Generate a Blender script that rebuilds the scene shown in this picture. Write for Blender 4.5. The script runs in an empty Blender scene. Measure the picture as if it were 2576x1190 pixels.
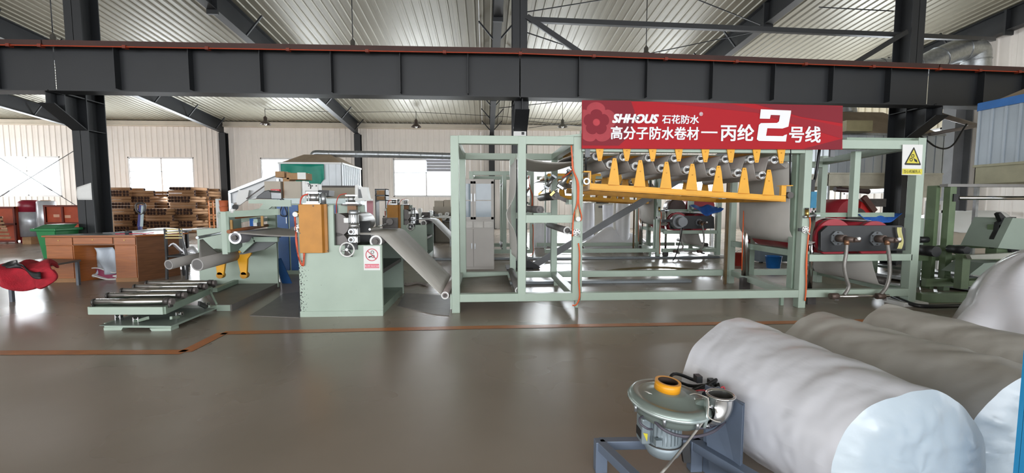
import bpy, math, random
from mathutils import Vector, Matrix
V = Vector
PI = math.pi
rnd = random.Random(7)
scene = bpy.context.scene
COL = scene.collection

# ---------------------------------------------------------------- camera
H = 1.35
F = 1080.0
YAW = math.radians(-3.5)
PITCH = math.radians(-4.13)
cam_d = bpy.data.cameras.new('camera')
cam = bpy.data.objects.new('camera', cam_d)
COL.objects.link(cam)
cam.location = (0, 0, H)
cam.rotation_euler = (PI / 2 + PITCH, 0, YAW)
cam_d.sensor_width = 36.0
cam_d.lens = F / 2576.0 * 36.0
cam_d.clip_start = 0.05
cam_d.clip_end = 300
scene.camera = cam
CR = cam.rotation_euler.to_matrix()

# ---------------------------------------------------------------- world, light, exposure
w = bpy.data.worlds.new('overcast_sky')
scene.world = w
w.use_nodes = True
bg = w.node_tree.nodes['Background']
bg.inputs['Color'].default_value = (0.90, 0.95, 1.0, 1)
bg.inputs['Strength'].default_value = 2.6
scene.view_settings.view_transform = 'Standard'
scene.view_settings.look = 'None'
scene.view_settings.exposure = 0.46
scene.view_settings.gamma = 1.0
scene.view_settings.use_curve_mapping = False


def area(name, loc, rot, sx, sy, power, col=(1, 1, 1)):
    l = bpy.data.lights.new(name, 'AREA')
    l.shape = 'RECTANGLE'
    l.size = sx
    l.size_y = sy
    l.energy = power
    l.color = col
    o = bpy.data.objects.new(name, l)
    o.location = loc
    o.rotation_euler = rot
    COL.objects.link(o)
    return o


# daylight pouring through the open end of the hall, the back windows and the gable window
area('open_end_daylight', (-6, -13.5, 3.1), (PI / 2 - 0.3, 0, 0), 34, 4.6, 1950,
     (0.97, 0.98, 1.0))
for wx_ in (-24.81, -17.83, -10.73, -3.38, 4.18, 11.78):
    area('window_daylight', (wx_, 25.35, 3.0), (-PI / 2, 0, 0), 3.4, 2.2, 620, (0.96, 0.98, 1.0))
area('left_end_fill', (-28.1, 17.0, 3.2), (0, -PI / 2, 0), 3.6, 13, 420, (0.98, 0.98, 1.0))  # added fill lamp before the closed left wall, brightens back wall and ceiling
area('gable_daylight', (15.75, 15.9, 2.8), (0, PI / 2, 0), 1.8, 3.6, 500, (0.96, 0.98, 1.0))


def ray(px, py):
    return CR @ V(((px - 1288.0) / F, -(py - 595.0) / F, -1.0))


def P(px, py, Y):
    d = ray(px, py)
    t = Y / d.y
    return V((d.x * t, Y, H + d.z * t))


def G(px, py, z=0.0):
    d = ray(px, py)
    t = (z - H) / d.z
    return V((d.x * t, d.y * t, z))


def PXp(px, py, X):
    d = ray(px, py)
    t = X / d.x
    return V((X, d.y * t, H + d.z * t))


# ---------------------------------------------------------------- materials
def lin(h):
    h = h.lstrip('#')
    o = []
    for i in (0, 2, 4):
        c = int(h[i:i + 2], 16) / 255.0
        o.append(c / 12.92 if c <= 0.04045 else ((c + 0.055) / 1.055) ** 2.4)
    return o


MATS = {}


def M(name, hexc, rough=0.5, metal=0.0, var=0.10, scale=6.0, bump=0.0, bscale=None, hex2=None, spec=0.5,
      stretch=None, trans=0.0, coat=0.0, cut=None, sub=0.0):
    if name in MATS:
        return MATS[name]
    m = bpy.data.materials.new(name)
    m.use_nodes = True
    nt = m.node_tree
    b = nt.nodes['Principled BSDF']
    c = lin(hexc)
    tc = nt.nodes.new('ShaderNodeTexCoord')
    mp = nt.nodes.new('ShaderNodeMapping')
    if stretch:
        mp.inputs['Scale'].default_value = stretch
    nt.links.new(tc.outputs['Object'], mp.inputs['Vector'])
    n = nt.nodes.new('ShaderNodeTexNoise')
    n.inputs['Scale'].default_value = scale
    n.inputs['Detail'].default_value = 5
    nt.links.new(mp.outputs['Vector'], n.inputs['Vector'])
    r = nt.nodes.new('ShaderNodeValToRGB')
    if hex2:
        c2 = lin(hex2)
        r.color_ramp.elements[0].color = (*c2, 1)
        r.color_ramp.elements[1].color = (*c, 1)
    else:
        r.color_ramp.elements[0].color = (*[max(0, x * (1 - var)) for x in c], 1)
        r.color_ramp.elements[1].color = (*[min(1, x * (1 + var)) for x in c], 1)
    e0, e1 = cut or (0.3, 0.7)
    r.color_ramp.elements[0].position = e0
    r.color_ramp.elements[1].position = e1
    nt.links.new(n.outputs['Fac'], r.inputs['Fac'])
    nt.links.new(r.outputs['Color'], b.inputs['Base Color'])
    b.inputs['Roughness'].default_value = rough
    b.inputs['Metallic'].default_value = metal
    b.inputs['Specular IOR Level'].default_value = spec
    if trans:
        b.inputs['Transmission Weight'].default_value = trans
    if coat:
        b.inputs['Coat Weight'].default_value = coat
        b.inputs['Coat Roughness'].default_value = 0.15
    if sub:
        b.inputs['Subsurface Weight'].default_value = sub
    if bump:
        n2 = nt.nodes.new('ShaderNodeTexNoise')
        n2.inputs['Scale'].default_value = bscale or scale * 6
        n2.inputs['Detail'].default_value = 4
        nt.links.new(mp.outputs['Vector'], n2.inputs['Vector'])
        bp = nt.nodes.new('ShaderNodeBump')
        bp.inputs['Strength'].default_value = bump
        bp.inputs['Distance'].default_value = 0.02
        nt.links.new(n2.outputs['Fac'], bp.inputs['Height'])
        nt.links.new(bp.outputs['Normal'], b.inputs['Normal'])
    MATS[name] = m
    return m


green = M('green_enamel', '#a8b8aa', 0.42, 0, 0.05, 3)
green_d = M('green_enamel_dark', '#8c9e8e', 0.45, 0, 0.12, 5)  # darker green for inner, rear and crosswise members
green_o = M('olive_green_enamel', '#687a5c', 0.45, 0, 0.15, 5)
steel_d = M('charcoal_steel_paint', '#25272a', 0.5, 0, 0.07, 2)
steel_g = M('grey_steel_paint', '#6d6f72', 0.5, 0, 0.10, 3)
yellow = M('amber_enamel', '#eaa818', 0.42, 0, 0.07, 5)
yellow_d = M('amber_enamel_dark', '#c98d1e', 0.5, 0, 0.15, 8)  # darker amber for the rear combs and small fittings
orange_b = M('ochre_panel', '#c08434', 0.5, 0, 0.10, 6)
chrome = M('chrome', '#d8d8d8', 0.16, 1.0, 0.04, 8)
alu = M('aluminium', '#bfc1c2', 0.35, 0.9, 0.06, 10)
iron = M('dark_iron', '#55514f', 0.5, 0.6, 0.2, 12)
black = M('black_plastic', '#1d1e20', 0.45, 0, 0.15, 10)
blackm = M('black_enamel', '#2c2d2f', 0.35, 0.1, 0.15, 6)
rubber = M('grey_rubber', '#6d6a69', 0.7, 0, 0.08, 10)
orange = M('orange_hose', '#e0602a', 0.4, 0, 0.05, 10)
red = M('red_paint', '#b02a30', 0.4, 0, 0.10, 5)
redc = M('red_cloth', '#a81c2c', 0.85, 0, 0.2, 12, bump=0.4)
blue = M('blue_film', '#2a5c9c', 0.4, 0, 0.12, 5)
bluec = M('blue_cloth', '#1d56a8', 0.6, 0, 0.2, 10, bump=0.4)
blue_f = M('slate_blue_enamel', '#667284', 0.4, 0, 0.1, 6)
web = M('grey_felt', '#cbc7c1', 0.75, 0, 0.06, 4, stretch=(1, 8, 1))
web_l = M('pale_grey_felt', '#b4b1ab', 0.8, 0, 0.05, 4)
white_p = M('white_enamel', '#e4e4e2', 0.45, 0, 0.03, 5)
film = M('white_plastic_film', '#e4e5ec', 0.33, 0, 0.03, 3, bump=0.45, bscale=4.5, stretch=(1, 0.45, 1.4), coat=0.25)
film_g = M('clouded_plastic_film', '#b9b6b0', 0.36, 0, 0.08, 2.2, bump=0.3, bscale=6, coat=0.2)
kraft = M('kraft_board', '#a8845f', 0.8, 0, 0.12, 10)
kraft_d = M('kraft_board_dark', '#6b4c3c', 0.85, 0, 0.2, 10)
wood = M('cherry_veneer', '#a4602f', 0.35, 0, 0.15, 4, stretch=(1, 1, 10), coat=0.3)
wood_d = M('brown_laminate', '#7a5238', 0.45, 0, 0.2, 4, stretch=(1, 1, 10))
plywood = M('raw_wood', '#9b7a5c', 0.8, 0, 0.2, 8)
gbin = M('green_bin_plastic', '#1f7a43', 0.4, 0, 0.08, 6)
gal = M('galvanised_steel', '#a9adb0', 0.35, 0.75, 0.18, 14)
tan_s = M('tan_sheet', '#a4927c', 0.6, 0, 0.12, 3)
beige = M('beige_board', '#b3aa9c', 0.6, 0, 0.05, 4)
cream = M('cream_wall_sheet', '#efe9e3', 0.42, 0, 0.04, 1.5)
cream_t = M('tan_wall_sheet', '#e6dcc2', 0.45, 0, 0.06, 1.5)
roofm = M('ivory_roof_sheet', '#938f80', 0.4, 0.12, 0.07, 0.8, bump=0.12, bscale=2.2)
brass = M('brass', '#b59a5a', 0.3, 0.9, 0.1, 10)
paper = M('paper', '#e6e6e4', 0.7, 0, 0.03, 8)
ink = M('ink_black', '#222222', 0.6, 0, 0.02, 8)
bred = M('banner_red', '#ae1d27', 0.55, 0, 0.05, 1, spec=0.2)
bred_d = M('banner_maroon', '#822430', 0.55, 0, 0.04, 1, spec=0.2)
bred_m = M('banner_crimson', '#982530', 0.55, 0, 0.04, 1, spec=0.2)
bwhite = M('banner_white', '#efeff4', 0.5, 0, 0.02, 1)
signy = M('sign_yellow', '#d9cc3e', 0.45, 0, 0.04, 5)
signr = M('sign_red', '#c8354a', 0.45, 0, 0.03, 5)
teal = M('teal_tarp', '#138a74', 0.5, 0, 0.12, 4, bump=0.4, bscale=5)
pink = M('pink_sheet', '#d99aa4', 0.7, 0, 0.05, 4)
rustred = M('rust_red_paint', '#3c211b', 0.6, 0, 0.15, 3)


def glass_mat():
    m = bpy.data.materials.new('window_glass')
    m.use_nodes = True
    nt = m.node_tree
    nt.nodes.clear()
    o = nt.nodes.new('ShaderNodeOutputMaterial')
    t = nt.nodes.new('ShaderNodeBsdfTransparent')
    t.inputs[0].default_value = (0.95, 0.97, 0.98, 1)
    g = nt.nodes.new('ShaderNodeBsdfGlossy')
    g.inputs['Roughness'].default_value = 0.05
    x = nt.nodes.new('ShaderNodeMixShader')
    x.inputs[0].default_value = 0.06
    nt.links.new(t.outputs[0], x.inputs[1])
    nt.links.new(g.outputs[0], x.inputs[2])
    nt.links.new(x.outputs[0], o.inputs[0])
    MATS['window_glass'] = m
    return m


glass = glass_mat()


def gauze_mat():
    m = M('sheer_gauze', '#f0eeea', 0.7, 0, 0.05, 10)
    nt = m.node_tree
    b = nt.nodes['Principled BSDF']
    b.inputs['Alpha'].default_value = 0.85
    t = nt.nodes.new('ShaderNodeBsdfTranslucent')
    t.inputs[0].default_value = (0.9, 0.89, 0.87, 1)
    x = nt.nodes.new('ShaderNodeMixShader')
    x.inputs[0].default_value = 0.5
    nt.links.new(b.outputs[0], x.inputs[1])
    nt.links.new(t.outputs[0], x.inputs[2])
    nt.links.new(x.outputs[0], nt.nodes['Material Output'].inputs[0])
    return m


gauze = gauze_mat()


def floor_mat():
    m = M('polished_concrete', '#a2968a', 0.3, 0, 0.1, 0.6, hex2='#8f8478', spec=0.42)
    nt = m.node_tree
    b = nt.nodes['Principled BSDF']
    n = nt.nodes.new('ShaderNodeTexNoise')
    n.inputs['Scale'].default_value = 0.7
    n.inputs['Detail'].default_value = 3
    tc = nt.nodes.new('ShaderNodeTexCoord')
    nt.links.new(tc.outputs['Object'], n.inputs['Vector'])
    mr = nt.nodes.new('ShaderNodeMapRange')
    mr.inputs['From Min'].default_value = 0.3
    mr.inputs['From Max'].default_value = 0.7
    mr.inputs['To Min'].default_value = 0.22
    mr.inputs['To Max'].default_value = 0.36
    nt.links.new(n.outputs['Fac'], mr.inputs['Value'])
    nt.links.new(mr.outputs[0], b.inputs['Roughness'])
    return m


floorm = floor_mat()


def speckle_mat():
    # green enamel with chipped dark specks towards its left edge (object x < 0.1)
    m = M('green_enamel_chipped', '#a8b8aa', 0.42, 0, 0.05, 3)
    nt = m.node_tree
    b = nt.nodes['Principled BSDF']
    ramp = [n for n in nt.nodes if n.type == 'VALTORGB'][0]
    tc = nt.nodes.new('ShaderNodeTexCoord')
    sep = nt.nodes.new('ShaderNodeSeparateXYZ')
    nt.links.new(tc.outputs['Object'], sep.inputs[0])
    ns = nt.nodes.new('ShaderNodeTexNoise')
    ns.inputs['Scale'].default_value = 55
    ns.inputs['Detail'].default_value = 3
    nt.links.new(tc.outputs['Object'], ns.inputs['Vector'])
    mx = nt.nodes.new('ShaderNodeMapRange')      # 1 at the left edge, 0 further in
    mx.inputs['From Min'].default_value = -0.52
    mx.inputs['From Max'].default_value = -0.34
    mx.inputs['To Min'].default_value = 0.14
    mx.inputs['To Max'].default_value = -0.12
    nt.links.new(sep.outputs['X'], mx.inputs['Value'])
    mz = nt.nodes.new('ShaderNodeMapRange')
    mz.inputs['From Min'].default_value = 0.65
    mz.inputs['From Max'].default_value = 0.85
    mz.inputs['To Min'].default_value = 0.0
    mz.inputs['To Max'].default_value = -0.3
    nt.links.new(sep.outputs['Z'], mz.inputs['Value'])
    a = nt.nodes.new('ShaderNodeMath')
    a.operation = 'ADD'
    nt.links.new(ns.outputs['Fac'], a.inputs[0])
    nt.links.new(mx.outputs[0], a.inputs[1])
    a2 = nt.nodes.new('ShaderNodeMath')
    a2.operation = 'ADD'
    nt.links.new(a.outputs[0], a2.inputs[0])
    nt.links.new(mz.outputs[0], a2.inputs[1])
    g = nt.nodes.new('ShaderNodeMath')
    g.operation = 'GREATER_THAN'
    g.inputs[1].default_value = 0.62
    nt.links.new(a2.outputs[0], g.inputs[0])
    mi = nt.nodes.new('ShaderNodeMix')
    mi.data_type = 'RGBA'
    nt.links.new(g.outputs[0], mi.inputs[0])
    nt.links.new(ramp.outputs['Color'], mi.inputs[6])
    mi.inputs[7].default_value = (0.02, 0.022, 0.02, 1)
    nt.links.new(mi.outputs[2], b.inputs['Base Color'])
    return m


green_s = speckle_mat()


# ---------------------------------------------------------------- mesh builder
def frame_of(d, up=V((0, 0, 1))):
    d = d.normalized()
    if abs(d.dot(up)) > 0.99:
        up = V((0, 1, 0))
    s = d.cross(up).normalized()
    u = s.cross(d).normalized()
    return d, s, u


class MB:
    def __init__(self):
        self.v = []
        self.f = []
        self.s = []

    def add(self, vs, fs, smooth=False):
        n = len(self.v)
        self.v += [V(x) for x in vs]
        self.f += [tuple(i + n for i in f) for f in fs]
        self.s += [smooth] * len(fs) if not isinstance(smooth, list) else smooth
        return self

    def box(self, x0, x1, y0, y1, z0, z1):
        x0, x1 = sorted((x0, x1))
        y0, y1 = sorted((y0, y1))
        z0, z1 = sorted((z0, z1))
        return self.add([(x0, y0, z0), (x1, y0, z0), (x1, y1, z0), (x0, y1, z0), (x0, y0, z1), (x1, y0, z1), (x1, y1, z1), (x0, y1, z1)],
                        [(0, 3, 2, 1), (4, 5, 6, 7), (0, 1, 5, 4), (1, 2, 6, 5), (2, 3, 7, 6), (3, 0, 4, 7)])

    def bar(self, p, q, w, h, up=V((0, 0, 1))):
        p, q = V(p), V(q)
        d, s, u = frame_of(q - p, up)
        vs = []
        for c in (p, q):
            for a, b in ((-1, -1), (1, -1), (1, 1), (-1, 1)):
                vs.append(c + s * (a * w / 2) + u * (b * h / 2))
        return self.add(vs, [(0, 3, 2, 1), (4, 5, 6, 7), (0, 1, 5, 4), (1, 2, 6, 5), (2, 3, 7, 6), (3, 0, 4, 7)])

    def cyl(self, p, q, r, r2=None, n=16, caps=True):
        p, q = V(p), V(q)
        r2 = r if r2 is None else r2
        d, s, u = frame_of(q - p)
        vs = []
        for c, rr in ((p, r), (q, r2)):
            for i in range(n):
                a = 2 * PI * i / n
                vs.append(c + s * (rr * math.cos(a)) + u * (rr * math.sin(a)))
        self.add(vs, [(i, (i + 1) % n, n + (i + 1) % n, n + i) for i in range(n)], True)
        if caps:
            k = len(self.v) - 2 * n
            self.f += [tuple(k + n - 1 - i for i in range(n)), tuple(k + n + i for i in range(n))]
            self.s += [False, False]
        return self

    def lathe(self, c, axis, prof, n=20, caps=True, smooth=True):
        # prof: list of (radius, height along axis)
        c = V(c)
        d, s, u = frame_of(V(axis))
        vs = []
        for r, h in prof:
            for i in range(n):
                a = 2 * PI * i / n
                vs.append(c + d * h + s * (r * math.cos(a)) + u * (r * math.sin(a)))
        k = len(prof)
        self.add(vs, [(j * n + i, j * n + (i + 1) % n, (j + 1) * n + (i + 1) % n, (j + 1) * n + i) for j in range(k - 1) for i in range(n)], smooth)
        if caps:
            b = len(self.v) - k * n
            self.f += [tuple(b + n - 1 - i for i in range(n)), tuple(b + (k - 1) * n + i for i in range(n))]
            self.s += [False, False]
        return self

    def hollow(self, p, q, ro, ri, n=16):
        p, q = V(p), V(q)
        L = (q - p).length
        d, s, u = frame_of(q - p)
        vs = []
        for r, h in ((ro, 0), (ro, L), (ri, L), (ri, 0)):
            for i in range(n):
                a = 2 * PI * i / n
                vs.append(p + d * h + s * (r * math.cos(a)) + u * (r * math.sin(a)))
        fs = []
        sm = []
        for j in range(4):
            for i in range(n):
                fs.append((j * n + i, j * n + (i + 1) % n, ((j + 1) % 4) * n + (i + 1) % n, ((j + 1) % 4) * n + i))
                sm.append(j in (0, 2))
        return self.add(vs, fs, sm)

    def tube(self, pts, r, n=8, caps=True, closed=False, squash=1.0):
        pts = [V(p) for p in pts]
        m = len(pts)
        d0 = (pts[1] - pts[0]).normalized()
        _, s, u = frame_of(d0)
        vs = []
        prev = d0
        for i in range(m):
            if closed:
                d = (pts[(i + 1) % m] - pts[i - 1]).normalized()
            elif i == 0:
                d = d0
            elif i == m - 1:
                d = (pts[-1] - pts[-2]).normalized()
            else:
                d = ((pts[i] - pts[i - 1]).normalized() + (pts[i + 1] - pts[i]).normalized())
                d = d.normalized() if d.length > 1e-6 else prev
            q = prev.rotation_difference(d)
            s = q @ s
            u = q @ u
            prev = d
            rr = r[i] if isinstance(r, (list, tuple)) else r
            for k in range(n):
                a = 2 * PI * k / n
                vs.append(pts[i] + s * (rr * math.cos(a)) + u * (rr * math.sin(a) * squash))
        fs = [(j * n + k, j * n + (k + 1) % n, ((j + 1) % m) * n + (k + 1) % n, ((j + 1) % m) * n + k)
              for j in range(m if closed else m - 1) for k in range(n)]
        self.add(vs, fs, True)
        if caps and not closed:
            b = len(self.v) - m * n
            self.f += [tuple(b + n - 1 - i for i in range(n)), tuple(b + (m - 1) * n + i for i in range(n))]
            self.s += [False, False]
        return self

    def prism(self, poly, vec):
        poly = [V(p) for p in poly]
        vec = V(vec)
        n = len(poly)
        return self.add(poly + [p + vec for p in poly],
                        [tuple(range(n)), tuple(2 * n - 1 - i for i in range(n))] +
                        [(i, n + i, n + (i + 1) % n, (i + 1) % n) for i in range(n)])

    def sheet(self, fn, nu, nv, th=0.0, smooth=True):
        # fn(u,v) -> point; thickness th is added along the local normal
        g = [[V(fn(i / nu, j / nv)) for j in range(nv + 1)] for i in range(nu + 1)]
        vs = [p for row in g for p in row]
        W = nv + 1
        fs = [(i * W + j, (i + 1) * W + j, (i + 1) * W + j + 1, i * W + j + 1) for i in range(nu) for j in range(nv)]
        if not th:
            return self.add(vs, fs, smooth)
        nn = []
        for i in range(nu + 1):
            for j in range(nv + 1):
                a = g[min(i + 1, nu)][j] - g[max(i - 1, 0)][j]
                b = g[i][min(j + 1, nv)] - g[i][max(j - 1, 0)]
                c = a.cross(b)
                nn.append(c.normalized() if c.length > 1e-9 else V((0, 0, 1)))
        N = len(vs)
        back = [vs[k] - nn[k] * th for k in range(N)]
        f2 = [tuple(reversed([a + N for a in f])) for f in fs]
        edge = [i * W for i in range(nu)] + [nu * W + j for j in range(nv)] + [(nu - i) * W + nv for i in range(nu)] + [nv - j for j in range(nv)]
        fe = []
        for k in range(len(edge)):
            a, b = edge[k], edge[(k + 1) % len(edge)]
            fe.append((a, a + N, b + N, b))
        return self.add(vs + back, fs + f2 + fe, [smooth] * (len(fs) * 2) + [False] * len(fe))

    def ell(self, c, rx, ry, rz, nu=12, nv=8):
        vs = []
        for j in range(nv + 1):
            t = PI * j / nv
            for i in range(nu):
                a = 2 * PI * i / nu
                vs.append(V(c) + V((rx * math.sin(t) * math.cos(a), ry * math.sin(t) * math.sin(a), rz * math.cos(t))))
        return self.add(vs, [(j * nu + i, (j + 1) * nu + i, (j + 1) * nu + (i + 1) % nu, j * nu + (i + 1) % nu) for j in range(nv) for i in range(nu)], True)

    def build(self, name, mat, parent=None, bevel=0.0, org=None):
        o_ = V(parent['_o']) if parent is not None else None
        if o_ is None:
            if org is None:
                xs = [p.x for p in self.v]; ys = [p.y for p in self.v]; zs = [p.z for p in self.v]
                org = V(((min(xs) + max(xs)) / 2, (min(ys) + max(ys)) / 2, min(zs)))
            o_ = V(org)
        me = bpy.data.meshes.new(name)
        me.from_pydata([p - o_ for p in self.v], [], self.f)
        me.polygons.foreach_set('use_smooth', self.s)
        me.materials.append(mat)
        me.validate()
        me.update()
        o = bpy.data.objects.new(name, me)
        COL.objects.link(o)
        if parent is not None:
            o.parent = parent
        else:
            o.location = o_
        o['_o'] = o_
        if bevel:
            b = o.modifiers.new('bevel', 'BEVEL')
            b.width = bevel
            b.segments = 2
            b.limit_method = 'ANGLE'
        return o


def tag(o, label=None, cat=None, group=None, kind=None):
    if label:
        o['label'] = label
    if cat:
        o['category'] = cat
    if group:
        o['group'] = group
    if kind:
        o['kind'] = kind
    return o


def thing(name, label, cat, base, group=None):
    o = bpy.data.objects.new(name, None)
    o.empty_display_size = 0.1
    COL.objects.link(o)
    o.location = V(base)
    o['_o'] = V(base)
    return tag(o, label, cat, group)


def struct(mb, name, mat, parent=None, **k):
    o = mb.build(name, mat, parent, **k)
    if parent is None:
        o['kind'] = 'structure'
    return o


def copy_tree(o, off=None, parent=None, label=None, group=None):
    c = o.copy()
    COL.objects.link(c)
    c.parent = parent
    if off is not None:
        c.location = o.location + V(off)
    if label:
        c['label'] = label
    if group:
        c['group'] = group
    for ch in list(o.children):
        copy_tree(ch, None, c)
    return c


def pb(mb, x0, y0, x1, y1, Y, d):
    """box whose front face is the pixel rectangle at depth Y, going d deep"""
    a = P(x0, (y0 + y1) / 2, Y).x
    b = P(x1, (y0 + y1) / 2, Y).x
    c = P((x0 + x1) / 2, y1, Y).z
    e = P((x0 + x1) / 2, y0, Y).z
    return mb.box(a, b, Y, Y + d, max(c, 0), e)


def pts(lst, Y):
    return [P(x, y, Y) for x, y in lst]


def bez(ps, n=10):
    """smooth Catmull-Rom path through ps"""
    ps = [V(p) for p in ps]
    out = []
    for i in range(len(ps) - 1):
        p0 = ps[max(i - 1, 0)]; p1 = ps[i]; p2 = ps[i + 1]; p3 = ps[min(i + 2, len(ps) - 1)]
        for k in range(n):
            t = k / n
            out.append(0.5 * ((2 * p1) + (p2 - p0) * t + (2 * p0 - 5 * p1 + 4 * p2 - p3) * t * t + (3 * p1 - p0 - 3 * p2 + p3) * t ** 3))
    out.append(ps[-1])
    return out


def text_mesh(s, size, mat, parent, origin, xdir, ydir, name='lettering', bold=0.0, shear=0.0, extrude=0.002, width=None, label=None):
    cu = bpy.data.curves.new('txt', 'FONT')
    cu.body = s
    cu.size = size
    cu.shear = shear
    cu.extrude = extrude
    cu.resolution_u = 3
    tmp = bpy.data.objects.new('txt', cu)
    COL.objects.link(tmp)
    dg = bpy.context.evaluated_depsgraph_get()
    dg.update()
    me = bpy.data.meshes.new_from_object(tmp.evaluated_get(dg))
    if bold:      # embolden by overlaying shifted copies
        vs = [v.co.copy() for v in me.vertices]
        fs = [tuple(p.vertices) for p in me.polygons]
        av, af = [], []
        for k, (ddx, ddy) in enumerate(((-1, -1), (1, -1), (-1, 1), (1, 1), (0, 0))):
            n_ = len(av)
            av += [v + V((ddx * bold, ddy * bold * 0.8, 0.0006 * k)) for v in vs]
            af += [tuple(i + n_ for i in f) for f in fs]
        me = bpy.data.meshes.new(name)
        me.from_pydata(av, [], af)
        me.update()
    bpy.data.objects.remove(tmp)
    xs = [v.co.x for v in me.vertices]; ys = [v.co.y for v in me.vertices]
    if not xs:
        return None
    x0, x1 = min(xs), max(xs)
    sx = (width / (x1 - x0)) if width else 1.0
    y0 = min(ys)
    X = V(xdir).normalized(); Yv = V(ydir).normalized(); Z = X.cross(Yv)
    og = V(parent['_o'])
    for v in me.vertices:
        v.co = V(origin) + X * ((v.co.x - x0) * sx) + Yv * (v.co.y - y0) + Z * v.co.z - og
    me.materials.clear()
    me.materials.append(mat)
    me.name = name
    o = bpy.data.objects.new(name, me)
    COL.objects.link(o)
    o.parent = parent
    o['_o'] = og
    if label:
        o['label'] = label
    return o
# ================================================================ SETTING
BW = 25.0          # back wall
XS = [-28.3, -21.32, -14.35, -7.12, 0.36, 8.0, 15.55]    # column lines of the back wall
GX = 15.55         # gable wall (right)
LX = XS[0]         # left end
FY = -14.0         # front end
RIDGE = 4.0


def roof_z(y):
    return 5.96 + 0.09 * (BW - y) if y >= RIDGE else 5.96 + 0.09 * (BW - RIDGE) - 0.09 * (RIDGE - y)


floor = struct(MB().box(LX - 1, GX + 3, FY - 6, BW + 0.6, -0.2, 0), 'floor', floorm)

# painted safety line on the floor: flat paint, a part of the floor
ln = MB()


def strip(ps, wv, z):
    for a, b in zip(ps[:-1], ps[1:]):
        d = (b - a).normalized()
        s = V((-d.y, d.x, 0)) * wv / 2
        ln.add([a - s, b - s, b + s, a + s], [(0, 1, 2, 3)])


lp = [G(-200, 889), G(465, 886), G(560, 838), G(1200, 824), G(1560, 818), G(1950, 812), G(2420, 803)]
lp = [V((p.x, p.y, 0.003)) for p in lp]
strip(lp, 0.12, 0.003)
ln.build('painted_line', M('orange_floor_paint', '#bd7236', 0.4, 0, 0.15, 5), floor)
# dark rubber sheets lying by the press
mt = MB().prism([G(628, 795), G(752, 800), G(752, 735), G(712, 740), G(680, 762)], (0, 0, 0.006))
tag(mt.build('floor_mat', M('grey_mat', '#77726f', 0.45, 0, 0.1, 5)), 'grey floor mat left of the pale green press', 'mat')
mt = MB().prism([G(1085, 790), G(1130, 795), G(1135, 745), G(1020, 738), G(1000, 770)], (0, 0, 0.006))
tag(mt.build('floor_mat', MATS['grey_mat']), 'grey floor mat under the sloping felt web', 'mat')

# floor channels behind the frames (steel trench covers)
for (py, hh, X1) in ((652, 0.05, 6.0), (714, 0.05, 3.6)):
    y = G(1500, py).y
    o = MB().box(-0.4 if py > 700 else -2.2, X1, y, y + 0.16, 0, hh).build('cable_trunking', M('trunking_grey', '#7e8488', 0.4, 0.4, 0.1, 4), None, 0.006)
    tag(o, 'low grey floor trunking just behind the nearer green frame' if py > 700 else 'low grey floor trunking in front of the rear green frame', 'trunking')


# ---- sheet panels
def rib_panel(wd, L, name, ribs=2, rh=0.028, axis='z'):
    """ribbed sheet: x across (0..wd), L along; rib towards -y ; solid 4 cm"""
    prof = [(0.0, 0.0)]
    st = wd / ribs
    for k in range(ribs):
        c = st * (k + 0.5)
        prof += [(c - 0.035, 0.0), (c - 0.015, -rh), (c + 0.015, -rh), (c + 0.035, 0.0)]
    prof.append((wd - 0.004, 0.0))
    n = len(prof)
    vs = [(x, y, 0) for x, y in prof] + [(x, y, L) for x, y in prof]
    fs = [(i, i + 1, n + i + 1, n + i) for i in range(n - 1)]
    b = len(vs)
    vs += [(0, 0.05, 0), (wd - 0.004, 0.05, 0), (0, 0.05, L), (wd - 0.004, 0.05, L)]
    fs += [(b + 1, b, b + 2, b + 3), (0, n, b + 2, b), (n - 1, b + 1, b + 3, 2 * n - 1)]
    me = bpy.data.meshes.new(name)
    me.from_pydata(vs, [], fs)
    me.update()
    return me


def put(me, mat, parent, loc, rot=None, name='panel', scale=None):
    if not me.materials:
        me.materials.append(mat)
    o = bpy.data.objects.new(name, me)
    COL.objects.link(o)
    o.parent = parent
    o.location = V(loc)
    if rot is not None:
        o.rotation_euler = rot
    return o


WZ0, WZ1 = P(700, 495.5, BW).z, P(700, 397, BW).z
EAVE = 5.93
wb = struct(MB().box(LX, GX, BW + 0.22, BW + 0.30, 5.6, 5.9), 'wall_back', cream)
wb['_o'] = V((0, 0, 0)); wb.location = (0, 0, 0)
wb.data.transform(Matrix.Translation(V(((LX + GX) / 2, BW + 0.26, 5.6))))
for bi in range(6):
    pw = (XS[bi + 1] - XS[bi]) / 12
    full, low, upp = rib_panel(pw, EAVE, 'wall_panel'), rib_panel(pw, WZ0, 'wall_panel_low'), rib_panel(pw, EAVE - WZ1, 'wall_panel_up')
    for k in range(12):
        x = XS[bi] + pw * k
        if 3 <= k <= 8:
            put(low, cream, wb, (x, BW, 0))
            put(upp, cream, wb, (x, BW, WZ1))
        else:
            put(full, cream, wb, (x, BW, 0))
# eave gutter trim
struct(MB().box(LX, GX, BW - 0.22, BW, 5.72, 5.93).box(LX, GX, BW - 0.25, BW, 5.66, 5.72), 'trim_1', M('cream_trim', '#d6cdbd', 0.5, 0, 0.05, 2), bevel=0.01)

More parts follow.
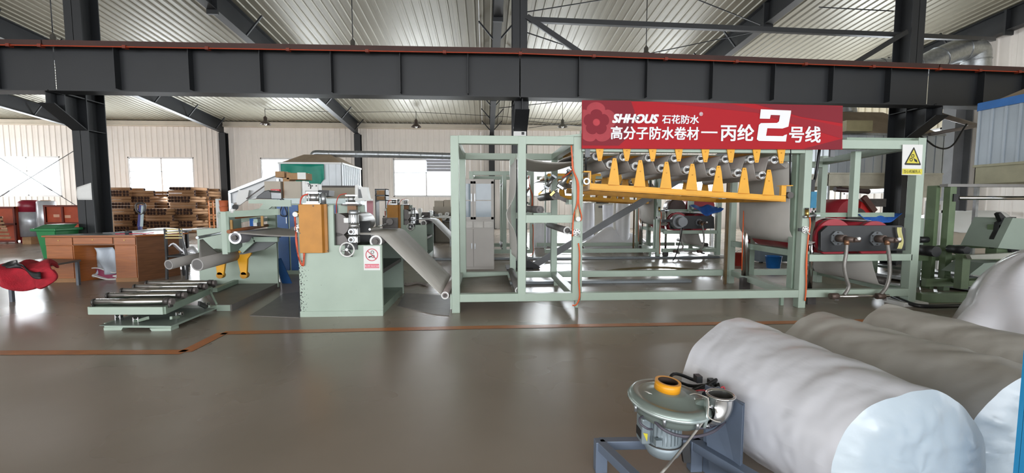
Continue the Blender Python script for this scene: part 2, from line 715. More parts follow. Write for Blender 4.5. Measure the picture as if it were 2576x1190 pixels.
# windows of the back wall
wf = M('white_window_frame', '#dadada', 0.4, 0, 0.03, 5)
for bi in range(0, 6):
    pw = (XS[bi + 1] - XS[bi]) / 12
    xa = XS[bi] + 3 * pw
    xb = xa + 6 * pw
    o = struct(MB().box(xa, xb, BW + 0.0, BW + 0.08, WZ0, WZ0 + 0.06).box(xa, xb, BW, BW + 0.08, WZ1 - 0.06, WZ1)
               .box(xa, xa + 0.06, BW, BW + 0.08, WZ0, WZ1).box(xb - 0.06, xb, BW, BW + 0.08, WZ0, WZ1), 'window_%d' % (bi + 1), wf)
    xm = (xa + xb) / 2
    for (a, c) in ((xa + 0.06, xm), (xm, xb - 0.06)):
        s = MB().box(a, a + 0.035, BW + 0.02, BW + 0.06, WZ0 + 0.06, WZ1 - 0.06).box(c - 0.035, c, BW + 0.02, BW + 0.06, WZ0 + 0.06, WZ1 - 0.06)
        s.box(a, c, BW + 0.02, BW + 0.06, WZ0 + 0.06, WZ0 + 0.1).box(a, c, BW + 0.02, BW + 0.06, WZ1 - 0.1, WZ1 - 0.06).box(a, c, BW + 0.02, BW + 0.06, 3.2, 3.23)
        so = s.build('sash', wf, o)
        MB().box(a + 0.03, c - 0.03, BW + 0.037, BW + 0.043, WZ0 + 0.1, WZ1 - 0.1).build('pane', glass, so)
    if bi == 3:      # the window with a grey blind half way down its right half
        bl = MB()
        for q in range(4):
            bl.box(xm + 0.03, xb - 0.05, BW - 0.05, BW - 0.03, WZ1 - 0.72 + q * 0.17, WZ1 - 0.72 + q * 0.17 + 0.165)
        bl.build('blind', M('grey_blind', '#b9bcc6', 0.6, 0, 0.03, 4), o)

# gable wall on the right with one window
gp = (BW - FY) / 60.0
wr = struct(MB().box(GX + 0.2, GX + 0.26, FY, BW, 0.2, 0.6), 'wall_right', cream_t)
wr.location = (0, 0, 0)
wr.data.transform(Matrix.Translation(V((GX + 0.23, (FY + BW) / 2, 0.2))))
GY0, GY1 = FY + 43 * gp, FY + 49 * gp
for k in range(60):
    y = FY + k * gp
    zt = min(roof_z(y), roof_z(y + gp)) + 0.1
    if k < 18:
        continue
    if 43 <= k < 49:
        me = rib_panel(gp, WZ0, 'gable_low')
        put(me, cream, wr, (GX, y, 0), (0, 0, PI / 2)).location = (GX, y, 0)
        me = rib_panel(gp, zt - WZ1, 'gable_up')
        put(me, cream_t, wr, (GX, y, WZ1), (0, 0, PI / 2))
    else:
        me = rib_panel(gp, zt, 'gable_panel')
        put(me, cream_t if k < 38 else cream, wr, (GX, y, 0), (0, 0, PI / 2))
for ch in wr.children:     # ribs must face into the hall (-X)
    ch.rotation_euler = (0, 0, -PI / 2)
    ch.location.y += gp
o = struct(MB().box(GX, GX + 0.08, GY0, GY1, WZ0, WZ0 + 0.06).box(GX, GX + 0.08, GY0, GY1, WZ1 - 0.06, WZ1).box(GX, GX + 0.08, GY0, GY0 + 0.06, WZ0, WZ1)
           .box(GX, GX + 0.08, GY1 - 0.06, GY1, WZ0, WZ1), 'window_7', wf)
MB().box(GX + 0.03, GX + 0.036, GY0 + 0.05, GY1 - 0.05, WZ0 + 0.05, WZ1 - 0.05).build('pane', glass, o)
# left end wall, plain
struct(MB().box(LX - 0.1, LX, FY, BW, 0, 7.8), 'wall_left', cream)
# front end: lintel over the wide opening
struct(MB().box(LX, GX, FY - 0.1, FY, 5.2, 6.4), 'wall_front', cream)

# ceiling: ribbed sheets running up the slope
RP = 0.76
L1 = math.hypot(BW + 0.3 - RIDGE, 0.09 * (BW + 0.3 - RIDGE))
rp = rib_panel(RP, L1, 'roof_panel', ribs=3, rh=0.03)
ang = math.atan(0.09)
ceil_o = struct(MB().box(LX, GX, RIDGE - 0.15, RIDGE + 0.15, roof_z(RIDGE) + 0.06, roof_z(RIDGE) + 0.12), 'ceiling', roofm)
ceil_o.location = (0, 0, 0)
ceil_o.data.transform(Matrix.Translation(V(((LX + GX) / 2, RIDGE, roof_z(RIDGE) + 0.06))))
x = LX
while x < GX + 0.05:
    # panel local: x across, z along slope, ribs towards -y ; want ribs down (-Z), along +Y going down
    o = put(rp, roofm, ceil_o, (x, RIDGE, roof_z(RIDGE)), name='roof_sheet')
    # columns: local x -> X, local z -> (0,cos,-sin), local -y -> -Z-ish  => local y -> (0, sin, cos)
    m = Matrix(((1, 0, 0), (0, math.sin(ang), math.cos(ang)), (0, math.cos(ang), -math.sin(ang))))
    o.rotation_euler = m.to_euler() if m.determinant() > 0 else Matrix(((-1, 0, 0), (0, math.sin(ang), math.cos(ang)), (0, math.cos(ang), -math.sin(ang)))).to_euler()
    if m.determinant() < 0:
        o.location.x = x + RP
    x += RP
# far half of the roof, over and behind the camera
struct(MB().prism([V((LX, RIDGE, roof_z(RIDGE) + 0.03)), V((LX, FY - 0.2, roof_z(FY - 0.2) + 0.03)), V((GX, FY - 0.2, roof_z(FY - 0.2) + 0.03)), V((GX, RIDGE, roof_z(RIDGE) + 0.03))], (0, 0, 0.06)), 'ceiling', roofm)


# ---- roof rafters with fly braces, and the wall columns
def rafter(X, label, name='roof_rafter'):
    y1 = BW - 0.12
    r = thing(name, label, 'beam', (X, BW - 0.3, 5.3), 'tapered roof rafters')
    dep = 0.62
    ya = RIDGE + 0.3
    tz = lambda y: roof_z(y) - 0.035
    # web
    MB().prism([V((X - 0.006, y1, tz(y1) - 0.03)), V((X - 0.006, ya, tz(ya) - 0.03)), V((X - 0.006, ya, tz(ya) - dep)), V((X - 0.006, y1, tz(y1) - dep))], (0.012, 0, 0)).build('web', steel_d, r)
    MB().bar((X, y1, tz(y1) - dep), (X, ya, tz(ya) - dep), 0.24, 0.02).build('bottom_flange', steel_d, r)
    MB().bar((X, y1, tz(y1) - 0.02), (X, ya, tz(ya) - 0.02), 0.24, 0.02).build('top_flange', steel_d, r)
    for y in (18.6, 12.1):
        MB().box(X - 0.14, X + 0.14, y - 0.03, y + 0.03, tz(y) - dep - 0.12, tz(y) - 0.03).build('splice_plate', steel_d, r)
    for y in (10.7, 13.6, 15.4, 19.9, 22.0, 24.1):
        for s in (-1, 1):
            MB().bar((X + s * 0.02, y, tz(y) - dep + 0.02), (X + s * 0.55, y - 0.05, tz(y) - 0.005), 0.045, 0.045).build('fly_brace', steel_d, r)
    return r


def wall_column(X, label):
    r = thing('wall_column', label, 'column', (X, BW - 0.2, 0), 'steel columns along the back wall')
    yb, yf = BW - 0.02, BW - 0.32
    MB().box(X - 0.006, X + 0.006, yf, yb, 0, 5.32).build('web', steel_d, r)
    MB().box(X - 0.17, X + 0.17, yf - 0.014, yf, 0, 5.32).build('front_flange', steel_d, r)
    MB().box(X - 0.17, X + 0.17, yb - 0.014, yb, 0, 5.32).build('back_flange', steel_d, r)
    MB().box(X - 0.25, X + 0.25, yf - 0.1, yb, 0, 0.02).build('base_plate', steel_d, r)
    return r


rl = ['leftmost roof rafter, cut by the top left corner', 'second roof rafter from the left, just left of the left crane column',
      'roof rafter rising above the desk towards the left wall column', 'roof rafter above the exhaust hood with teal curtain',
      'roof rafter in the middle, ending beside the middle crane column', 'roof rafter right of the middle, crossing above the red banner',
      'roof rafter against the right-hand gable wall']
for i, X in enumerate([XS[1], XS[2], XS[3], XS[4], XS[5], GX - 0.2]):
    rafter(X, rl[i + 1])
cl = ['back wall column hidden mostly by the left crane column', 'back wall column left of the piled cardboard tubes end and exhaust hood',
      'back wall column right of the exhaust hood', 'back wall column seen above the first green frame', 'back wall column behind the red banner side of the frames']
for i, X in enumerate(XS[1:6]):
    wall_column(X, cl[i])
# gable wind column
gc = thing('wall_column', 'dark steel column standing against the gable wall on the right', 'column', (GX - 0.3, 13.25, 0))
MB().box(GX - 0.6, GX - 0.05, 13.2, 13.212, 0, 6.3).build('web', steel_g, gc)
MB().box(GX - 0.62, GX - 0.6, 13.0, 13.4, 0, 6.3).build('front_flange', steel_g, gc)
MB().box(GX - 0.05, GX - 0.02, 13.0, 13.4, 0, 6.3).build('back_flange', steel_g, gc)

# ---- crane columns (x px of the front flange at mid height, depth)
CY = 9.0


def crane_column(pxl, pxr, py, label, side):
    xa, xb = P(pxl, py, CY).x, P(pxr, py, CY).x
    X = (xa + xb) / 2
    top = roof_z(CY) - 0.6
    r = thing('crane_column', label, 'column', (X, CY + 0.2, 0), 'crane columns')
    D = 0.42
    MB().box(X - 0.15, X + 0.15, CY, CY + 0.016, 0, top).build('front_flange', steel_d, r)
    MB().box(X - 0.15, X + 0.15, CY + D - 0.016, CY + D, 0, top).build('back_flange', steel_d, r)
    MB().box(X - 0.005, X + 0.005, CY, CY + D, 0, top).build('web', steel_d, r)
    MB().box(X - 0.28, X + 0.28, CY - 0.12, CY + D + 0.12, 0, 0.025).build('base_plate', steel_d, r)
    # corbel carrying the crane girder
    zt = P(1300, 250, 8.6).z
    y0 = CY - 0.62
    c = MB().box(X - 0.14, X + 0.14, y0, CY, zt - 0.03, zt - 0.01)
    c.prism([V((X - 0.006, y0, zt - 0.03)), V((X - 0.006, CY, zt - 0.03)), V((X - 0.006, CY, zt - 0.62)), V((X - 0.006, y0, zt - 0.24))], (0.012, 0, 0))
    c.bar((X, y0, zt - 0.24), (X, CY, zt - 0.62), 0.28, 0.016)
    c.box(X - 0.14, X + 0.14, y0 + 0.2, y0 + 0.215, zt - 0.35, zt - 0.03)
    c.build('corbel', steel_d, r)
    for z in (zt - 0.03, zt - 0.62):
        MB().box(X - 0.145, X - 0.006, CY + 0.016, CY + D - 0.016, z, z + 0.012).box(X + 0.006, X + 0.145, CY + 0.016, CY + D - 0.016, z, z + 0.012).build('stiffener', steel_d, r)
    return r, X, zt


colL, XL, zt = crane_column(165, 208, 120, 'thick dark crane column behind the brown desk, paper taped to it', 1)
colM, XM, zt = crane_column(1290, 1326, 200, 'dark crane column in the middle behind the first green frame', 1)
colR, XR, zt = crane_column(2278, 2312, 300, 'dark crane column behind the triangular warning sign', 1)

# ---- crane girders: bottom pixel / top pixel at both ends, depth of the web
WYG = 8.42


def girder(pa, pb_, n, label, sp):
    (xa, ta, ba), (xb, tb, bb) = pa, pb_
    A1, A0 = P(xa, ta, WYG), P(xa, ba, WYG)
    B1, B0 = P(xb, tb, WYG), P(xb, bb, WYG)
    g = thing('crane_girder', label, 'beam', (A0 + B0) / 2, 'crane girder spans')
    g_ = 0.012
    A0.x += g_; A1.x = A0.x; B0.x -= g_; B1.x = B0.x
    MB().prism([A0, B0, B1, A1], (0, 0.014, 0)).build('web', steel_d, g)
    MB().bar(A0 + V((0, 0, 0.008)), B0 + V((0, 0, 0.008)), 0.3, 0.018).build('bottom_flange', steel_d, g)
    MB().bar(A1 - V((0, 0, 0.005)), B1 - V((0, 0, 0.005)), 0.36, 0.02).build('top_flange', steel_d, g)
    MB().bar(A1 + V((0, 0, 0.045)), B1 + V((0, 0, 0.045)), 0.07, 0.08).build('crane_rail', rustred, g)
    MB().bar(A1 + V((0, -0.19, 0.012)), B1 + V((0, -0.19, 0.012)), 0.02, 0.09).build('rail_apron', rustred, g)
    for sx in sp:
        t = (sx - xa) / (xb - xa)
        a = A0.lerp(B0, t); c = A1.lerp(B1, t)
        for s in (-1, 1):
            MB().box(a.x - 0.006, a.x + 0.006, a.y + (0.014 if s > 0 else -0.13), a.y + (0.13 if s > 0 else 0), a.z + 0.06, c.z - 0.02).build('stiffener', steel_d, g)
    return A1, B1


ends = [((-330, 112, 231), (142, 119, 233)), ((142, 119, 233), (1308, 138, 249)), ((1308, 138, 249), (2331, 176, 269)), ((2331, 176, 269), (2900, 196, 282))]
sps = [[-150, 3], [296, 473, 646, 822, 997, 1172], [1445, 1608, 1768, 1922, 2070, 2218], [2450, 2560]]
gl = ['short end of the dark crane girder at the left picture edge', 'long dark crane girder from the left column to the middle column',
      'long dark crane girder above the red banner', 'dark crane girder at the right edge behind the corrugated hood']
rail_pts = []
for i, (a, c) in enumerate(ends):
    A1, B1 = girder(a, c, i, gl[i], sps[i])
    if i == 0:
        rail_pts.append(A1 + V((0, -0.22, -0.05)))
    rail_pts.append(B1 + V((0, -0.22, -0.05)))
cr = thing('conductor_rail', 'orange conductor rail running along the top of the crane girders', 'rail', rail_pts[0])
pp = []
for a, c in zip(rail_pts[:-1], rail_pts[1:]):
    pp += [a.lerp(c, t / 6) for t in range(6)]
pp.append(rail_pts[-1])
MB().tube(pp, 0.011, 6).build('rail', M('orange_rail', '#a83c1a', 0.45, 0, 0.1, 3), cr)
for p in pp[1:-1]:
    MB().box(p.x - 0.03, p.x + 0.03, p.y - 0.022, p.y + 0.06, p.z - 0.025, p.z + 0.025).build('bracket', M('orange_rail_dark', '#7a2d18', 0.5, 0, 0.1, 3), cr)

# ---- struts, knee braces and cross braces of the column line
Y_ = CY + 0.2


def strut(name, label, p, q, w_, h_, mat=steel_d, cat='strut'):
    o = MB().bar(p, q, w_, h_).build(name, mat)
    return tag(o, label, cat)


strut('steel_strut', 'horizontal dark strut from the middle crane column to the right crane column near the ceiling', P(1330, 50, Y_), P(2262, 89, Y_), 0.09, 0.1)
strut('steel_strut', 'horizontal dark strut right of the right crane column, above the big duct elbow', P(2305, 91, Y_ + 0.1), P(2500, 99, 11.5), 0.09, 0.1)
strut('knee_brace', 'diagonal brace from the middle crane column down to the girder', P(1326, 42, CY), P(1470, 140, 8.75), 0.07, 0.1, steel_d, 'brace')
strut('knee_brace', 'diagonal brace from the right crane column down-left to the girder', P(2280, 80, CY - 0.03), P(2140, 165, 8.75), 0.07, 0.09, steel_d, 'brace')
strut('angle_brace', 'long grey diagonal brace rising from the foot of the middle column behind the frames', P(1336, 672, CY + 0.1), P(2010, 275, CY + 0.1), 0.07, 0.13, steel_g, 'brace')
gs = MB().prism(pts([(1318, 655), (1332, 655), (1360, 672), (1350, 683), (1318, 683)], CY + 0.05), (0, 0.02, 0))
tag(gs.build('gusset_plate', steel_d), 'steel gusset at the foot of the middle crane column', 'plate')
rods = [((1326, 30), (1560, -8), 9.2, 10.2), ((1326, 82), (1485, 136), 9.1, 10.6), ((1255, 213), (1908, 78), 13.0, 10.2), ((1745, -5), (1912, 62), 9.4, 10.2),
        ((2060, 18), (2248, 28), 10, 9.6), ((1255, 272), (1765, 218), 13.5, 15.5), ((1330, 305), (1466, 318), 18, 22), ((1330, 322), (1466, 302), 18, 22)]
RODL = ['tie rod rising from the top of the middle crane column to the picture top', 'tie rod falling from the middle crane column behind the knee brace', 'tie rod rising right from the pendant lamp over the banner',
        'tie rod falling from the picture top onto the rafter right of the middle', 'short tie rod ending at the right crane column near the picture top', 'tie rod under the girder just left of the banner top',
        'wall tie rod left of the banner sloping down to the right', 'wall tie rod left of the banner sloping up to the right']
for i, (a, c, ya, yb) in enumerate(rods):
    o = MB().tube([P(*a, ya), P(*c, yb)], 0.012, 6).build('brace_rod', steel_d)
    tag(o, RODL[i], 'rod', 'roof tie rods')
for i, (a, c) in enumerate((((-60, 532), (190, 377)), ((-60, 360), (215, 532)))):
    o = MB().tube([P(*a, BW - 0.25), P(*c, BW - 0.25)], 0.018, 6).build('brace_rod', steel_g)
    A, B = P(*a, BW - 0.25), P(*c, BW - 0.25)
    m_ = A.lerp(B, 0.3 if i == 0 else 0.65)
    d = (B - A).normalized()
    MB().cyl(m_ - d * 0.25, m_ + d * 0.25, 0.035, n=8).build('turnbuckle', steel_g, o)
    tag(o, ('wall bracing rod rising to the right' if i == 0 else 'wall bracing rod falling to the right') + ' across the leftmost window', 'rod')


# ---- pendant lamps
def lamp(px, py, Y, ceil_py, label, sc=1.0):
    p = P(px, py, Y)
    r = thing('pendant_lamp', label, 'lamp', p)
    zt_ = roof_z(Y) - 0.04
    sh = M('lamp_shade_brown', '#4b3f3c', 0.4, 0.3, 0.1, 8) if Y > 20 else M('lamp_shade_grey', '#6d6b66', 0.35, 0.5, 0.1, 8)
    s = sc
    MB().lathe(p, (0, 0, 1), [(0.20 * s, 0), (0.19 * s, 0.02 * s), (0.09 * s, 0.12 * s), (0.065 * s, 0.14 * s), (0.065 * s, 0.26 * s), (0.03 * s, 0.30 * s), (0.01, 0.34 * s)], 16, False).build('lamp_shade', sh, r)
    MB().ell(p + V((0, 0, 0.04 * s)), 0.06 * s, 0.06 * s, 0.08 * s).build('bulb', white_p, r)
    MB().tube([p + V((0, 0, 0.33 * s)), V((p.x, p.y, zt_))], 0.012, 6).build('drop_rod', steel_d, r)
    return p


lp1 = [lamp(668, 313, 22.5, 275, 'pendant lamp left of the wall column above the hood', 1.3), lamp(1047, 320, 22.5, 282, 'pendant lamp between the hood column and the middle column', 1.3),
       lamp(1415, 320, 20, 290, 'pendant lamp left of the red banner', 1.2)]
lamp(135, 114, 11.5, 0, 'pendant lamp above the girder left of the left crane column', 0.9)
lamp(888, 127, 11.5, 0, 'pendant lamp above the girder between left and middle columns', 0.9)
lamp(1625, 143, 11.5, 0, 'pendant lamp above the girder over the red banner', 0.9)
o = MB().tube(bez([lp1[0] + V((0, 0, 0.75)), lp1[0].lerp(lp1[1], 0.5) + V((0, 0, 0.68)), lp1[1] + V((0, 0, 0.75)), lp1[2] + V((0.4, 2, 0.72))], 8), 0.012, 5).build('lamp_cable', black)
tag(o, 'thin cable strung between the pendant lamps along the back wall', 'cable')

# paper taped to the left column, emergency light on the middle column
q = P(212, 480, CY - 0.01)
pa = MB().sheet(lambda u, v: V((q.x - 0.13 + 0.27 * u, CY - 0.012 - 0.02 * math.sin(PI * v) * (1 - u), q.z - 0.18 + (0.34 - 0.09 * (1 - u)) * v)), 6, 6, 0.001)
tag(pa.build('paper_notice', paper), 'blank paper sheet taped to the left crane column, top corner curled', 'paper')
el = thing('emergency_light', 'twin-headed emergency light fixed to the middle crane column', 'lamp', P(1307, 345, CY - 0.1))
pb(MB(), 1292, 326, 1324, 346, CY - 0.1, 0.1).build('housing', white_p, el, 0.008)
for xx in (1299, 1317):
    c = P(xx, 322, CY - 0.1)
    hd = MB().lathe(c + V((0, 0.02, 0)), (0, -1, 0), [(0.03, -0.04), (0.06, 0.0), (0.062, 0.03)], 14).build('lamp_head', white_p, el)
    MB().cyl(c + V((0, -0.012, 0)), c + V((0, -0.016, 0)), 0.045, n=14).build('lens', M('lens_dark', '#555a5c', 0.2, 0.5), hd)
MB().box(*[P(1312, 340, CY - 0.11).x, P(1319, 340, CY - 0.11).x], CY - 0.104, CY - 0.1, P(1312, 339, CY - 0.1).z, P(1312, 332, CY - 0.1).z).build('indicator_window', black, el)
# ================================================================ FIRST PRODUCTION LINE
YF, YB = 5.34, 7.12
S = 0.10


def fx(px, y=600, Y=YF):
    return P(px, y, Y).x


def fz(py, px=1300, Y=YF):
    return P(px, py, Y).z


def post(parent, x, y, z0, z1, w=S, d=S, mat=green):
    return MB().box(x, x + w, y, y + d, z0, z1 - 0.003).build('post', mat, parent, 0.006)


def rail(parent, x0, x1, y0, y1, z, h=S, mat=green, name='rail'):
    return MB().box(x0, x1, y0 + 0.002, y1 - 0.002, z - h, z - 0.0).build(name, mat, parent, 0.004)


def roller(parent, p, q, r, mat=rubber, name='roller', end=white_p, slot=False, er=None, el=0.03):
    o = MB().cyl(p, q, r, n=20).build(name, mat, parent)
    p, q = V(p), V(q)
    d = (p - q).normalized()
    er = er or r
    MB().hollow(p + d * 0.001, p + d * 0.008, er * 1.0, er * 0.72, 20).build('end_ring', end, o)
    MB().cyl(p - d * 0.002, p + d * el, er * 0.4, n=10).build('journal', iron, o)
    return o


# ---------------------------------------------------------------- module A : tension frame
xA = [fx(1135), fx(1303), fx(1441)]
ZT, ZM, ZB = 2.205, fz(541), fz(739)
A = thing('tension_frame', 'pale green square-tube frame left of the red banner with orange hoses on its right post', 'machine frame', (0.3, 6.2, 0))
post(A, xA[0], YF, 0, ZT)
post(A, xA[1], YF, ZB - S + 0.003, ZT)
post(A, xA[2], YF, ZB - S + 0.003, ZT)
for x in xA:
    post(A, x, YB, 0.0 if x == xA[0] else ZB - S, ZT, mat=green)
rail(A, xA[0] + S, xA[2], YF, YF + S, ZT)
rail(A, xA[0] + S, xA[2], YB, YB + S, ZT)
rail(A, xA[1] + S, xA[2], YF, YF + S, ZM)
rail(A, xA[1] + S, xA[2], YB, YB + S, ZM)
rail(A, xA[0] + S, xA[2] + S, YF, YF + S, ZB)
rail(A, xA[0] + S, xA[2] + S, YB, YB + S, ZB)
for x in (xA[0], xA[2]):
    rail(A, x, x + S, YF + S, YB, ZT)
rail(A, xA[2], xA[2] + S, YF + S, YB, ZB)
rail(A, xA[0], xA[0] + 0.05, YF + S, YB, ZB)
# levelling feet
for px in (1459,):
    x = fx(px, 760)
    MB().box(x - 0.02, x + 0.02, YF + 0.2, YF + 0.24, 0, ZB - S).build('levelling_foot', green, A, 0.004)
    MB().box(x - 0.05, x + 0.02, YB, YB + 0.05, 0, ZB - S).build('levelling_foot', green, A)
# left low roller with white hub and bearing plate
r0x = fx(1117, 745) + 0.01
zr = fz(742)
roller(A, (r0x, YF + 0.03, zr), (r0x, YB, zr), 0.045, M('pinkish_grey_rubber', '#9a8d8a', 0.5), er=0.048)
MB().box(xA[0] - 0.02, xA[0], YF + 0.0, YF + 0.09, fz(775), fz(740)).build('bearing_plate', green, A)
MB().box(xA[0] - 0.02, xA[0], YB + 0.0, YB + 0.09, fz(775), fz(740)).build('bearing_plate', green, A)
r2x = fx(1290, 700, 6.2)
roller(A, (xA[1] + 0.02, YF + S, ZB + 0.02), (xA[1] + 0.02, YB, ZB + 0.02), 0.05)
roller(A, (xA[1] + 0.04, YF + S, fz(398)), (xA[1] + 0.04, YB, fz(398)), 0.035)
# mid rollers between the mid rails
p = P(1397, 492, YF + 0.28)
roller(A, p, V((p.x, YB, p.z)), 0.058, iron, end=iron)
MB().bar(p + V((0, 0.03, 0)), P(1432, 508, YF + 0.3), 0.02, 0.05).build('pivot_arm', iron, A)
MB().box(P(1424, 508, YF + 0.3).x, xA[2] + 0.02, YF + S, YF + 0.34, fz(514), fz(502)).build('arm_bracket', green, A)
p = P(1427, 580, YF + 0.12)
roller(A, p, V((p.x, YB, p.z)), 0.045, rubber, end=white_p, er=0.05)
p = P(1359, 528, YF + 0.15)
roller(A, p, V((p.x, YB, p.z)), 0.05, rubber, end=iron)
pb(MB(), 1342, 536, 1377, 541, YF + 0.11, 0.2).build('bearing_plate', green_d, A)
# pneumatic cylinder on the slant
for (yy, (a, b_, c_), pn) in ((YF + 0.22, ((1432, 434), (1410, 468), (1394, 482)), 'pneumatic_cylinder'), (YB - 0.25, ((1392, 446), (1376, 470), (1362, 482)), 'pneumatic_cylinder')):
    a, b_, c_ = P(*a, yy), P(*b_, yy), P(*c_, yy)
    cy = MB().cyl(a, b_, 0.032, n=14).build(pn, alu, A)
    d = (b_ - a).normalized()
    MB().bar(a, a - d * 0.03, 0.085, 0.085).bar(b_, b_ + d * 0.03, 0.085, 0.085).build('end_cap', gal, cy)
    MB().cyl(b_, c_, 0.01, n=8).build('piston_rod', chrome, cy)
    MB().bar(c_, c_ + V((-0.05, 0, -0.05)), 0.03, 0.03).build('clevis', brass, cy)
# orange air lines with a regulator and a valve
hp = lambda l, Y=YF - 0.02: bez([P(x, y, Y) for x, y in l], 6)
for l, r in (([(1437, 366), (1440, 405), (1443, 430), (1452, 460), (1452, 510), (1443, 545), (1440, 595)], 0.010),
             ([(1439, 400), (1441, 425), (1455, 462), (1456, 512), (1463, 545), (1460, 556)], 0.009),
             ([(1441, 588), (1455, 588)], 0.007),
             ([(1455, 612), (1458, 640), (1456, 700), (1458, 745), (1450, 766), (1440, 768)], 0.010)):
    MB().tube(hp(l), r, 6).build('air_hose', orange, A)
MB().tube(bez([P(1441, 425, YF - 0.02), P(1430, 437, YF + 0.1), P(1414, 447, YF + 0.22)], 6), 0.008, 6).build('air_hose', orange, A)
rg = MB().cyl(P(1452, 527, YF - 0.04), P(1452, 556, YF - 0.04), 0.026, n=12).build('regulator', M('ivory_plastic', '#c9bca0', 0.4), A)
MB().cyl(P(1455, 551, YF - 0.075), P(1455, 551, YF), 0.03, n=14).build('gauge', white_p, rg)


def valve(parent, px, py, Y=YF):
    c = P(px, py, Y - 0.03)
    v = MB().cyl(c, c + V((0, 0.03, 0)), 0.046, n=18).build('hand_valve', white_p, parent)
    for k in range(7):
        a = 2 * PI * k / 7 + 0.3
        e = c + V((0.033 * math.cos(a), -0.001, 0.033 * math.sin(a)))
        MB().cyl(e, e + V((0, -0.003, 0)), 0.007, n=8).build('port', black, v)
    MB().bar(c + V((0, -0.006, 0)), c + V((0.035, -0.03, -0.06)), 0.012, 0.012).build('lever', M('pale_lever', '#9b9d97', 0.4, 0.4), v)
    MB().box(c.x - 0.085, c.x - 0.04, c.y + 0.005, c.y + 0.03, c.z - 0.02, c.z + 0.02).build('port_block', black, v)
    return v


valve(A, 1451, 585)
# hanging gauze and felt web pieces of module A
gz = MB().sheet(lambda u, v: V((xA[1] - 0.005 - 0.015 * math.sin(PI * v) ** 2 + 0.015 * math.sin(9 * u + 4 * v) * (1 - 0.5 * v) - 0.13 * math.exp(-((v - 0.45) / 0.13) ** 2) * (1 - u) ** 2,
                                YF + 0.16 + 1.5 * u, fz(660) + (fz(392) - fz(660)) * v)), 18, 26, 0.004)
tag(gz.build('gauze_drape', gauze), 'pale wrinkled gauze hanging inside the nearest green frame', 'fabric')


def web_sheet(path, y0, y1, label, mat=web, th=0.005, name='felt_web', wav=0.0):
    path = [V(p) for p in path]
    n = len(path) - 1

    def f(u, v):
        t = u * n
        i = min(int(t), n - 1)
        p = path[i].lerp(path[i + 1], t - i)
        return V((p.x, y0 + (y1 - y0) * v, p.z + wav * math.sin(6 * v + 3 * u)))
    o = MB().sheet(f, n, 6 if wav else 2, th).build(name, mat)
    return tag(o, label, 'fabric web')


def arc(c, r, a0, a1, n=8):
    return [V((c.x + r * math.cos(math.radians(a0 + (a1 - a0) * k / n)), 0, c.z + r * math.sin(math.radians(a0 + (a1 - a0) * k / n)))) for k in range(n + 1)]


# press outfeed -> low roller -> flat run -> roller
Y0w, Y1w = YF + 0.12, YB - 0.15
pr_out = P(962, 588, 5.6)
c0 = V((r0x, 0, zr))
seg = [V((-1.95, 0, pr_out.z)), V((-1.6, 0, pr_out.z + 0.005)), V((-1.38, 0, pr_out.z + 0.0)), V((-1.30, 0, pr_out.z - 0.03))] + arc(c0, 0.05, 225, 270, 4) + [V((c0.x + 0.12, 0, zr - 0.048))]
web_sheet(seg, Y0w, Y1w, 'grey felt web sloping down from the press to the low roller', mat=web)
web_sheet([V((c0.x + 0.12, 0, zr - 0.048)), V((xA[1] - 0.05, 0, ZB - 0.03))], Y0w, Y1w, 'grey felt web lying flat in the bottom of the nearest green frame', mat=M('grey_felt_flat', '#a09a91', 0.8, 0, 0.06, 3, stretch=(1, 3, 1)))
# top catenary into the accumulator
zc = fz(392)
web_sheet([V((xA[1] + 0.03 + (xA[2] + 0.3 - xA[1] - 0.03) * k / 10, 0, zc - 0.07 * math.sin(PI * k / 10) + 0.12 * max(0, k / 10 - 0.7))) for k in range(11)], YF + 0.13, YB - 0.1,
          'grey felt web sagging under the top rail of the nearest frame', wav=0.006)

# ---------------------------------------------------------------- module B : accumulator with amber combs
xB0, xB1, xC = xA[2] + S + 0.005, fx(2016), fx(2036)
B = thing('accumulator_frame', 'wide green frame under the red banner holding two rows of amber combs and rollers', 'machine frame', (2.6, 6.2, 0))
post(B, xB0, YF + 0.05, ZB - S, 2.3, w=0.03)
post(B, xB1, YF, 0.0, 2.12, mat=green)
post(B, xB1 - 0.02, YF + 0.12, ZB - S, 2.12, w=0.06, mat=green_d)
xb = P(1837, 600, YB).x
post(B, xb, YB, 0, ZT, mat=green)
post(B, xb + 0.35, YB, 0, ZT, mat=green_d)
rail(B, xB0, xB1, YF, YF + S, ZB)
rail(B, xB0, xb + 1.2, YB, YB + S, ZB)
rail(B, xB0, xB1, YF, YF + S, 2.12)
rail(B, xB0, xb + 1.2, YB, YB + S, ZT)
a, b_ = P(1990, 738, YF + 0.1), P(1842, 690, YB)
MB().bar((xB1 + 0.03 - 0.12, YF + S, ZB - 0.05), (xb + 0.1, YB, ZB - 0.05), 0.12, S).build('rail', green, B)
rail(B, xB1 - 0.02, xB1 + S, YF + S, YB, ZT - 0.06)
x = fx(1989, 765)
MB().box(x - 0.02, x + 0.02, YF + 0.16, YF + 0.2, 0, ZB - S).build('levelling_foot', green_d, B)
# gusset left of the banner
MB().prism([V((fx(1400), YF, 2.205)), V((fx(1441), YF, 2.205)), V((fx(1464), YF, 2.205)), V((fx(1464), YF, fz(333))), V((fx(1441), YF, fz(337)))], (0, 0.02, 0)).build('gusset', green, B)


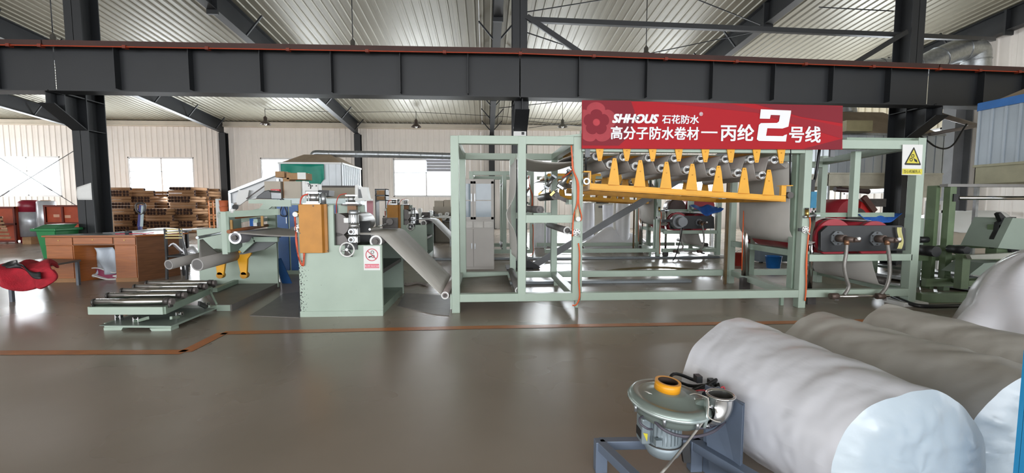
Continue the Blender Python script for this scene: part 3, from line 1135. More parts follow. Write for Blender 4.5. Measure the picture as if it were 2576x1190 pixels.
def comb(Y, pxs, base0, base1, tooth, tips, up, mat, label=None, name='comb_beam'):
    """tooth beam from pixel geometry on plane Y (near) ; returns beam object"""
    o = MB().prism([P(*q_, YF - 0.02) + V((0, Y - (YF - 0.02), 0)) for q_ in (base0[0], base1[0], base1[1], base0[1])], (0, 0.015, 0))
    # C-channel lip
    a_, c_ = P(*base0[1 if up else 0], YF - 0.02), P(*base1[1 if up else 0], YF - 0.02)
    s = 1
    o.bar(a_ + V((0, Y - YF + 0.02 + 0.05, 0)), c_ + V((0, Y - YF + 0.02 + 0.05, 0)), 0.1, 0.014)
    ob = o.build(name, mat, B)
    for (cx, cy), (bx, by, hw) in zip(tips, tooth):
        poly = [(bx - hw, by), (bx + hw, by), (cx + 7, cy + (14 if up else -14)), (cx + 4, cy), (cx - 4, cy), (cx - 7, cy + (14 if up else -14))]
        t = MB().prism([P(*q_, YF - 0.02) + V((0, Y - (YF - 0.02), 0)) for q_ in poly], (0, 0.012, 0)).build('tooth', mat, ob)
        for yy in (cy + (4 if up else -4), cy + (28 if up else -26)):
            c = P(cx, yy, YF - 0.02) + V((0, Y - YF + 0.02, 0))
            tt = MB().cyl(c, c + V((0, -0.006, 0)), 0.008, n=8).build('bolt', yellow_d, ob)
    return ob


lt = [(1546, 398), (1611, 403), (1677, 407), (1742, 412), (1808, 417), (1873, 422), (1935, 427)]
lb = [(x - 2, 463 + 0.0655 * (x - 1487), 15) for x, y in lt]
YC1, YC2 = YF - 0.02 + 0.0, YB - 0.2
comb(YC1, None, ((1487, 461), (1487, 476)), ((1977, 493), (1977, 506)), lb, lt, True, yellow)
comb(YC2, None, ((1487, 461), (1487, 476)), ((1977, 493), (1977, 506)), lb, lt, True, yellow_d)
ut = [(1509, 405), (1577, 405), (1642, 406), (1708, 406), (1775, 408), (1839, 409), (1904, 409), (1966, 411)]
ub = [(x, 366 + 0.004 * (x - 1487), 11) for x, y in ut]
comb(YC1, None, ((1478, 356), (1478, 367)), ((1990, 358), (1990, 369)), ub, ut, False, yellow)
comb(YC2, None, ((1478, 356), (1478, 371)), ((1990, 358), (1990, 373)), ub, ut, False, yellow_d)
# cross ties between the front and the rear combs
for (px, py) in ((1490, 472), (1974, 502)):
    c = P(px, py, YF - 0.02)
    MB().box(c.x - 0.03, c.x + 0.03, YC1 + 0.02, YC2, c.z - 0.03, c.z + 0.03).build('cross_tie', yellow_d, B)
for (px, py) in ((1482, 362), (1986, 364)):
    c = P(px, py, YF - 0.02)
    MB().box(c.x - 0.03, c.x + 0.03, YC1 + 0.02, YC2, c.z - 0.03, c.z + 0.03).build('cross_tie', yellow_d, B)
# end brackets and guide wheels of the lower comb
pb(MB(), 1966, 466, 1978, 492, YC1 - 0.0, 0.04).build('end_bracket', yellow, B)
pb(MB(), 1970, 466, 1995, 468, YC1 - 0.0, 0.12).build('end_bracket', yellow, B)
pb(MB(), 1469, 430, 1487, 433, YC1, 0.1).build('end_bracket', yellow, B)
pb(MB(), 1484, 430, 1487, 476, YC1, 0.1).build('end_bracket', yellow, B)
c = P(1476, 456, YC1 - 0.01)
MB().hollow(c, c + V((0, 0.06, 0)), 0.042, 0.026, 18).build('guide_wheel', alu, B)
c = P(1989, 491, YC1)
MB().cyl(c, c + V((0, 0.06, 0)), 0.042, n=18).build('guide_wheel', iron, B)
for (px, y0, y1) in ((1988, 372, 466), (1474, 372, 430)):
    MB().tube([P(px, y0, YC1 + 0.03), P(px, y1, YC1 + 0.03)], 0.011, 8).build('lift_chain', black, B)
# rollers
uc = [(1500, 393), (1568, 395), (1632, 397), (1697, 398), (1763, 399), (1825, 400), (1889, 401), (1948, 402)]
lc = [(1535, 414), (1599, 418), (1664, 423), (1728, 427), (1792, 432), (1856, 435), (1917, 441)]
RR = 0.052
U, Lw = [], []
for k, (x, y) in enumerate(uc):
    c = P(x, y, YF + 0.10)
    U.append(c)
    ro = roller(B, c, V((c.x, YC2 - 0.01, c.z)), RR, alu, end=white_p, er=RR)
    MB().bar(c + V((-0.02, -0.012, 0)), c + V((0.08, -0.012, 0.0)), 0.012, 0.022).build('slot_bar', iron, ro)
for k, (x, y) in enumerate(lc):
    c = P(x, y, YF + 0.10)
    Lw.append(c)
    ro = roller(B, c, V((c.x, YC2 - 0.01, c.z)), RR, alu, end=white_p, er=RR)
    MB().bar(c + V((-0.02, -0.012, 0)), c + V((0.08, -0.012, 0.0)), 0.012, 0.022).build('slot_bar', iron, ro)
path = [V((xB0 - 0.2, 0, U[0].z - 0.02)), V((U[0].x - 0.25, 0, U[0].z + 0.03))]
for k in range(8):
    path += arc(U[k], RR + 0.004, 150, 10, 7)
    if k < 7:
        path += arc(Lw[k], RR + 0.004, 190, 350, 7)
web_sheet(path + [V((U[7].x + 0.20, 0, U[7].z - 0.10))], YF + 0.15, YC2 - 0.06, 'grey felt web zigzagging over and under the amber comb rollers', mat=M('grey_felt_sheen', '#a09a95', 0.5, 0.15, 0.06, 6, stretch=(1, 8, 1)))
# big pale loop behind the right post
xl = 4.03
lp_ = [V((U[7].x + 0.20, 0, U[7].z - 0.10)), V((xl - 0.06, 0, 1.93)), V((xl, 0, 1.85)), V((xl, 0, 1.5)), V((xl + 0.01, 0, 1.15))]
lp_ += [V((xl + 0.26 + 0.25 * math.cos(math.radians(t)), 0, 1.08 + 0.25 * math.sin(math.radians(t)))) for t in range(180, 331, 15)]
web_sheet(lp_, YF + 0.14, 6.62, 'pale web hanging in a long loop behind the right post of the accumulator frame', mat=web_l)
# chromed lift columns
for (px, y0, y1, Yp, w_) in ((1881, 522, 693, 6.55, 18), (2046, 540, 728, 5.58, 11)):
    p0, p1 = P(px, y1, Yp), P(px, y0, Yp)
    c = MB().cyl(V((p1.x, Yp, max(p0.z, 0.2))), p1, w_ / 2 / F * Yp, n=18).build('lift_cylinder', chrome, B)
    MB().cyl(p1, p1 + V((0, 0, 0.09)), 0.015, n=8).build('piston_rod', chrome, c)
    MB().box(p1.x - 0.06, p1.x + 0.06, Yp - 0.05, Yp + 0.05, p1.z - 0.02, p1.z).build('end_cap', gal, c)
    MB().box(p1.x - 0.06, p1.x + 0.06, Yp - 0.05, Yp + 0.05, 0.0, 0.2).build('foot_block', iron, c)
MB().tube([P(1871, 530, 6.5), P(1868, 600, 6.5), P(1866, 680, 6.5)], 0.008, 6).build('air_hose', orange, B)
# rusty spindle post in front of the back rail
sp = MB().box(P(1826, 600, 7.05).x, P(1832, 600, 7.05).x, 7.05, 7.09, 0, 1.95).build('spindle_post', M('rusty_brown', '#6e5a3c', 0.6, 0, 0.25, 6), B)
# right post fittings
MB().tube(hp([(2036, 540), (2038, 565), (2033, 600), (2028, 660), (2028, 720), (2025, 757)]), 0.009, 6).build('air_hose', orange, B)
MB().tube(hp([(2034, 585), (2031, 620), (2029, 690), (2027, 735)]), 0.007, 6).build('air_hose', orange, B)
valve(B, 2027, 578)
f = MB().cyl(P(2030, 527, YF - 0.03), P(2030, 548, YF - 0.03), 0.022, n=10).build('fitting', brass, B)
MB().cyl(P(2022, 546, YF - 0.03), P(2052, 541, YF - 0.03), 0.018, n=8).build('elbow', gal, f)
MB().cyl(P(2026, 525, YF - 0.03), P(2034, 525, YF - 0.03), 0.01, n=8).build('tap', iron, f)

# ---------------------------------------------------------------- module C : heated drum section
xD = fx(2295)
Cm = thing('drum_frame', 'green frame right of the banner carrying a black gear plate and red drums', 'machine frame', (4.7, 6.2, 0))
post(Cm, xD, YF, 0.06, ZT + 0.03, w=0.11, d=0.12)
xDb = P(2060, 600, YB).x
post(Cm, xDb, YB, 0, ZT)
zt2 = P(2200, 352, YF).z
MB().box(xB1 + S, xD, YF, YF + S, zt2 - 0.115, zt2).build('rail', green, Cm, 0.006)
MB().box(xD - 0.9, xD + 0.08, YF + 0.1, YF + 0.2, zt2, zt2 + 0.045).build('rail', green_d, Cm)
MB().box(xB1 + S, xD, YF, YF + S, ZB - S, ZB).build('rail', green, Cm, 0.006)
rail(Cm, xb + 1.2, xDb, YB, YB + S, ZB)
rail(Cm, xb + 1.2, xDb, YB, YB + S, ZT - 0.1)
MB().bar((xD + 0.05, YF + 0.12, ZT - 0.05), (xDb + 0.05, YB, ZT - 0.1), 0.1, 0.1).build('rail', green_d, Cm)
MB().bar((xD + 0.05, YF + 0.12, ZB - 0.05), (xDb + 0.05, YB, ZB - 0.05), 0.1, 0.1).build('rail', green_d, Cm)
pb(MB(), 2037, 640, 2296, 657, YF, S).build('rail', green, Cm, 0.006)
pb(MB(), 2045, 535, 2250, 546, YF + 0.3, 0.06).build('rail', green_d, Cm)
pb(MB(), 2148, 380, 2163, 546, YF + 0.2, 0.08).build('post', green, Cm, 0.005)
MB().box(xB1 + 0.1, xB1 + 0.2, YF + S, YB, fz(657), fz(640)).build('rail', green_d, Cm)
# black gear plate with chamfered corners
Yp = YF + 0.03
MB().prism([P(*q_, Yp) for q_ in ((2065, 584), (2083, 568), (2268, 567), (2278, 575), (2278, 630), (2072, 634), (2065, 630))], (0, 0.05, 0)).build('gear_plate', blackm, Cm, 0.004)
for (cx, cy) in ((2105, 599), (2203, 600)):
    c = P(cx, cy, Yp)
    pts8 = [c + V((0.098 * math.cos(t), 0, 0.098 * math.sin(t))) for t in [PI / 8 + k * PI / 4 for k in range(8)]]
    fl = MB().prism(pts8, (0, -0.02, 0)).build('bearing_flange', M('slate_casting', '#63676a', 0.45, 0.3), Cm)
    for t in (0.5, 1.6, 2.6, 3.7, 4.8, 5.7):
        e = c + V((0.075 * math.cos(t), -0.02, 0.075 * math.sin(t)))
        MB().cyl(e, e + V((0, -0.012, 0)), 0.009, n=6).build('bolt', iron, fl)
    MB().cyl(c + V((0, -0.02, 0)), c + V((0.01, -0.12, 0)), 0.05, n=16).build('shaft_seal', M('brown_iron', '#6b5c55', 0.5, 0.5, 0.2, 14), fl)
    MB().cyl(c + V((0.01, -0.12, 0)), c + V((0.06, -0.2, -0.01)), 0.036, n=12).build('rotary_joint', MATS['brown_iron'], fl)
    e = c + V((0.10, -0.2, -0.01))
    MB().cyl(e + V((-0.05, 0, 0)), e + V((0.03, 0, 0)), 0.03, n=12).build('joint_head', MATS['brown_iron'], fl)
    MB().cyl(e + V((0.0, -0.005, 0.02)), e + V((0.0, -0.035, 0.02)), 0.02, n=10).build('gauge', white_p, fl)
Yh = YF - 0.12
hose = M('braided_hose', '#8f8c88', 0.45, 0.45, 0.1, 40)
for l in ([(2130, 612), (2128, 640), (2124, 670), (2129, 700), (2135, 722), (2124, 742)], [(2232, 612), (2237, 650), (2238, 690), (2230, 722), (2214, 742)]):
    h = MB().tube(bez([P(x_, y_, Yh) for x_, y_ in l], 6), 0.022, 10).build('flexible_hose', hose, Cm)
    a = P(*l[0], Yh)
    MB().cyl(a + V((0, 0, -0.02)), a + V((0, 0, 0.04)), 0.03, n=8).build('coupling', M('copper_nut', '#9a7358', 0.4, 0.6), h)
MB().cyl(P(2100, 746, Yh), P(2235, 744, Yh), 0.022, n=12).build('manifold_pipe', chrome, Cm)
for px in (2098, 2214):
    c = P(px, 745, Yh)
    MB().cyl(c + V((-0.05, 0, 0)), c + V((0.05, 0, 0)), 0.04, n=10).build('coupling', MATS['brown_iron'], Cm)
MB().bar(P(2105, 752, Yh), P(2105, 752, YF + 0.02), 0.04, 0.04).build('pipe_clamp', iron, Cm)
MB().bar(P(2225, 752, Yh), P(2225, 752, YF + 0.02), 0.04, 0.04).build('pipe_clamp', iron, Cm)
# drums
D1, D2 = P(2098, 598, YF + 0.12), P(2200, 603, YF + 0.12)
drd = M('drum_red', '#9c2733', 0.35, 0.1, 0.12, 5)
for k, (c, r) in enumerate(((D1, 0.25), (D2, 0.25))):
    dr = MB().cyl(c + V((0, 0.10, 0)), V((c.x, YB - 0.2, c.z)), r - 0.02, n=36).build('drum', drd if k == 0 else drd, Cm)
    MB().cyl(c, c + V((0, 0.07, 0)), r, n=36).build('drum_rim', drd, dr)
    MB().cyl(c + V((0, 0.07, 0)), c + V((0, 0.10, 0)), r * 0.8, n=36).build('drum_hub', iron, dr)
MB().box(xDb - 0.2, xD + 0.0, YB - 0.15, YB - 0.1, fz(634), fz(560)).build('gear_plate', blackm, Cm)
# web over the drums and the lower return loop
wd = [V((xl + 0.51, 0, 0.955))]
wd += arc(D1, 0.262, 190, 60, 9) + arc(D2, 0.262, 120, 5, 9) + [V((D2.x + 0.262, 0, 0.8)), V((D2.x + 0.1, 0, 0.5))]
web_sheet([V((D1.x - 0.262, 0, 1.0))] + arc(D1, 0.262, 175, 80, 8) + arc(D2, 0.262, 100, 5, 8), YF + 0.26, YB - 0.3, 'pale web wrapped over the red drums behind the black gear plate', mat=web_l)
xl2 = P(2208, 720, YF + 0.12).x
web_sheet([V((xl2 - 0.12, 0, 0.80)), V((xl2 - 0.10, 0, 0.65)), V((xl2 - 0.055, 0, 0.5)), V((xl2 + 0.0, 0, 0.36)), V((xl2 + 0.03, 0, 0.29)), V((xl2 + 0.1, 0, 0.26)), V((xl2 + 0.2, 0, 0.29))],
          YF + 0.14, 6.62, 'pale web loop under the rail below the black gear plate', mat=web_l)
roller(Cm, (xl2 + 0.11, YF + 0.1, 0.32), (xl2 + 0.11, YB, 0.32), 0.05, iron, end=iron)
# black hose hanging left
MB().tube(bez([P(2062, 372, YF + 0.3), P(2058, 400, YF + 0.3), P(2052, 440, YF + 0.3), P(2044, 470, YF + 0.25)], 6), 0.018, 8).build('black_hose', black, Cm)
pb(MB(), 2038, 452, 2050, 482, YF + 0.15, 0.06).build('limit_switch', black, Cm)
# base slab under the right post
MB().box(xD - 0.1, xD + 0.25, YF - 0.05, YF + 0.25, 0, 0.06).build('foot_pad', white_p, Cm, 0.01)
# cloths
q = P(2210, 552, YF + 0.2)
bc = MB().sheet(lambda u, v: V((P(2160, 545, YF + 0.28).x + 0.62 * u, YF + 0.26 + 0.08 * v + 0.02 * math.sin(9 * u), fz(541) + 0.012 * math.sin(14 * u) - (0.13 * math.sin(PI * min(1, u * 1.02)) ** 0.7) * (1 - v))), 20, 6, 0.006)
tag(bc.build('blue_cloth', bluec), 'blue cloth draped over the rail above the black gear plate', 'cloth')
yc = MB().sheet(lambda u, v: V((P(2262, 600, YF - 0.02).x + 0.05 * u + 0.02 * math.sin(5 * v), YF - 0.01 + 0.015 * math.sin(6 * u), fz(632) + (fz(575) - fz(632)) * v)), 5, 12, 0.006)
tag(yc.build('yellow_rag', M('yellow_rag_cloth', '#cfc98c', 0.8, 0, 0.1, 10)), 'pale yellow rag hanging at the right end of the gear plate', 'cloth')

# ---------------------------------------------------------------- banner
YS = YF - 0.05
bn = thing('red_banner', 'wide red banner board with white Chinese lettering and a big number 2', 'banner', P(1790, 375, YS))
bq = [P(1465, 252, YS), P(2120, 266, YS), P(2119, 376, YS), P(1464, 373.5, YS)]
MB().prism(bq, (0, 0.03, 0)).build('board', bred, bn)


def flat(poly, mat, name, dy=0.002, Y=YS, parent=bn, th=0.001, label=None):
    o = MB().prism([P(x_, y_, Y) + V((0, -dy - th, 0)) for x_, y_ in poly], (0, th, 0)).build(name, mat, parent)
    if label:
        o['label'] = label
    return o


zb = lambda x_, y_: (1440 + x_ / 3.68, 240 + y_ / 3.68)
# graphic fields
flat([zb(95, 45), zb(540, 48), zb(575, 150), zb(570, 260), zb(520, 380), zb(430, 466), zb(92, 464)], bred_d, 'graphic_field', 0.001)
flat([zb(780, 62), zb(1450, 75), zb(2500, 290), zb(2490, 400), zb(1700, 160)], bred_m, 'graphic_field', 0.001)
flat([zb(1690, 80), zb(2500, 100), zb(2500, 260), zb(2120, 200)], bred_d, 'graphic_field', 0.0015)
flat([zb(2130, 496), zb(2500, 400), zb(2490, 500)], bred_d, 'graphic_field', 0.001)


def flower(cx, cy, r, n, mat, name, dy, parent=bn, Y=YS, hole=None):
    pl = []
    for k in range(60):
        a = 2 * PI * k / 60
        rr = r * (0.76 + 0.24 * abs(math.cos(n * a / 2)) ** 0.6)
        pl.append((cx + rr * math.sin(a), cy - rr * math.cos(a)))
    pl = [(max(x_, 1465.5), min(y_, 372)) for x_, y_ in pl]
    return flat(pl, mat, name, dy, Y, parent)


flower(1499, 309, 52, 5, M('banner_rose', '#a32834', 0.55), 'flower_emblem', 0.0025)
flower(1500, 308, 33, 5, bred_d, 'flower_emblem', 0.004)
flower(1500, 308, 10, 30, M('banner_rose2', '#b22b37', 0.55), 'flower_emblem', 0.0055)
YT = YS - 0.008


def ptext(s, x0, y1, x1, y0, bold, shear=0.0, mat=bwhite, parent=bn, Y=YT, name='lettering'):
    """text whose ink box is the pixel rectangle x0..x1, y0(top)..y1(bottom)"""
    a, b_, c = P(x0, y1, Y), P(x1, y1, Y), P(x0, y0, Y)
    o = text_mesh(s, 1.0, mat, parent, a, (1, 0, 0), (0, 0, 1), name=name, bold=bold, shear=shear, extrude=0.0)
    og = V(parent['_o'])
    xs = [v.co.x for v in o.data.vertices]; zs = [v.co.z for v in o.data.vertices]
    sx = (b_.x - a.x) / (max(xs) - min(xs)); sz = (c.z - a.z) / (max(zs) - min(zs))
    bx, bz = min(xs), min(zs)
    sl = (P(x1, y1, Y).z - a.z)
    for v in o.data.vertices:
        v.co.x = (a.x - og.x) + (v.co.x - bx) * sx
        v.co.z = (a.z - og.z) + (v.co.z - bz) * sz
    return o


ptext('SHHOUS', 1540, 309.5, 1657, 286, 0.045, 0.3)
MB().prism([P(1572, 296, YT), P(1591, 296, YT), P(1590, 300.5, YT), P(1571, 300.5, YT)], (0, -0.001, 0)).build('lettering', bwhite, bn)
flower(1603.5, 297.6, 5.5, 5, ink, 'lettering', 0.010)
flower(1603.5, 297.6, 3.6, 5, bwhite, 'lettering', 0.012)
ptext('石花防水', 1665, 311, 1758, 288.5, 0.022)
ptext('®', 1759, 291.5, 1768, 282, 0.01)
ptext('高分子防水卷材', 1536, 350.5, 1758, 317, 0.022)
flat([(1763, 331), (1804, 331.5), (1804, 335.5), (1763, 335)], bwhite, 'lettering', 0.008)
ptext('丙纶', 1812, 355, 1896, 312, 0.022)
ptext('号线', 1984, 358.5, 2064, 317, 0.022)
two = [(1740, 130), (2020, 142), (2018, 165), (1995, 290), (1940, 308), (1800, 305), (1788, 375), (1945, 378), (1960, 368), (1982, 362), (1972, 428), (1722, 422), (1703, 408), (1722, 275), (1740, 258), (1890, 256), (1908, 242), (1918, 185), (1832, 182), (1824, 218), (1730, 216)]
flat([zb(*q_) for q_ in two], bwhite, 'lettering', 0.008)
for px in (1480, 2100):
    c = P(px, 374, YS)
    MB().box(c.x - 0.03, c.x + 0.03, YS + 0.03, YF + 0.01, c.z - 0.1, c.z + 0.5).build('support_arm', steel_g, bn)

# ---------------------------------------------------------------- warning sign on the right post
ws = thing('warning_sign', 'white sign with a yellow warning triangle on the right green post', 'sign', P(2295, 440, YF - 0.03))
YW = YF - 0.02
MB().prism([P(2271, 363.5, YW), P(2322, 364, YW), P(2317, 441, YW), P(2269, 440, YW)], (0, 0.006, 0)).build('plate', white_p, ws)
zw = lambda x_, y_: (2260 + x_ / 12.53, 355 + y_ / 12.53)
flat([zw(125, 870), zw(755, 880), zw(745, 1050), zw(115, 1045)], signy, 'band', 0.001, YW, ws)
flat([zw(485, 195), zw(500, 205), zw(705, 735), zw(690, 760), zw(205, 750), zw(190, 720), zw(470, 205)], ink, 'triangle', 0.001, YW, ws)
flat([zw(478, 265), zw(652, 705), zw(245, 695)], signy, 'triangle_field', 0.003, YW, ws)


def ring(cx, cy, r0, r1, mat, parent, Y, name='pictogram', n=20, sx=1.0):
    o = MB()
    for k in range(n):
        a, b_ = 2 * PI * k / n, 2 * PI * (k + 1) / n
        o.add([P(cx + r1 * sx * math.cos(a), cy + r1 * math.sin(a), Y), P(cx + r1 * sx * math.cos(b_), cy + r1 * math.sin(b_), Y),
               P(cx + r0 * sx * math.cos(b_), cy + r0 * math.sin(b_), Y), P(cx + r0 * sx * math.cos(a), cy + r0 * math.sin(a), Y)], [(0, 1, 2, 3)])
    return o.build(name, mat, parent)


ring(*zw(460, 468), 2.8, 4.6, ink, ws, YW - 0.006, sx=0.85)
ring(*zw(405, 585), 2.8, 4.6, ink, ws, YW - 0.006, sx=0.85)
flat([zw(455, 540), zw(500, 555), zw(575, 600), zw(585, 680), zw(500, 635), zw(485, 580)], ink, 'pictogram', 0.005, YW, ws)
ptext('当心机械伤人', 2273.5, 435.5, 2315.5, 427, 0.0, 0, ink, ws, YW - 0.004)
# ================================================================ PRESS (left of the frames)
YP = 5.28
PR = thing('laminating_press', 'pale green laminating press with ochre cover, handwheel and motor, chipped paint on its left edge', 'machine', (P(856, 700, YP).x, YP + 0.6, 0))
side = [(751, 795), (750, 540), (760, 540), (760, 515), (842, 515), (842, 617), (961, 617), (961, 795)]


def side_plate(Y, mat, parent, th=0.05):
    pl = [P(*q_, YP) for q_ in side]
    # square it up: use common x per corner
    xs = [P(x_, 650, YP).x for x_, y_ in side]
    zs = [P(850, y_, YP).z for x_, y_ in side]
    pl = [V((x_, Y, max(z_, 0))) for x_, z_ in zip(xs, zs)]
    pl[0].z = pl[-1].z = 0
    return MB().prism(pl, (0, th, 0)).build('side_plate', mat, parent, 0.006)


side_plate(YP, green_s, PR)
side_plate(6.6, green, PR)
px = lambda x_, Y=YP: P(x_, 650, Y).x
pz = lambda y_, Y=YP: P(850, y_, Y).z
MB().box(px(751), px(961), YP - 0.012, YP, 0, pz(782)).build('plinth', green, PR)
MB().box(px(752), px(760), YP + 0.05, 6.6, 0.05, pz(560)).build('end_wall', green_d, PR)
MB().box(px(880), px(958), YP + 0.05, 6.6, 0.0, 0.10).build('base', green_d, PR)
MB().box(px(880), px(955), YP + 0.05, 6.6, 0.5, 0.55).build('tie_beam', blackm, PR)
# recess: dark liner behind
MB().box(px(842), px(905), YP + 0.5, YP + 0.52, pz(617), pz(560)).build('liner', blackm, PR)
# big steel rolls between the plates
for (cx, cy, r) in ((862, 566, 0.14), (862, 612, 0.13)):
    c = P(cx - 14, cy, YP + 0.06)
    MB().cyl(c, V((c.x, 6.6, c.z)), r, n=32).build('press_roll', M('dull_roll_steel', '#5b5755', 0.38, 0.6, 0.1, 3), PR)
# ochre cover, folded right edge
MB().box(px(760), px(817), YP - 0.06, YP - 0.001, pz(635), pz(514)).build('cover', orange_b, PR, 0.006)
MB().prism([V((px(817), YP - 0.06, pz(635))), V((px(821), YP - 0.03, pz(635))), V((px(828), YP - 0.03, pz(634))), V((px(828), YP - 0.001, pz(634))), V((px(817), YP - 0.001, pz(635)))], (0, 0, pz(514) - pz(635))).build('cover_flange', M('ochre_panel_dark', '#a87028', 0.5), PR)
for (sx, sy) in ((825, 517), (825, 631), (788, 518)):
    c = P(sx, sy, YP - 0.031 if sx > 800 else YP - 0.061)
    MB().cyl(c, c + V((0, -0.006, 0)), 0.008, n=8).build('screw', iron, PR)
# cylinders on top of both plates
for (x0, Yq) in ((782, YP), (866, 6.55)):
    s = YP / Yq
    cx = px(792)
    b0 = pz(515)
    if Yq != YP:
        cx = P(882, 500, Yq).x
        b0 = pz(515)
    cyl = MB().box(cx - 0.11, cx + 0.09, Yq - 0.03, Yq + 0.12, b0, b0 + 0.02).build('air_cylinder', gal, PR)
    for zz_ in (0.02, 0.13):
        MB().box(cx - 0.07, cx + 0.07, Yq - 0.02, Yq + 0.1, b0 + zz_, b0 + zz_ + 0.02).build('end_cap', alu, cyl)
    MB().cyl((cx, Yq + 0.04, b0 + 0.04), (cx, Yq + 0.04, b0 + 0.13), 0.055, n=18).build('barrel', alu, cyl)
    for sx in (-0.06, 0.06):
        MB().cyl((cx + sx, Yq - 0.012, b0 + 0.02), (cx + sx, Yq - 0.012, b0 + 0.15), 0.006, n=6).build('tie_rod', chrome, cyl)
    if Yq == YP:
        MB().cyl((cx + 0.11, Yq + 0.04, b0 + 0.0), (cx + 0.11, Yq + 0.04, b0 + 0.14), 0.03, n=12).build('air_cylinder', gal, PR)
# brown cheek under the rear cylinder
MB().box(P(874, 530, 6.5).x, P(896, 530, 6.5).x, 6.5, 6.58, pz(617) + 0.2, pz(512)).build('rear_cover', M('brown_cover', '#8e6238', 0.4), PR)
MB().box(P(860, 510, 6.5).x, P(905, 510, 6.5).x, 6.46, 6.62, pz(517), pz(513)).build('rear_plate', iron, PR)
# motor with fins standing on two worm gearboxes
c = P(891, 573, YP + 0.0)
mo = MB().cyl(c, c + V((0, 0, 0.05)), 0.06, n=20).build('motor', alu, PR)
MB().lathe(c + V((0, 0, 0.05)), (0, 0, 1), [(0.052, 0), (0.055, 0.02), (0.055, 0.11), (0.05, 0.115)], 20).build('motor_body', alu, mo)
for k in range(14):
    a = 2 * PI * k / 14
    e = c + V((0.055 * math.cos(a), 0.055 * math.sin(a), 0.06))
    MB().bar(e, e + V((0, 0, 0.095)), 0.012, 0.004, up=V((math.cos(a), math.sin(a), 0))).build('fin', alu, mo)
MB().lathe(c + V((0, 0, 0.165)), (0, 0, 1), [(0.058, 0), (0.062, 0.01), (0.06, 0.04), (0.045, 0.05)], 20).build('fan_cowl', gal, mo)
MB().box(c.x - 0.11, c.x - 0.055, c.y - 0.04, c.y + 0.04, c.z + 0.06, c.z + 0.12).build('terminal_box', white_p, mo, 0.005)
for (y0, y1) in ((574, 592), (594, 612)):
    g = pb(MB(), 877, y0, 900, y1, YP - 0.05, 0.1).build('gearbox', alu, PR, 0.008)
    cc = P(884, (y0 + y1) / 2, YP - 0.05)
    MB().hollow(cc + V((0, -0.02, 0)), cc, 0.034, 0.02, 16).build('boss', gal, g)
    MB().cyl(cc + V((0, -0.01, 0)), cc, 0.02, n=12).build('shaft', iron, g)
    for (bx_, by_) in ((880, y0 + 2.5), (897, y0 + 2.5), (897, y1 - 2.5), (880, y1 - 2.5)):
        e = P(bx_, by_, YP - 0.05)
        MB().cyl(e, e + V((0, -0.008, 0)), 0.007, n=6).build('bolt', iron, g)
pb(MB(), 868, 612, 899, 628, YP - 0.02, 0.04).build('gearbox_bracket', blackm, PR)
# handwheel
c = P(873, 628, YP - 0.10)
hw = MB().tube([c + V((0.082 * math.cos(t), 0, 0.082 * math.sin(t))) for t in [2 * PI * k / 28 for k in range(28)]], 0.009, 8, closed=True).build('handwheel', white_p, PR)
for t in (70, 195, 305):
    MB().tube([c, c + V((0.08 * math.cos(math.radians(t)), 0, 0.08 * math.sin(math.radians(t))))], 0.008, 6).build('spoke', alu, hw)
MB().cyl(c + V((0, -0.015, 0)), c + V((0, 0.09, 0)), 0.016, n=12).build('hub', alu, hw)
MB().prism([P(868, 628, YP - 0.03), P(878, 628, YP - 0.03), P(886, 646, YP - 0.03), P(865, 646, YP - 0.03)], (0, 0.02, 0)).build('handwheel_stand', iron, PR)
# fittings left
c = P(747, 537, YP - 0.03)
MB().cyl(c + V((-0.02, 0, 0)), c + V((0.09, 0, 0)), 0.028, n=12).build('air_filter', brass, PR)
MB().cyl(c + V((-0.01, -0.03, -0.01)), c + V((-0.01, 0.02, -0.01)), 0.03, n=14).build('gauge', white_p, PR)
MB().box(c.x + 0.03, c.x + 0.1, c.y - 0.02, c.y + 0.03, c.z + 0.02, c.z + 0.1).build('valve_block', M('brown_block', '#7c6a58', 0.5), PR)
valve(PR, 750, 575, YP)
for l, r in (([(742, 540), (743, 560), (746, 600), (750, 640), (757, 662), (763, 668), (765, 650), (766, 635)], 0.009), ([(741, 545), (744, 580), (745, 610), (752, 650), (760, 668), (764, 655), (764, 636)], 0.009)):
    MB().tube(bez([P(x_, y_, YP - 0.025) for x_, y_ in l], 5), r, 6).build('air_hose', M('coral_hose', '#dc5a34', 0.4), PR)
MB().tube(bez([P(x_, y_, YP - 0.03) for x_, y_ in ((775, 488), (762, 493), (756, 505), (756, 525), (758, 538))], 5), 0.009, 6).build('air_hose', M('red_hose', '#c8452f', 0.4), PR)
MB().tube(bez([P(x_, y_, YP + 0.9) for x_, y_ in ((872, 487), (855, 491), (848, 503), (846, 520), (847, 540))], 5), 0.007, 6).build('air_hose', MATS['red_hose'], PR)
# outfeed roller with white hub, thin bar across the outfeed
c = P(946, 607, YP + 0.07)
roller(PR, c, V((c.x, 6.6, c.z)), 0.06, rubber, end=white_p, er=0.075)
MB().cyl(P(930, 577, YP + 0.15), P(978, 562, 6.7), 0.014, n=10).build('guide_bar', chrome, PR)
pb(MB(), 962, 548, 1000, 575, 6.68, 0.05).build('bearing_housing', iron, PR)
MB().cyl(P(980, 558, 6.6), P(980, 558, 6.7), 0.05, n=14).build('bearing', iron, PR)
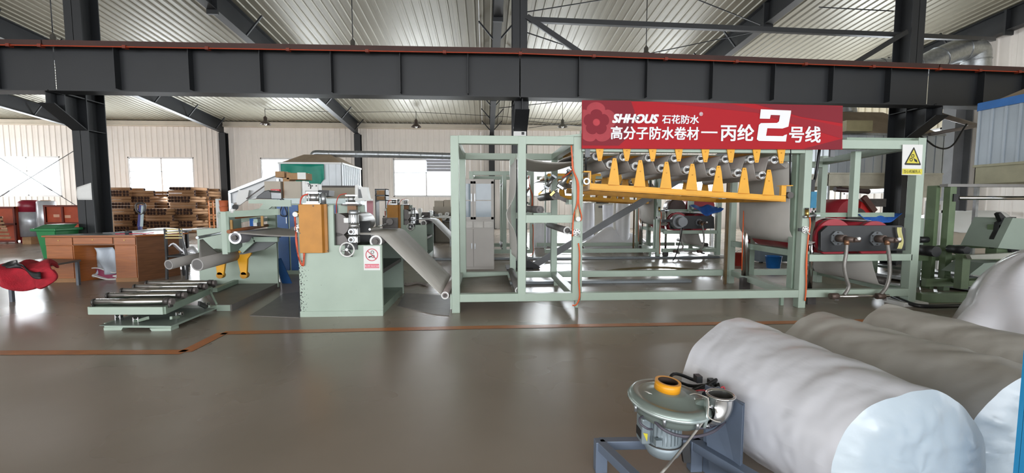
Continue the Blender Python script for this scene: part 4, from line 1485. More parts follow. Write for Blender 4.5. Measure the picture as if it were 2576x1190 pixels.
# prohibition sign
YQ = YP - 0.006
ps = thing('prohibition_sign', 'white sign with a red prohibition circle on the pale green press', 'sign', P(936, 681, YQ))
zs_ = lambda x_, y_: (905 + x_ / 14.87, 610 + y_ / 14.87)
MB().prism([P(*zs_(135, 135), YQ), P(*zs_(755, 135), YQ), P(*zs_(772, 1038), YQ), P(*zs_(155, 1038), YQ)], (0, 0.005, 0)).build('plate', white_p, ps)
flat([zs_(190, 808), zs_(722, 805), zs_(728, 958), zs_(195, 962)], signr, 'band', 0.001, YQ, ps)
flat([zs_(200, 832), zs_(716, 830), zs_(720, 935), zs_(204, 938)], M('sign_pink', '#f0b4c0', 0.5), 'band', 0.003, YQ, ps)
ptext('禁止戴手套操作', *zs_(240, 920), *zs_(690, 850), 0.0, 0, signr, ps, YQ - 0.0055)
cx, cy = zs_(450, 462)
ring(cx, cy, 13.9, 15.8, signr, ps, YQ - 0.003, n=36)
ring(*zs_(470, 365), 3.0, 4.2, ink, ps, YQ - 0.003)
ring(*zs_(493, 518), 2.8, 4.0, ink, ps, YQ - 0.003)
flat([zs_(320, 560), zs_(355, 510), zs_(445, 510), zs_(445, 535), zs_(350, 575)], ink, 'pictogram', 0.002, YQ, ps)
flat([zs_(280, 325), zs_(305, 310), zs_(620, 600), zs_(600, 620)], signr, 'slash', 0.004, YQ, ps)

# ================================================================ UNWIND STAND
YU = 7.15
UW = thing('unwind_stand', 'pale green unwind stand with amber arms holding grey felt rolls, left of the press', 'machine', (P(600, 700, YU).x, 6.6, 0))
ux = lambda x_, y_=650: P(x_, y_, YU).x
uz = lambda y_: P(600, y_, YU).z
MB().prism([V((ux(x_), YU, max(uz(y_), 0))) for x_, y_ in ((500, 724), (498, 577), (553, 573), (553, 533), (573, 533), (573, 545), (575, 590), (680, 590), (697, 590), (697, 724))], (0, 0.05, 0)).build('side_plate', green, UW, 0.006)
MB().prism([V((ux(x_), YU, uz(y_))) for x_, y_ in ((573, 545), (690, 516), (697, 516), (697, 590), (676, 590), (676, 545), (600, 562), (573, 580))], (0, 0.05, 0)).build('upper_plate', green_d, UW)
# low slab in front of it
sl = [G(500, 783, 0), G(583, 783, 0), G(705, 724, 0), G(500, 724, 0)]
MB().prism([V((p_.x, p_.y, 0)) for p_ in (G(545, 783), G(584, 783), G(706, 722), G(506, 726))], (0, 0, 0.085)).build('base_slab', M('dusty_steel_plate', '#6f6a66', 0.5, 0, 0.12, 4), UW)
MB().prism([V((p_.x, p_.y - 0.004, 0.005)) for p_ in (G(546, 783), G(580, 783), G(580, 782), G(546, 782))], (0, 0, 0.075)).build('slab_edge', green, UW)
# near uprights and top rails running towards the viewer
Yn = 6.15
nx = lambda x_, y_=560: P(x_, y_, Yn).x
nz = lambda y_: P(580, y_, Yn).z
MB().box(nx(555), nx(569), Yn, Yn + 0.05, nz(640), nz(532)).build('upright', green, UW, 0.005)
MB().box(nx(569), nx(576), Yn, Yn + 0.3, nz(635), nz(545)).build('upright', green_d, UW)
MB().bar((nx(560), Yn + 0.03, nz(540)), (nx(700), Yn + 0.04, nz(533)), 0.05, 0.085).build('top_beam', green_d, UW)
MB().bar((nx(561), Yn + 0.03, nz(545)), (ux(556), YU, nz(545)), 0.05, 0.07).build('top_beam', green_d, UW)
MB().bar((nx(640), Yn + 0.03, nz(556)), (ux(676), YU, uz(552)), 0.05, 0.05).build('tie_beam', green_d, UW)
MB().prism([V((nx(x_), Yn + 0.5, nz(y_))) for x_, y_ in ((600, 532), (618, 511), (630, 502), (692, 502), (692, 520), (640, 520), (622, 534))], (0, 0.03, 0)).build('top_bracket', green, UW)
pb(MB(), 625, 502, 697, 512, 6.7, 0.04).build('top_rail', green, UW)
# brown cardboard guide tubes
brn = M('brown_tube', '#93572f', 0.5, 0, 0.12, 8)
MB().cyl(P(575, 583, 6.0), P(672, 567, YU), 0.026, n=14).build('guide_tube', brn, UW)
MB().cyl(P(590, 548, 6.3), P(690, 537, YU), 0.018, n=12).build('guide_tube', brn, UW)
for (x_, y_) in ((583, 570), (660, 560)):
    c = P(x_, y_, 6.1)
    MB().box(c.x - 0.015, c.x + 0.015, c.y - 0.01, c.y + 0.01, c.z - 0.05, c.z + 0.09).build('hanger', M('brass_hanger', '#8e6d3a', 0.5, 0.4), UW)
# dark roll end under the uprights and feed table
c = P(592, 598, 6.05)
rr_ = roller(UW, c, V((c.x + 0.05, YU, c.z)), 0.085, M('roll_dark', '#77757a', 0.4), end=alu, er=0.086)
for p_, q_ in (((608, 632), (640, 602)), ((640, 602), (700, 602))):
    MB().bar(P(*p_, 6.3), P(*q_, 6.3), 0.05, 0.07).build('table_brace', green_d, UW)
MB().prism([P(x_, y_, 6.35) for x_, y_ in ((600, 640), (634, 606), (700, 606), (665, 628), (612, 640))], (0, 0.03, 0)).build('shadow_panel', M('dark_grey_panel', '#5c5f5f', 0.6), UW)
# amber arms and felt rolls
for (poly, Ya) in (([(541, 657), (562, 652), (566, 662), (562, 692), (546, 692)], 6.85), ([(596, 650), (600, 630), (622, 628), (632, 638), (622, 652), (620, 692), (606, 692)], 6.6)):
    MB().prism([P(x_, y_, Ya) for x_, y_ in poly], (0, 0.04, 0)).build('lift_arm', yellow, UW, 0.004)
    c = P(poly[-1][0] + 6, 693, Ya)
    MB().cyl(c, c + V((0, 0.08, 0)), 0.05, n=14).build('pivot', yellow_d, UW)
for (a, b_, r) in (((497, 666, 5.9), (621, 634, 6.9), 0.085), ((425, 666, 6.3), (545, 636, 7.1), 0.07)):
    p0, p1 = P(*a), P(*b_)
    r_ = MB().cyl(p0, p1, r, n=24).build('felt_roll', M('felt_roll_grey', '#96928e', 0.75, 0, 0.06, 4), UW)
    d = (p0 - p1).normalized()
    MB().hollow(p0, p0 + d * 0.006, r * 0.98, r * 0.8, 24).build('core_ring', M('core_grey', '#a5a2a0', 0.6), r_)
    MB().cyl(p0, p0 + d * 0.004, r * 0.78, n=20).build('core_plug', rubber, r_)
MB().cyl(P(616, 636, 6.85), P(616, 636, YU), 0.05, n=14).build('chuck', iron, UW)
# felt from the roll up over the guide wire
wr_ = MB().cyl(P(496, 598, 6.2), P(553, 587, 6.9), 0.02, n=10).build('guide_bar', gal, UW)
a0, a1, b0, b1 = P(502, 603, 6.2), P(510, 602, 6.3), P(500, 668, 5.93), P(578, 645, 6.5)
fs = MB().sheet(lambda u, v: a0.lerp(a1, u).lerp(b0.lerp(b1, u), v) + V((0, 0, -0.05 * math.sin(PI * v) * u)), 8, 10, 0.004)
tag(fs.build('felt_web', MATS['felt_roll_grey']), 'short grey felt web rising from the near felt roll', 'fabric web')
# web from unwinder into the press
Yw0, Yw1 = 5.75, 7.0
z_in = P(680, 592, 5.9).z
wi = MB().sheet(lambda u, v: V((P(604, 590, 6.0).x + (px(770) - P(604, 590, 6.0).x) * u - 0.0 * v, Yw0 + 0.15 - 0.2 * u + (Yw1 - Yw0) * v, z_in + 0.035 * (1 - u) - 0.02 * math.sin(PI * u))), 12, 6, 0.005)
tag(wi.build('felt_web', M('felt_feed_grey', '#a9a5a0', 0.75, 0, 0.06, 4)), 'flat grey felt web running from the unwind stand into the press', 'fabric web')
# small things on the stand
pot = thing('clay_cup', 'two stacked terracotta cups on top of the unwind stand post', 'cup', P(563, 533, 6.17))
p_ = V((P(563, 533, 6.17).x, 6.175, nz(532)))
terra = M('terracotta', '#b05a35', 0.7, 0, 0.1, 10)
MB().lathe(p_, (0, 0, 1), [(0.045, 0), (0.055, 0.07), (0.052, 0.07), (0.042, 0.01)], 18, False).build('lower_cup', terra, pot)
MB().lathe(p_ + V((0, 0, 0.072)), (0, 0, 1), [(0.048, 0), (0.056, 0.08), (0.053, 0.08), (0.045, 0.01)], 18, False).build('upper_cup', terra, pot)
cp = MB().lathe(V((nx(584), 6.18, nz(534) - 0.01)), (0, 0, 1), [(0.03, 0), (0.034, 0.05), (0.03, 0.055)], 14).build('plastic_cup', white_p)
tag(cp, 'small white cup beside the terracotta cups', 'cup')
bxo = thing('blue_box', 'small blue and white carton hanging inside the unwind stand', 'box', P(640, 572, 6.5))
pb(MB(), 628, 550, 645, 569, 6.5, 0.12).build('carton', M('box_blue', '#1f62b5', 0.5), bxo)
pb(MB(), 637, 556, 646, 569, 6.48, 0.02).build('label_panel', white_p, bxo)
pb(MB(), 646, 548, 655, 569, 6.5, 0.1).build('battery', black, bxo)

# ================================================================ ROLLER CONVEYOR SCALE
CS = thing('roller_lift_table', 'pale green low lift table with five chrome rollers, nearest the camera on the left', 'lift table', G(345, 815))
g0, g1, g2, g3 = G(262, 831), G(431, 832), G(546, 783), G(395, 783)
base = [V((p_.x, p_.y, 0.03)) for p_ in (g0, g1, g2, g3)]
MB().prism(base, (0, 0, 0.05)).build('base_plate', green, CS, 0.004)
MB().prism([V((g0.x, g0.y - 0.005, 0.0)), V((g0.x + 0.18, g0.y - 0.005, 0)), V((g0.x + 0.2, g0.y - 0.005, 0.03)), V((g0.x, g0.y - 0.005, 0.03))], (0, 0.12, 0)).build('foot', green, CS)
MB().prism([V((g1.x - 0.20, g1.y - 0.005, 0.0)), V((g1.x, g1.y - 0.005, 0)), V((g1.x, g1.y - 0.005, 0.03)), V((g1.x - 0.22, g1.y - 0.005, 0.03))], (0, 0.12, 0)).build('foot', green, CS)
MB().prism([V((p_.x, p_.y, 0.08)) for p_ in (G(250, 820, 0.08), G(428, 821, 0.08), G(540, 776, 0.08), G(392, 776, 0.08))], (0, 0, 0.006)).build('deck', M('dusty_green_deck', '#7c8880', 0.5, 0, 0.1, 6), CS)
zt_ = 0.27
f0, f1, f2, f3 = G(225, 772, zt_), G(412, 772, zt_), G(531, 722, zt_), G(380, 719, zt_)
for a, b_ in ((f0, f1), (f1, f2), (f2, f3), (f3, f0)):
    MB().bar(V((a.x, a.y, zt_ - 0.04)), V((b_.x, b_.y, zt_ - 0.04)), 0.035, 0.08).build('top_rail', green if a is f0 else green_d, CS)
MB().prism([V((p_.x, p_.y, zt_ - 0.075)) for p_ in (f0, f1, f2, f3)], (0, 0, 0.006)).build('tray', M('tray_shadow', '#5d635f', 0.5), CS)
RL = [(240, 404, 760), (275, 437, 744), (310, 466, 732), (342, 492, 722), (372, 516, 713)]
for i, (xa, xb_, y_) in enumerate(RL):
    z_ = zt_ + 0.045
    a, b_ = G(xa, y_, z_), G(xb_, y_ + 1, z_)
    b_.y = a.y
    ro = MB().cyl(a, b_, 0.036, n=20).build('roller', chrome, CS)
    MB().cyl(a - V((0.02, 0, 0)), a, 0.038, n=16).build('end_collar', iron, ro)
    MB().cyl(b_, b_ + V((0.05, 0, 0)), 0.04, n=16).build('end_collar', iron, ro)
    MB().cyl(b_ + V((0.07, -0.02, 0.0)), b_ + V((0.10, -0.02, 0)), 0.034, n=14).build('side_wheel', M('wheel_grey', '#7c7472', 0.5, 0.4), ro)
    MB().box(a.x - 0.03, a.x - 0.02, a.y - 0.02, a.y + 0.02, zt_ - 0.02, z_).build('bracket', iron, ro)
    MB().box(b_.x + 0.05, b_.x + 0.07, a.y - 0.03, a.y + 0.02, zt_ - 0.02, z_).build('bracket', iron, ro)
# scissor arms
for a, b_ in (((330, 806), (360, 792)), ((350, 770), (340, 800)), ((450, 793), (430, 783)), ((500, 755), (520, 774))):
    p0 = G(*a, 0.09); p1 = G(b_[0], b_[1], 0.2)
MB().bar(G(345, 808, 0.09), G(372, 800, 0.2), 0.02, 0.03).build('scissor_arm', green_d, CS)
MB().bar(G(452, 797, 0.09), G(430, 800, 0.2), 0.02, 0.03).build('scissor_arm', green_d, CS)
MB().bar(G(520, 772, 0.09), G(500, 763, 0.2), 0.02, 0.05).build('scissor_arm', blackm, CS)
for (x_, y_) in ((300, 806), (345, 812), (452, 799), (520, 774)):
    c = G(x_, y_, 0.086)
    MB().box(c.x - 0.03, c.x - 0.02, c.y - 0.02, c.y + 0.02, 0.086, 0.15).box(c.x + 0.02, c.x + 0.03, c.y - 0.02, c.y + 0.02, 0.086, 0.15).cyl(c + V((-0.03, 0, 0.04)), c + V((0.03, 0, 0.04)), 0.008, n=8).build('clevis', chrome, CS)
MB().tube(bez([G(528, 730, 0.25), G(535, 745, 0.2), G(545, 765, 0.12)], 4), 0.012, 6).build('hydraulic_hose', green_d, CS)
# long pale rail behind it on the slab
for (a, b_) in (((515, 716), (600, 690)), ((540, 730), (640, 690))):
    p0, p1 = G(*a, 0.12), G(*b_, 0.12)
    MB().bar(p0, p1, 0.07, 0.06).build('slide_rail', green_d, UW)
# ================================================================ SECOND LINE (same machines again, further back)
DY = 5.46


def second(o, off, label):
    return copy_tree(o, off, None, label)


second(A, (0.02, DY, 0), 'green square-tube frame of the rear production line, seen through the nearest frame')
second(B, (0.30, DY, 0), 'green comb frame of the rear production line, seen under the amber combs')
second(Cm, (0.36, DY, 0), 'green drum frame of the rear production line with black gear plate and red drums')
second(PR, (-0.2, DY, 0), 'rear laminating press with glossy brown cover behind the near press')
for ob in list(scene.objects):
    if ob.type == 'MESH' and ob.parent is None and ob.get('category') == 'fabric web' and not ob.get('dup'):
        lb_ = ob['label']
        if 'sloping' in lb_:
            c_ = second(ob, (-0.05, DY, 0), 'pale web sloping down behind, from the rear press towards its frame')
            c_.data = c_.data.copy()
            c_.data.materials.clear(); c_.data.materials.append(M('white_felt', '#cfd0d2', 0.6, 0, 0.04, 5))
            c_['dup'] = 1
        elif 'zigzag' in lb_:
            second(ob, (0.3, DY, 0), 'grey web zigzagging over the rear comb rollers')['dup'] = 1
        elif 'hanging in a long' in lb_:
            second(ob, (0.33, DY, 0), 'grey web loop hanging in the rear comb frame')['dup'] = 1
        elif 'wrapped over' in lb_:
            second(ob, (0.36, DY, 0), 'web wrapped over the drums of the rear line')['dup'] = 1
        elif 'under the rail below' in lb_:
            c_ = second(ob, (0.36, DY, 0), 'grey web loop below the drums of the rear line')
            c_['dup'] = 1

# extra pieces seen on the rear line: motor with flange, black crank, exhaust, blue and red cloth
rm = thing('geared_motor', 'grey geared motor fixed beside the black plate of the rear line', 'motor', P(1700, 575, 10.7))
c = P(1703, 557, 10.7)
MB().cyl(c, c + V((0, -0.16, 0)), 0.19, 0.17, n=24).build('housing', M('motor_grey', '#8b8e92', 0.4, 0.3), rm)
MB().cyl(c + V((0.02, -0.16, 0)), c + V((0.02, -0.3, 0)), 0.12, n=20).build('fan_cowl', MATS['motor_grey'], rm)
MB().bar(c + V((-0.15, -0.1, 0.02)), c + V((-0.45, -0.1, 0.02)), 0.06, 0.07).build('shaft_arm', black, rm)
MB().tube(bez([c + V((0.05, -0.2, -0.15)), c + V((-0.05, -0.3, -0.5)), c + V((-0.25, -0.5, -0.85)), V((c.x - 0.35, c.y - 0.6, 0.02))], 6), 0.014, 6).build('power_cable', black, rm)
rc = MB().sheet(lambda u, v: V((P(1745, 520, 10.7).x + 0.75 * u, 10.62 + 0.3 * v, P(1745, 523, 10.7).z + 0.03 * math.sin(12 * u) - 0.18 * math.sin(PI * u) * (1 - v) + 0.06 * v)), 14, 5, 0.01)
tag(rc.build('blue_cloth', bluec), 'blue cloth lying on the rear line under the amber comb', 'cloth')
rd = thing('red_machine', 'rounded dark red machine cover standing behind the rear line', 'machine', P(1760, 540, 12.2))
for (cx_, r_, ya, mt_) in ((1705, 0.25, 12.95, M('dark_brown_cover', '#4a3330', 0.4)), (1765, 0.42, 13.0, drd)):
    c = P(cx_, 522, ya)
    MB().cyl(c, c + V((0, 0.5, 0)), r_, n=28).build('cover', mt_, rd)
MB().box(P(1650, 530, 12.2).x, P(1830, 530, 12.2).x, 12.85, 13.6, P(1700, 530, 12.9).z - 0.1, P(1700, 527, 12.9).z).build('table', gal, rd)
for px_ in (1655, 1825):
    x_ = P(px_, 560, 12.2).x
    MB().box(x_ - 0.04, x_ + 0.04, 12.9, 13.0, 0, P(1700, 530, 12.9).z - 0.1).build('leg', chrome, rd)

# red drum machine behind the near drum frame
rd2 = thing('red_drum_machine', 'red drum machine with slanting lever above the black gear plate', 'machine', P(2150, 545, 8.2))
c = P(2145, 542, 8.2)
MB().cyl(c, c + V((0, 0.8, 0)), 0.33, n=28).build('drum', drd, rd2)
MB().cyl(c + V((0.05, -0.06, -0.05)), c + V((0.05, 0, -0.05)), 0.2, n=20).build('hub', iron, rd2)
MB().bar(P(2172, 495, 8.1), P(2200, 532, 8.1), 0.06, 0.1).build('lever', M('brown_lever', '#5a3a32', 0.5), rd2)
MB().prism([P(x_, y_, 8.15) for x_, y_ in ((2168, 508), (2196, 528), (2206, 540), (2160, 540))], (0, 0.3, 0)).build('guard', M('bright_red_paint', '#b82322', 0.4), rd2)
MB().box(c.x - 0.6, c.x + 0.6, 8.2, 9.0, 0.0, 0.95).build('base', green_d, rd2)
MB().cyl(P(2100, 476, 8.3), P(2185, 482, 8.3), 0.05, n=12).build('spindle', M('dark_spindle', '#3c2c2c', 0.4), rd2)
MB().box(P(2185, 500, 8.3).x, P(2230, 500, 8.3).x, 8.3, 8.6, P(2200, 520, 8.3).z, P(2200, 500, 8.3).z).build('carriage', iron, rd2)
bp = MB().box(P(2040, 500, 7.9).x, P(2058, 500, 7.9).x, 7.9, 8.2, 1.3, P(2050, 482, 7.9).z)
bo = thing('blue_pump', 'light blue cylinder unit behind the fittings of the right banner post', 'pump', P(2050, 560, 7.9))
bp.build('body', M('sky_blue_plastic', '#4fa3cf', 0.4), bo)
MB().cyl(P(2049, 530, 8), P(2049, 570, 8), 0.05, n=12).build('foot', black, bo)
MB().box(P(2040, 560, 7.9).x, P(2058, 560, 7.9).x, 7.9, 8.2, 0, P(2049, 565, 8).z).build('stand', green_d, bo)


# ================================================================ EXHAUST HOODS
def hood(name, label, xc, yc, wx, wy, z0, z1, zs, zt2_, sheetm, topm, band, skirtm, legs=True, rib=0.2, flap=None):
    h = thing(name, label, 'exhaust hood', (xc, yc, 0))
    x0, x1, y0, y1 = xc - wx / 2, xc + wx / 2, yc - wy / 2, yc + wy / 2
    # ribbed side sheets
    for (ax, ay, bx_, by_) in ((x0, y0, x1, y0), (x1, y0, x1, y1), (x1, y1, x0, y1), (x0, y1, x0, y0)):
        L = math.hypot(bx_ - ax, by_ - ay)
        n = max(2, int(L / rib))
        d = V((bx_ - ax, by_ - ay, 0)) / L
        nn = V((d.y, -d.x, 0))
        for k in range(n):
            a = V((ax, ay, 0)) + d * (L * k / n)
            b_ = V((ax, ay, 0)) + d * (L * (k + 1) / n - 0.004)
            m = MB().prism([V((a.x, a.y, z0)), V((b_.x, b_.y, z0)), V((b_.x, b_.y, z1)), V((a.x, a.y, z1))], nn * -0.02)
            m.prism([V((a.x, a.y, z0)), V((a.x + d.x * 0.03, a.y + d.y * 0.03, z0)), V((a.x + d.x * 0.03, a.y + d.y * 0.03, z1)), V((a.x, a.y, z1))], nn * 0.018)
            m.build('panel', sheetm, h)
        if zs < z0:
            MB().prism([V((ax, ay, zs)), V((bx_, by_, zs)), V((bx_, by_, z0)), V((ax, ay, z0))], nn * -0.012).build('skirt', skirtm, h)
            MB().bar(V((ax, ay, z0)) + nn * 0.02, V((bx_, by_, z0)) + nn * 0.02, 0.04, 0.04).build('skirt_rail', skirtm, h)
        MB().bar(V((ax, ay, z1)) + nn * 0.02, V((bx_, by_, z1)) + nn * 0.02, 0.03, band[1]).build('band', band[0], h)
    # pyramid top
    tr = 0.22
    t4 = [V((xc - tr * wx, yc - tr * wy, zt2_)), V((xc + tr * wx, yc - tr * wy, zt2_)), V((xc + tr * wx, yc + tr * wy, zt2_)), V((xc - tr * wx, yc + tr * wy, zt2_))]
    b4 = [V((x0, y0, z1)), V((x1, y0, z1)), V((x1, y1, z1)), V((x0, y1, z1))]
    m = MB().add(b4 + t4, [(0, 1, 5, 4), (1, 2, 6, 5), (2, 3, 7, 6), (3, 0, 4, 7), (4, 5, 6, 7), (3, 2, 1, 0)])
    m.build('hood_top', topm, h)
    if legs:
        for (x_, y_) in ((x0 + 0.03, y0 + 0.03), (x1 - 0.03, y0 + 0.03), (x1 - 0.03, y1 - 0.03), (x0 + 0.03, y1 - 0.03)):
            MB().box(x_ - 0.025, x_ + 0.025, y_ - 0.025, y_ + 0.025, 0, z0).build('leg', gal, h)
    return h


def duct(parent, path, r, mat=gal, seg=0.6):
    path = bez([V(p_) for p_ in path], 6)
    d = MB().tube(path, r, 20).build('duct', mat, parent)
    acc = 0
    for a, b_ in zip(path[:-1], path[1:]):
        acc += (b_ - a).length
        if acc > seg:
            acc = 0
            u_ = (b_ - a).normalized()
            MB().cyl(a - u_ * 0.012, a + u_ * 0.012, r * 1.05, n=20).build('seam_band', mat, d)
    return d


# hood with the teal curtain, left of centre
hc = P(795, 450, 13.6)
zA = lambda y_, Y=12.8: P(770, y_, Y).z
h1 = hood('exhaust_hood', 'exhaust hood with tan pyramid top and teal curtain behind the near press', P(783, 430, 12.8).x, 13.7, 1.75, 1.9, zA(470), zA(411), zA(470), P(783, 390, 13.4).z, M('white_hood_sheet', '#dfe5ea', 0.4, 0, 0.04, 3), tan_s, (white_p, 0.05), beige, rib=0.18)
x0h, x1h = P(703, 430, 12.6).x, P(812, 430, 12.6).x
cur = MB().sheet(lambda u, v: V((x0h + (x1h - x0h) * u, 12.68 + 0.05 * math.sin(16 * u) * (1 - v), zA(413, 12.7) - (1 - v) * ((0.30 if u < 0.28 else 0.42) + 0.55 * max(0, math.sin((u - 0.25) * 4.2)) ** 1.5 * (u > 0.25)))), 30, 10, 0.01)
cur.build('curtain', teal, h1)
duct(h1, [V((hc.x, 13.6, P(783, 392, 13.5).z)), V((hc.x - 0.05, 13.6, P(783, 389, 13.5).z)), V((hc.x + 0.05, 13.6, P(790, 386, 13.6).z)), P(830, 387, 13.6), P(980, 389, 13.6), P(1140, 393, 13.6), P(1300, 397, 13.6)], 0.10, gal)
# duct carries on beside the columns
# hood near the right edge
zr_ = lambda y_, Y=7.0: P(2470, y_, Y).z
xr0 = P(2458, 350, 7.0).x
h2 = hood('exhaust_hood', 'corrugated hood with a blue band at the top right edge of the picture', xr0 + 1.25, 5.95, 2.5, 2.1, zr_(419), zr_(270), zr_(463), zr_(205), M('pale_blue_sheet', '#aab4bd', 0.4, 0.1, 0.05, 3), tan_s, (M('band_blue', '#1668b4', 0.4), 0.13), M('beige_skirt', '#aaa68c', 0.6), rib=0.19)
MB().tube(bez([V((xr0 + 0.75, 5.9, zr_(225))), V((xr0 + 0.75, 5.9, zr_(205))), V((xr0 + 1.2, 5.9, zr_(190))), V((xr0 + 2.2, 5.9, zr_(187)))], 6), 0.16, 18).build('duct', gal, h2)
# hood in the middle distance behind the right banner end
zm = lambda y_, Y=9.9: P(2200, y_, Y).z
xm0, xm1 = P(2086, 400, 9.9).x, P(2372, 400, 9.9).x
h3 = hood('exhaust_hood', 'wide corrugated hood with tan top behind the right crane column', (xm0 + xm1) / 2, 11.4, xm1 - xm0, 3.0, zm(437), zm(338), zm(468), zm(262), M('silver_sheet', '#b6bcc0', 0.35, 0.3, 0.05, 3), tan_s, (gal, 0.05), M('beige_skirt2', '#c9c5b4', 0.6), rib=0.22)
MB().box(P(2305, 480, 9.9).x, xm1, 9.88, 9.9, zm(497), zm(437)).build('skirt', MATS['beige_skirt2'], h3)
e = P(2445, 180, 11.2)
el_ = duct(h3, [V((xm0 + 1.6, 11.4, zm(262))), V((xm0 + 1.6, 11.4, P(2300, 190, 11.2).z)), P(2300, 172, 11.2), P(2350, 152, 11.2), P(2410, 128, 11.2), P(2452, 128, 11.2), P(2455, 160, 11.2), P(2455, 200, 11.2)], 0.30)
tag(MB().box(P(2120, 330, 9.6).x, P(2185, 330, 9.6).x, 9.5, 9.8, zm(338), zm(312)).build('roof_ledge', M('olive_tan', '#8f8664', 0.6), h3))
# diagonal pipe and bars near the right column
o = MB().tube([P(2352, 285, 10.5), P(2400, 300, 10.5), P(2462, 318, 10.5)], 0.06, 10).build('support_pipe', M('taupe_pipe', '#7d7470', 0.5))
tag(o, 'taupe support pipe slanting down to the corrugated hood from the column bracket', 'pipe')
o = MB().tube([P(2338, 338, 9.7), P(2462, 316, 9.7)], 0.04, 8).build('support_pipe', MATS['taupe_pipe'])
tag(o, 'taupe support pipe rising to the corrugated hood below the slanting pipe', 'pipe')
o = MB().tube(bez([P(2305, 337, 9.0), P(2330, 352, 9.0), P(2352, 368, 9.0), P(2378, 374, 9.0), P(2400, 362, 9.0), P(2420, 330, 9.0), P(2432, 312, 9.0)], 6), 0.018, 8).build('black_cable', black)
tag(o, 'black cable looping between the right crane column and the pipes', 'cable')

# ================================================================ MACHINE AT THE RIGHT EDGE
WM = thing('winding_frame', 'dark green winding frame with silver rollers at the right edge', 'machine frame', P(2460, 740, 6.0))
Y1 = 6.3
wx = lambda x_, Y=Y1: P(x_, 580, Y).x
wz = lambda y_, Y=Y1: P(2450, y_, Y).z
MB().box(wx(2384), wx(2400), Y1, Y1 + 0.1, 0, wz(466)).build('post', green_o, WM, 0.005)
MB().box(wx(2374), wx(2384), Y1 + 0.15, Y1 + 0.3, 0, wz(466)).build('post', green_o, WM)
MB().box(wx(2373), wx(2640), Y1 - 0.02, Y1 + 0.1, wz(470), wz(463)).build('top_bar', M('grey_pipe', '#8c8a88', 0.5), WM)
MB().cyl((wx(2412), Y1 + 0.05, wz(498)), (wx(2650), Y1 + 0.05, wz(498)), 0.032, n=16).build('roller', chrome, WM)
MB().cyl((wx(2400), Y1 + 0.05, wz(498)), (wx(2412), Y1 + 0.05, wz(498)), 0.018, n=10).build('bearing', black, WM)
MB().box(wx(2390), wx(2402), Y1 - 0.02, Y1, wz(507), wz(488)).build('bearing_plate', blackm, WM)
MB().cyl((wx(2524), Y1 - 0.3, wz(537)), (wx(2650), Y1 - 0.3, wz(537)), 0.035, n=16).build('roller', chrome, WM)
for py_, hh in ((620, 0.05), (645, 0.09)):
    MB().box(wx(2320), wx(2640), Y1 + 0.2, Y1 + 0.28, wz(py_) - hh, wz(py_)).build('rail', green_o, WM)
Y2 = 5.7
x2 = lambda x_: P(x_, 680, Y2).x
z2 = lambda y_: P(2450, y_, Y2).z
MB().box(x2(2420), x2(2440), Y2, Y2 + 0.1, 0.15, z2(640)).build('post', green_o, WM, 0.005)
MB().box(x2(2440), x2(2640), Y2, Y2 + 0.1, z2(654), z2(642)).build('rail', green_o, WM)
MB().box(x2(2440), x2(2640), Y2, Y2 + 0.1, z2(718), z2(706)).build('rail', green_o, WM)
MB().bar(P(2440, 650, Y2 + 0.05), P(2385, 625, Y1 + 0.2), 0.05, 0.05).build('rail', green_o, WM)
MB().bar(P(2420, 715, Y2 + 0.05), P(2370, 690, Y1 + 0.2), 0.05, 0.06).build('rail', green_o, WM)
MB().box(P(2318, 745, 5.5).x, P(2470, 745, 5.5).x, 5.5, 5.6, P(2400, 762, 5.5).z, P(2400, 738, 5.5).z).build('base_rail', green_o, WM, 0.006)
MB().box(P(2320, 728, 6.1).x, P(2640, 728, 6.1).x, 6.05, 6.12, 0.12, 0.24).build('base_rail', green_o, WM)
ch = MB().tube(bez([G(2238, 742, 0.09), G(2290, 764, 0.05), G(2330, 771, 0.04), G(2400, 770, 0.04), G(2470, 768, 0.04)], 5), 0.028, 8).build('black_duct', blackm, WM)
MB().box(wx(2445), wx(2485), Y1 - 0.35, Y1 - 0.2, 0.5, wz(563, ) ).build('control_box', green_o, WM, 0.005)
MB().prism([P(x_, y_, 5.95) for x_, y_ in ((2513, 560), (2520, 556), (2512, 538), (2518, 534), (2532, 548), (2557, 546), (2554, 556), (2535, 575), (2525, 600), (2500, 625), (2500, 600), (2510, 580))], (0, 0.06, 0)).build('curved_bracket', black, WM)
fab = MB().prism([P(x_, y_, 5.85) for x_, y_ in ((2548, 548), (2700, 560), (2700, 640), (2510, 624))], (0, 0.5, 0)).build('grey_roll_cover', M('sage_cloth', '#8f9c91', 0.7, 0, 0.05, 3), WM)
MB().prism([P(x_, y_, 5.8) for x_, y_ in ((2476, 662), (2700, 648), (2700, 700), (2600, 712), (2440, 690))], (0, 0.4, 0)).build('grey_roll_cover', MATS['sage_cloth'], WM)
mo2 = MB().prism([P(x_, y_, 5.6) for x_, y_ in ((2440, 642), (2640, 632), (2640, 648), (2500, 652), (2445, 652))], (0, 0.06, 0)).build('plastic_wrap', M('dusty_plastic', '#a3a59b', 0.4), WM)
for (x_, y_, r_) in ((2433, 630, 0.06), (2356, 633, 0.08), (2555, 627, 0.07)):
    c = P(x_, y_, 5.9)
    MB().cyl(c, c + V((0, 0.25, 0)), r_, n=14).build('small_motor', black, WM)
MB().box(P(2302, 600, 6.6).x, P(2322, 600, 6.6).x, 6.6, 6.8, 0, P(2310, 549, 6.6).z).build('green_cabinet', green, WM)
MB().cyl(P(2310, 603, 6.5), P(2332, 603, 6.5), 0.05, n=12).build('small_motor', black, WM)
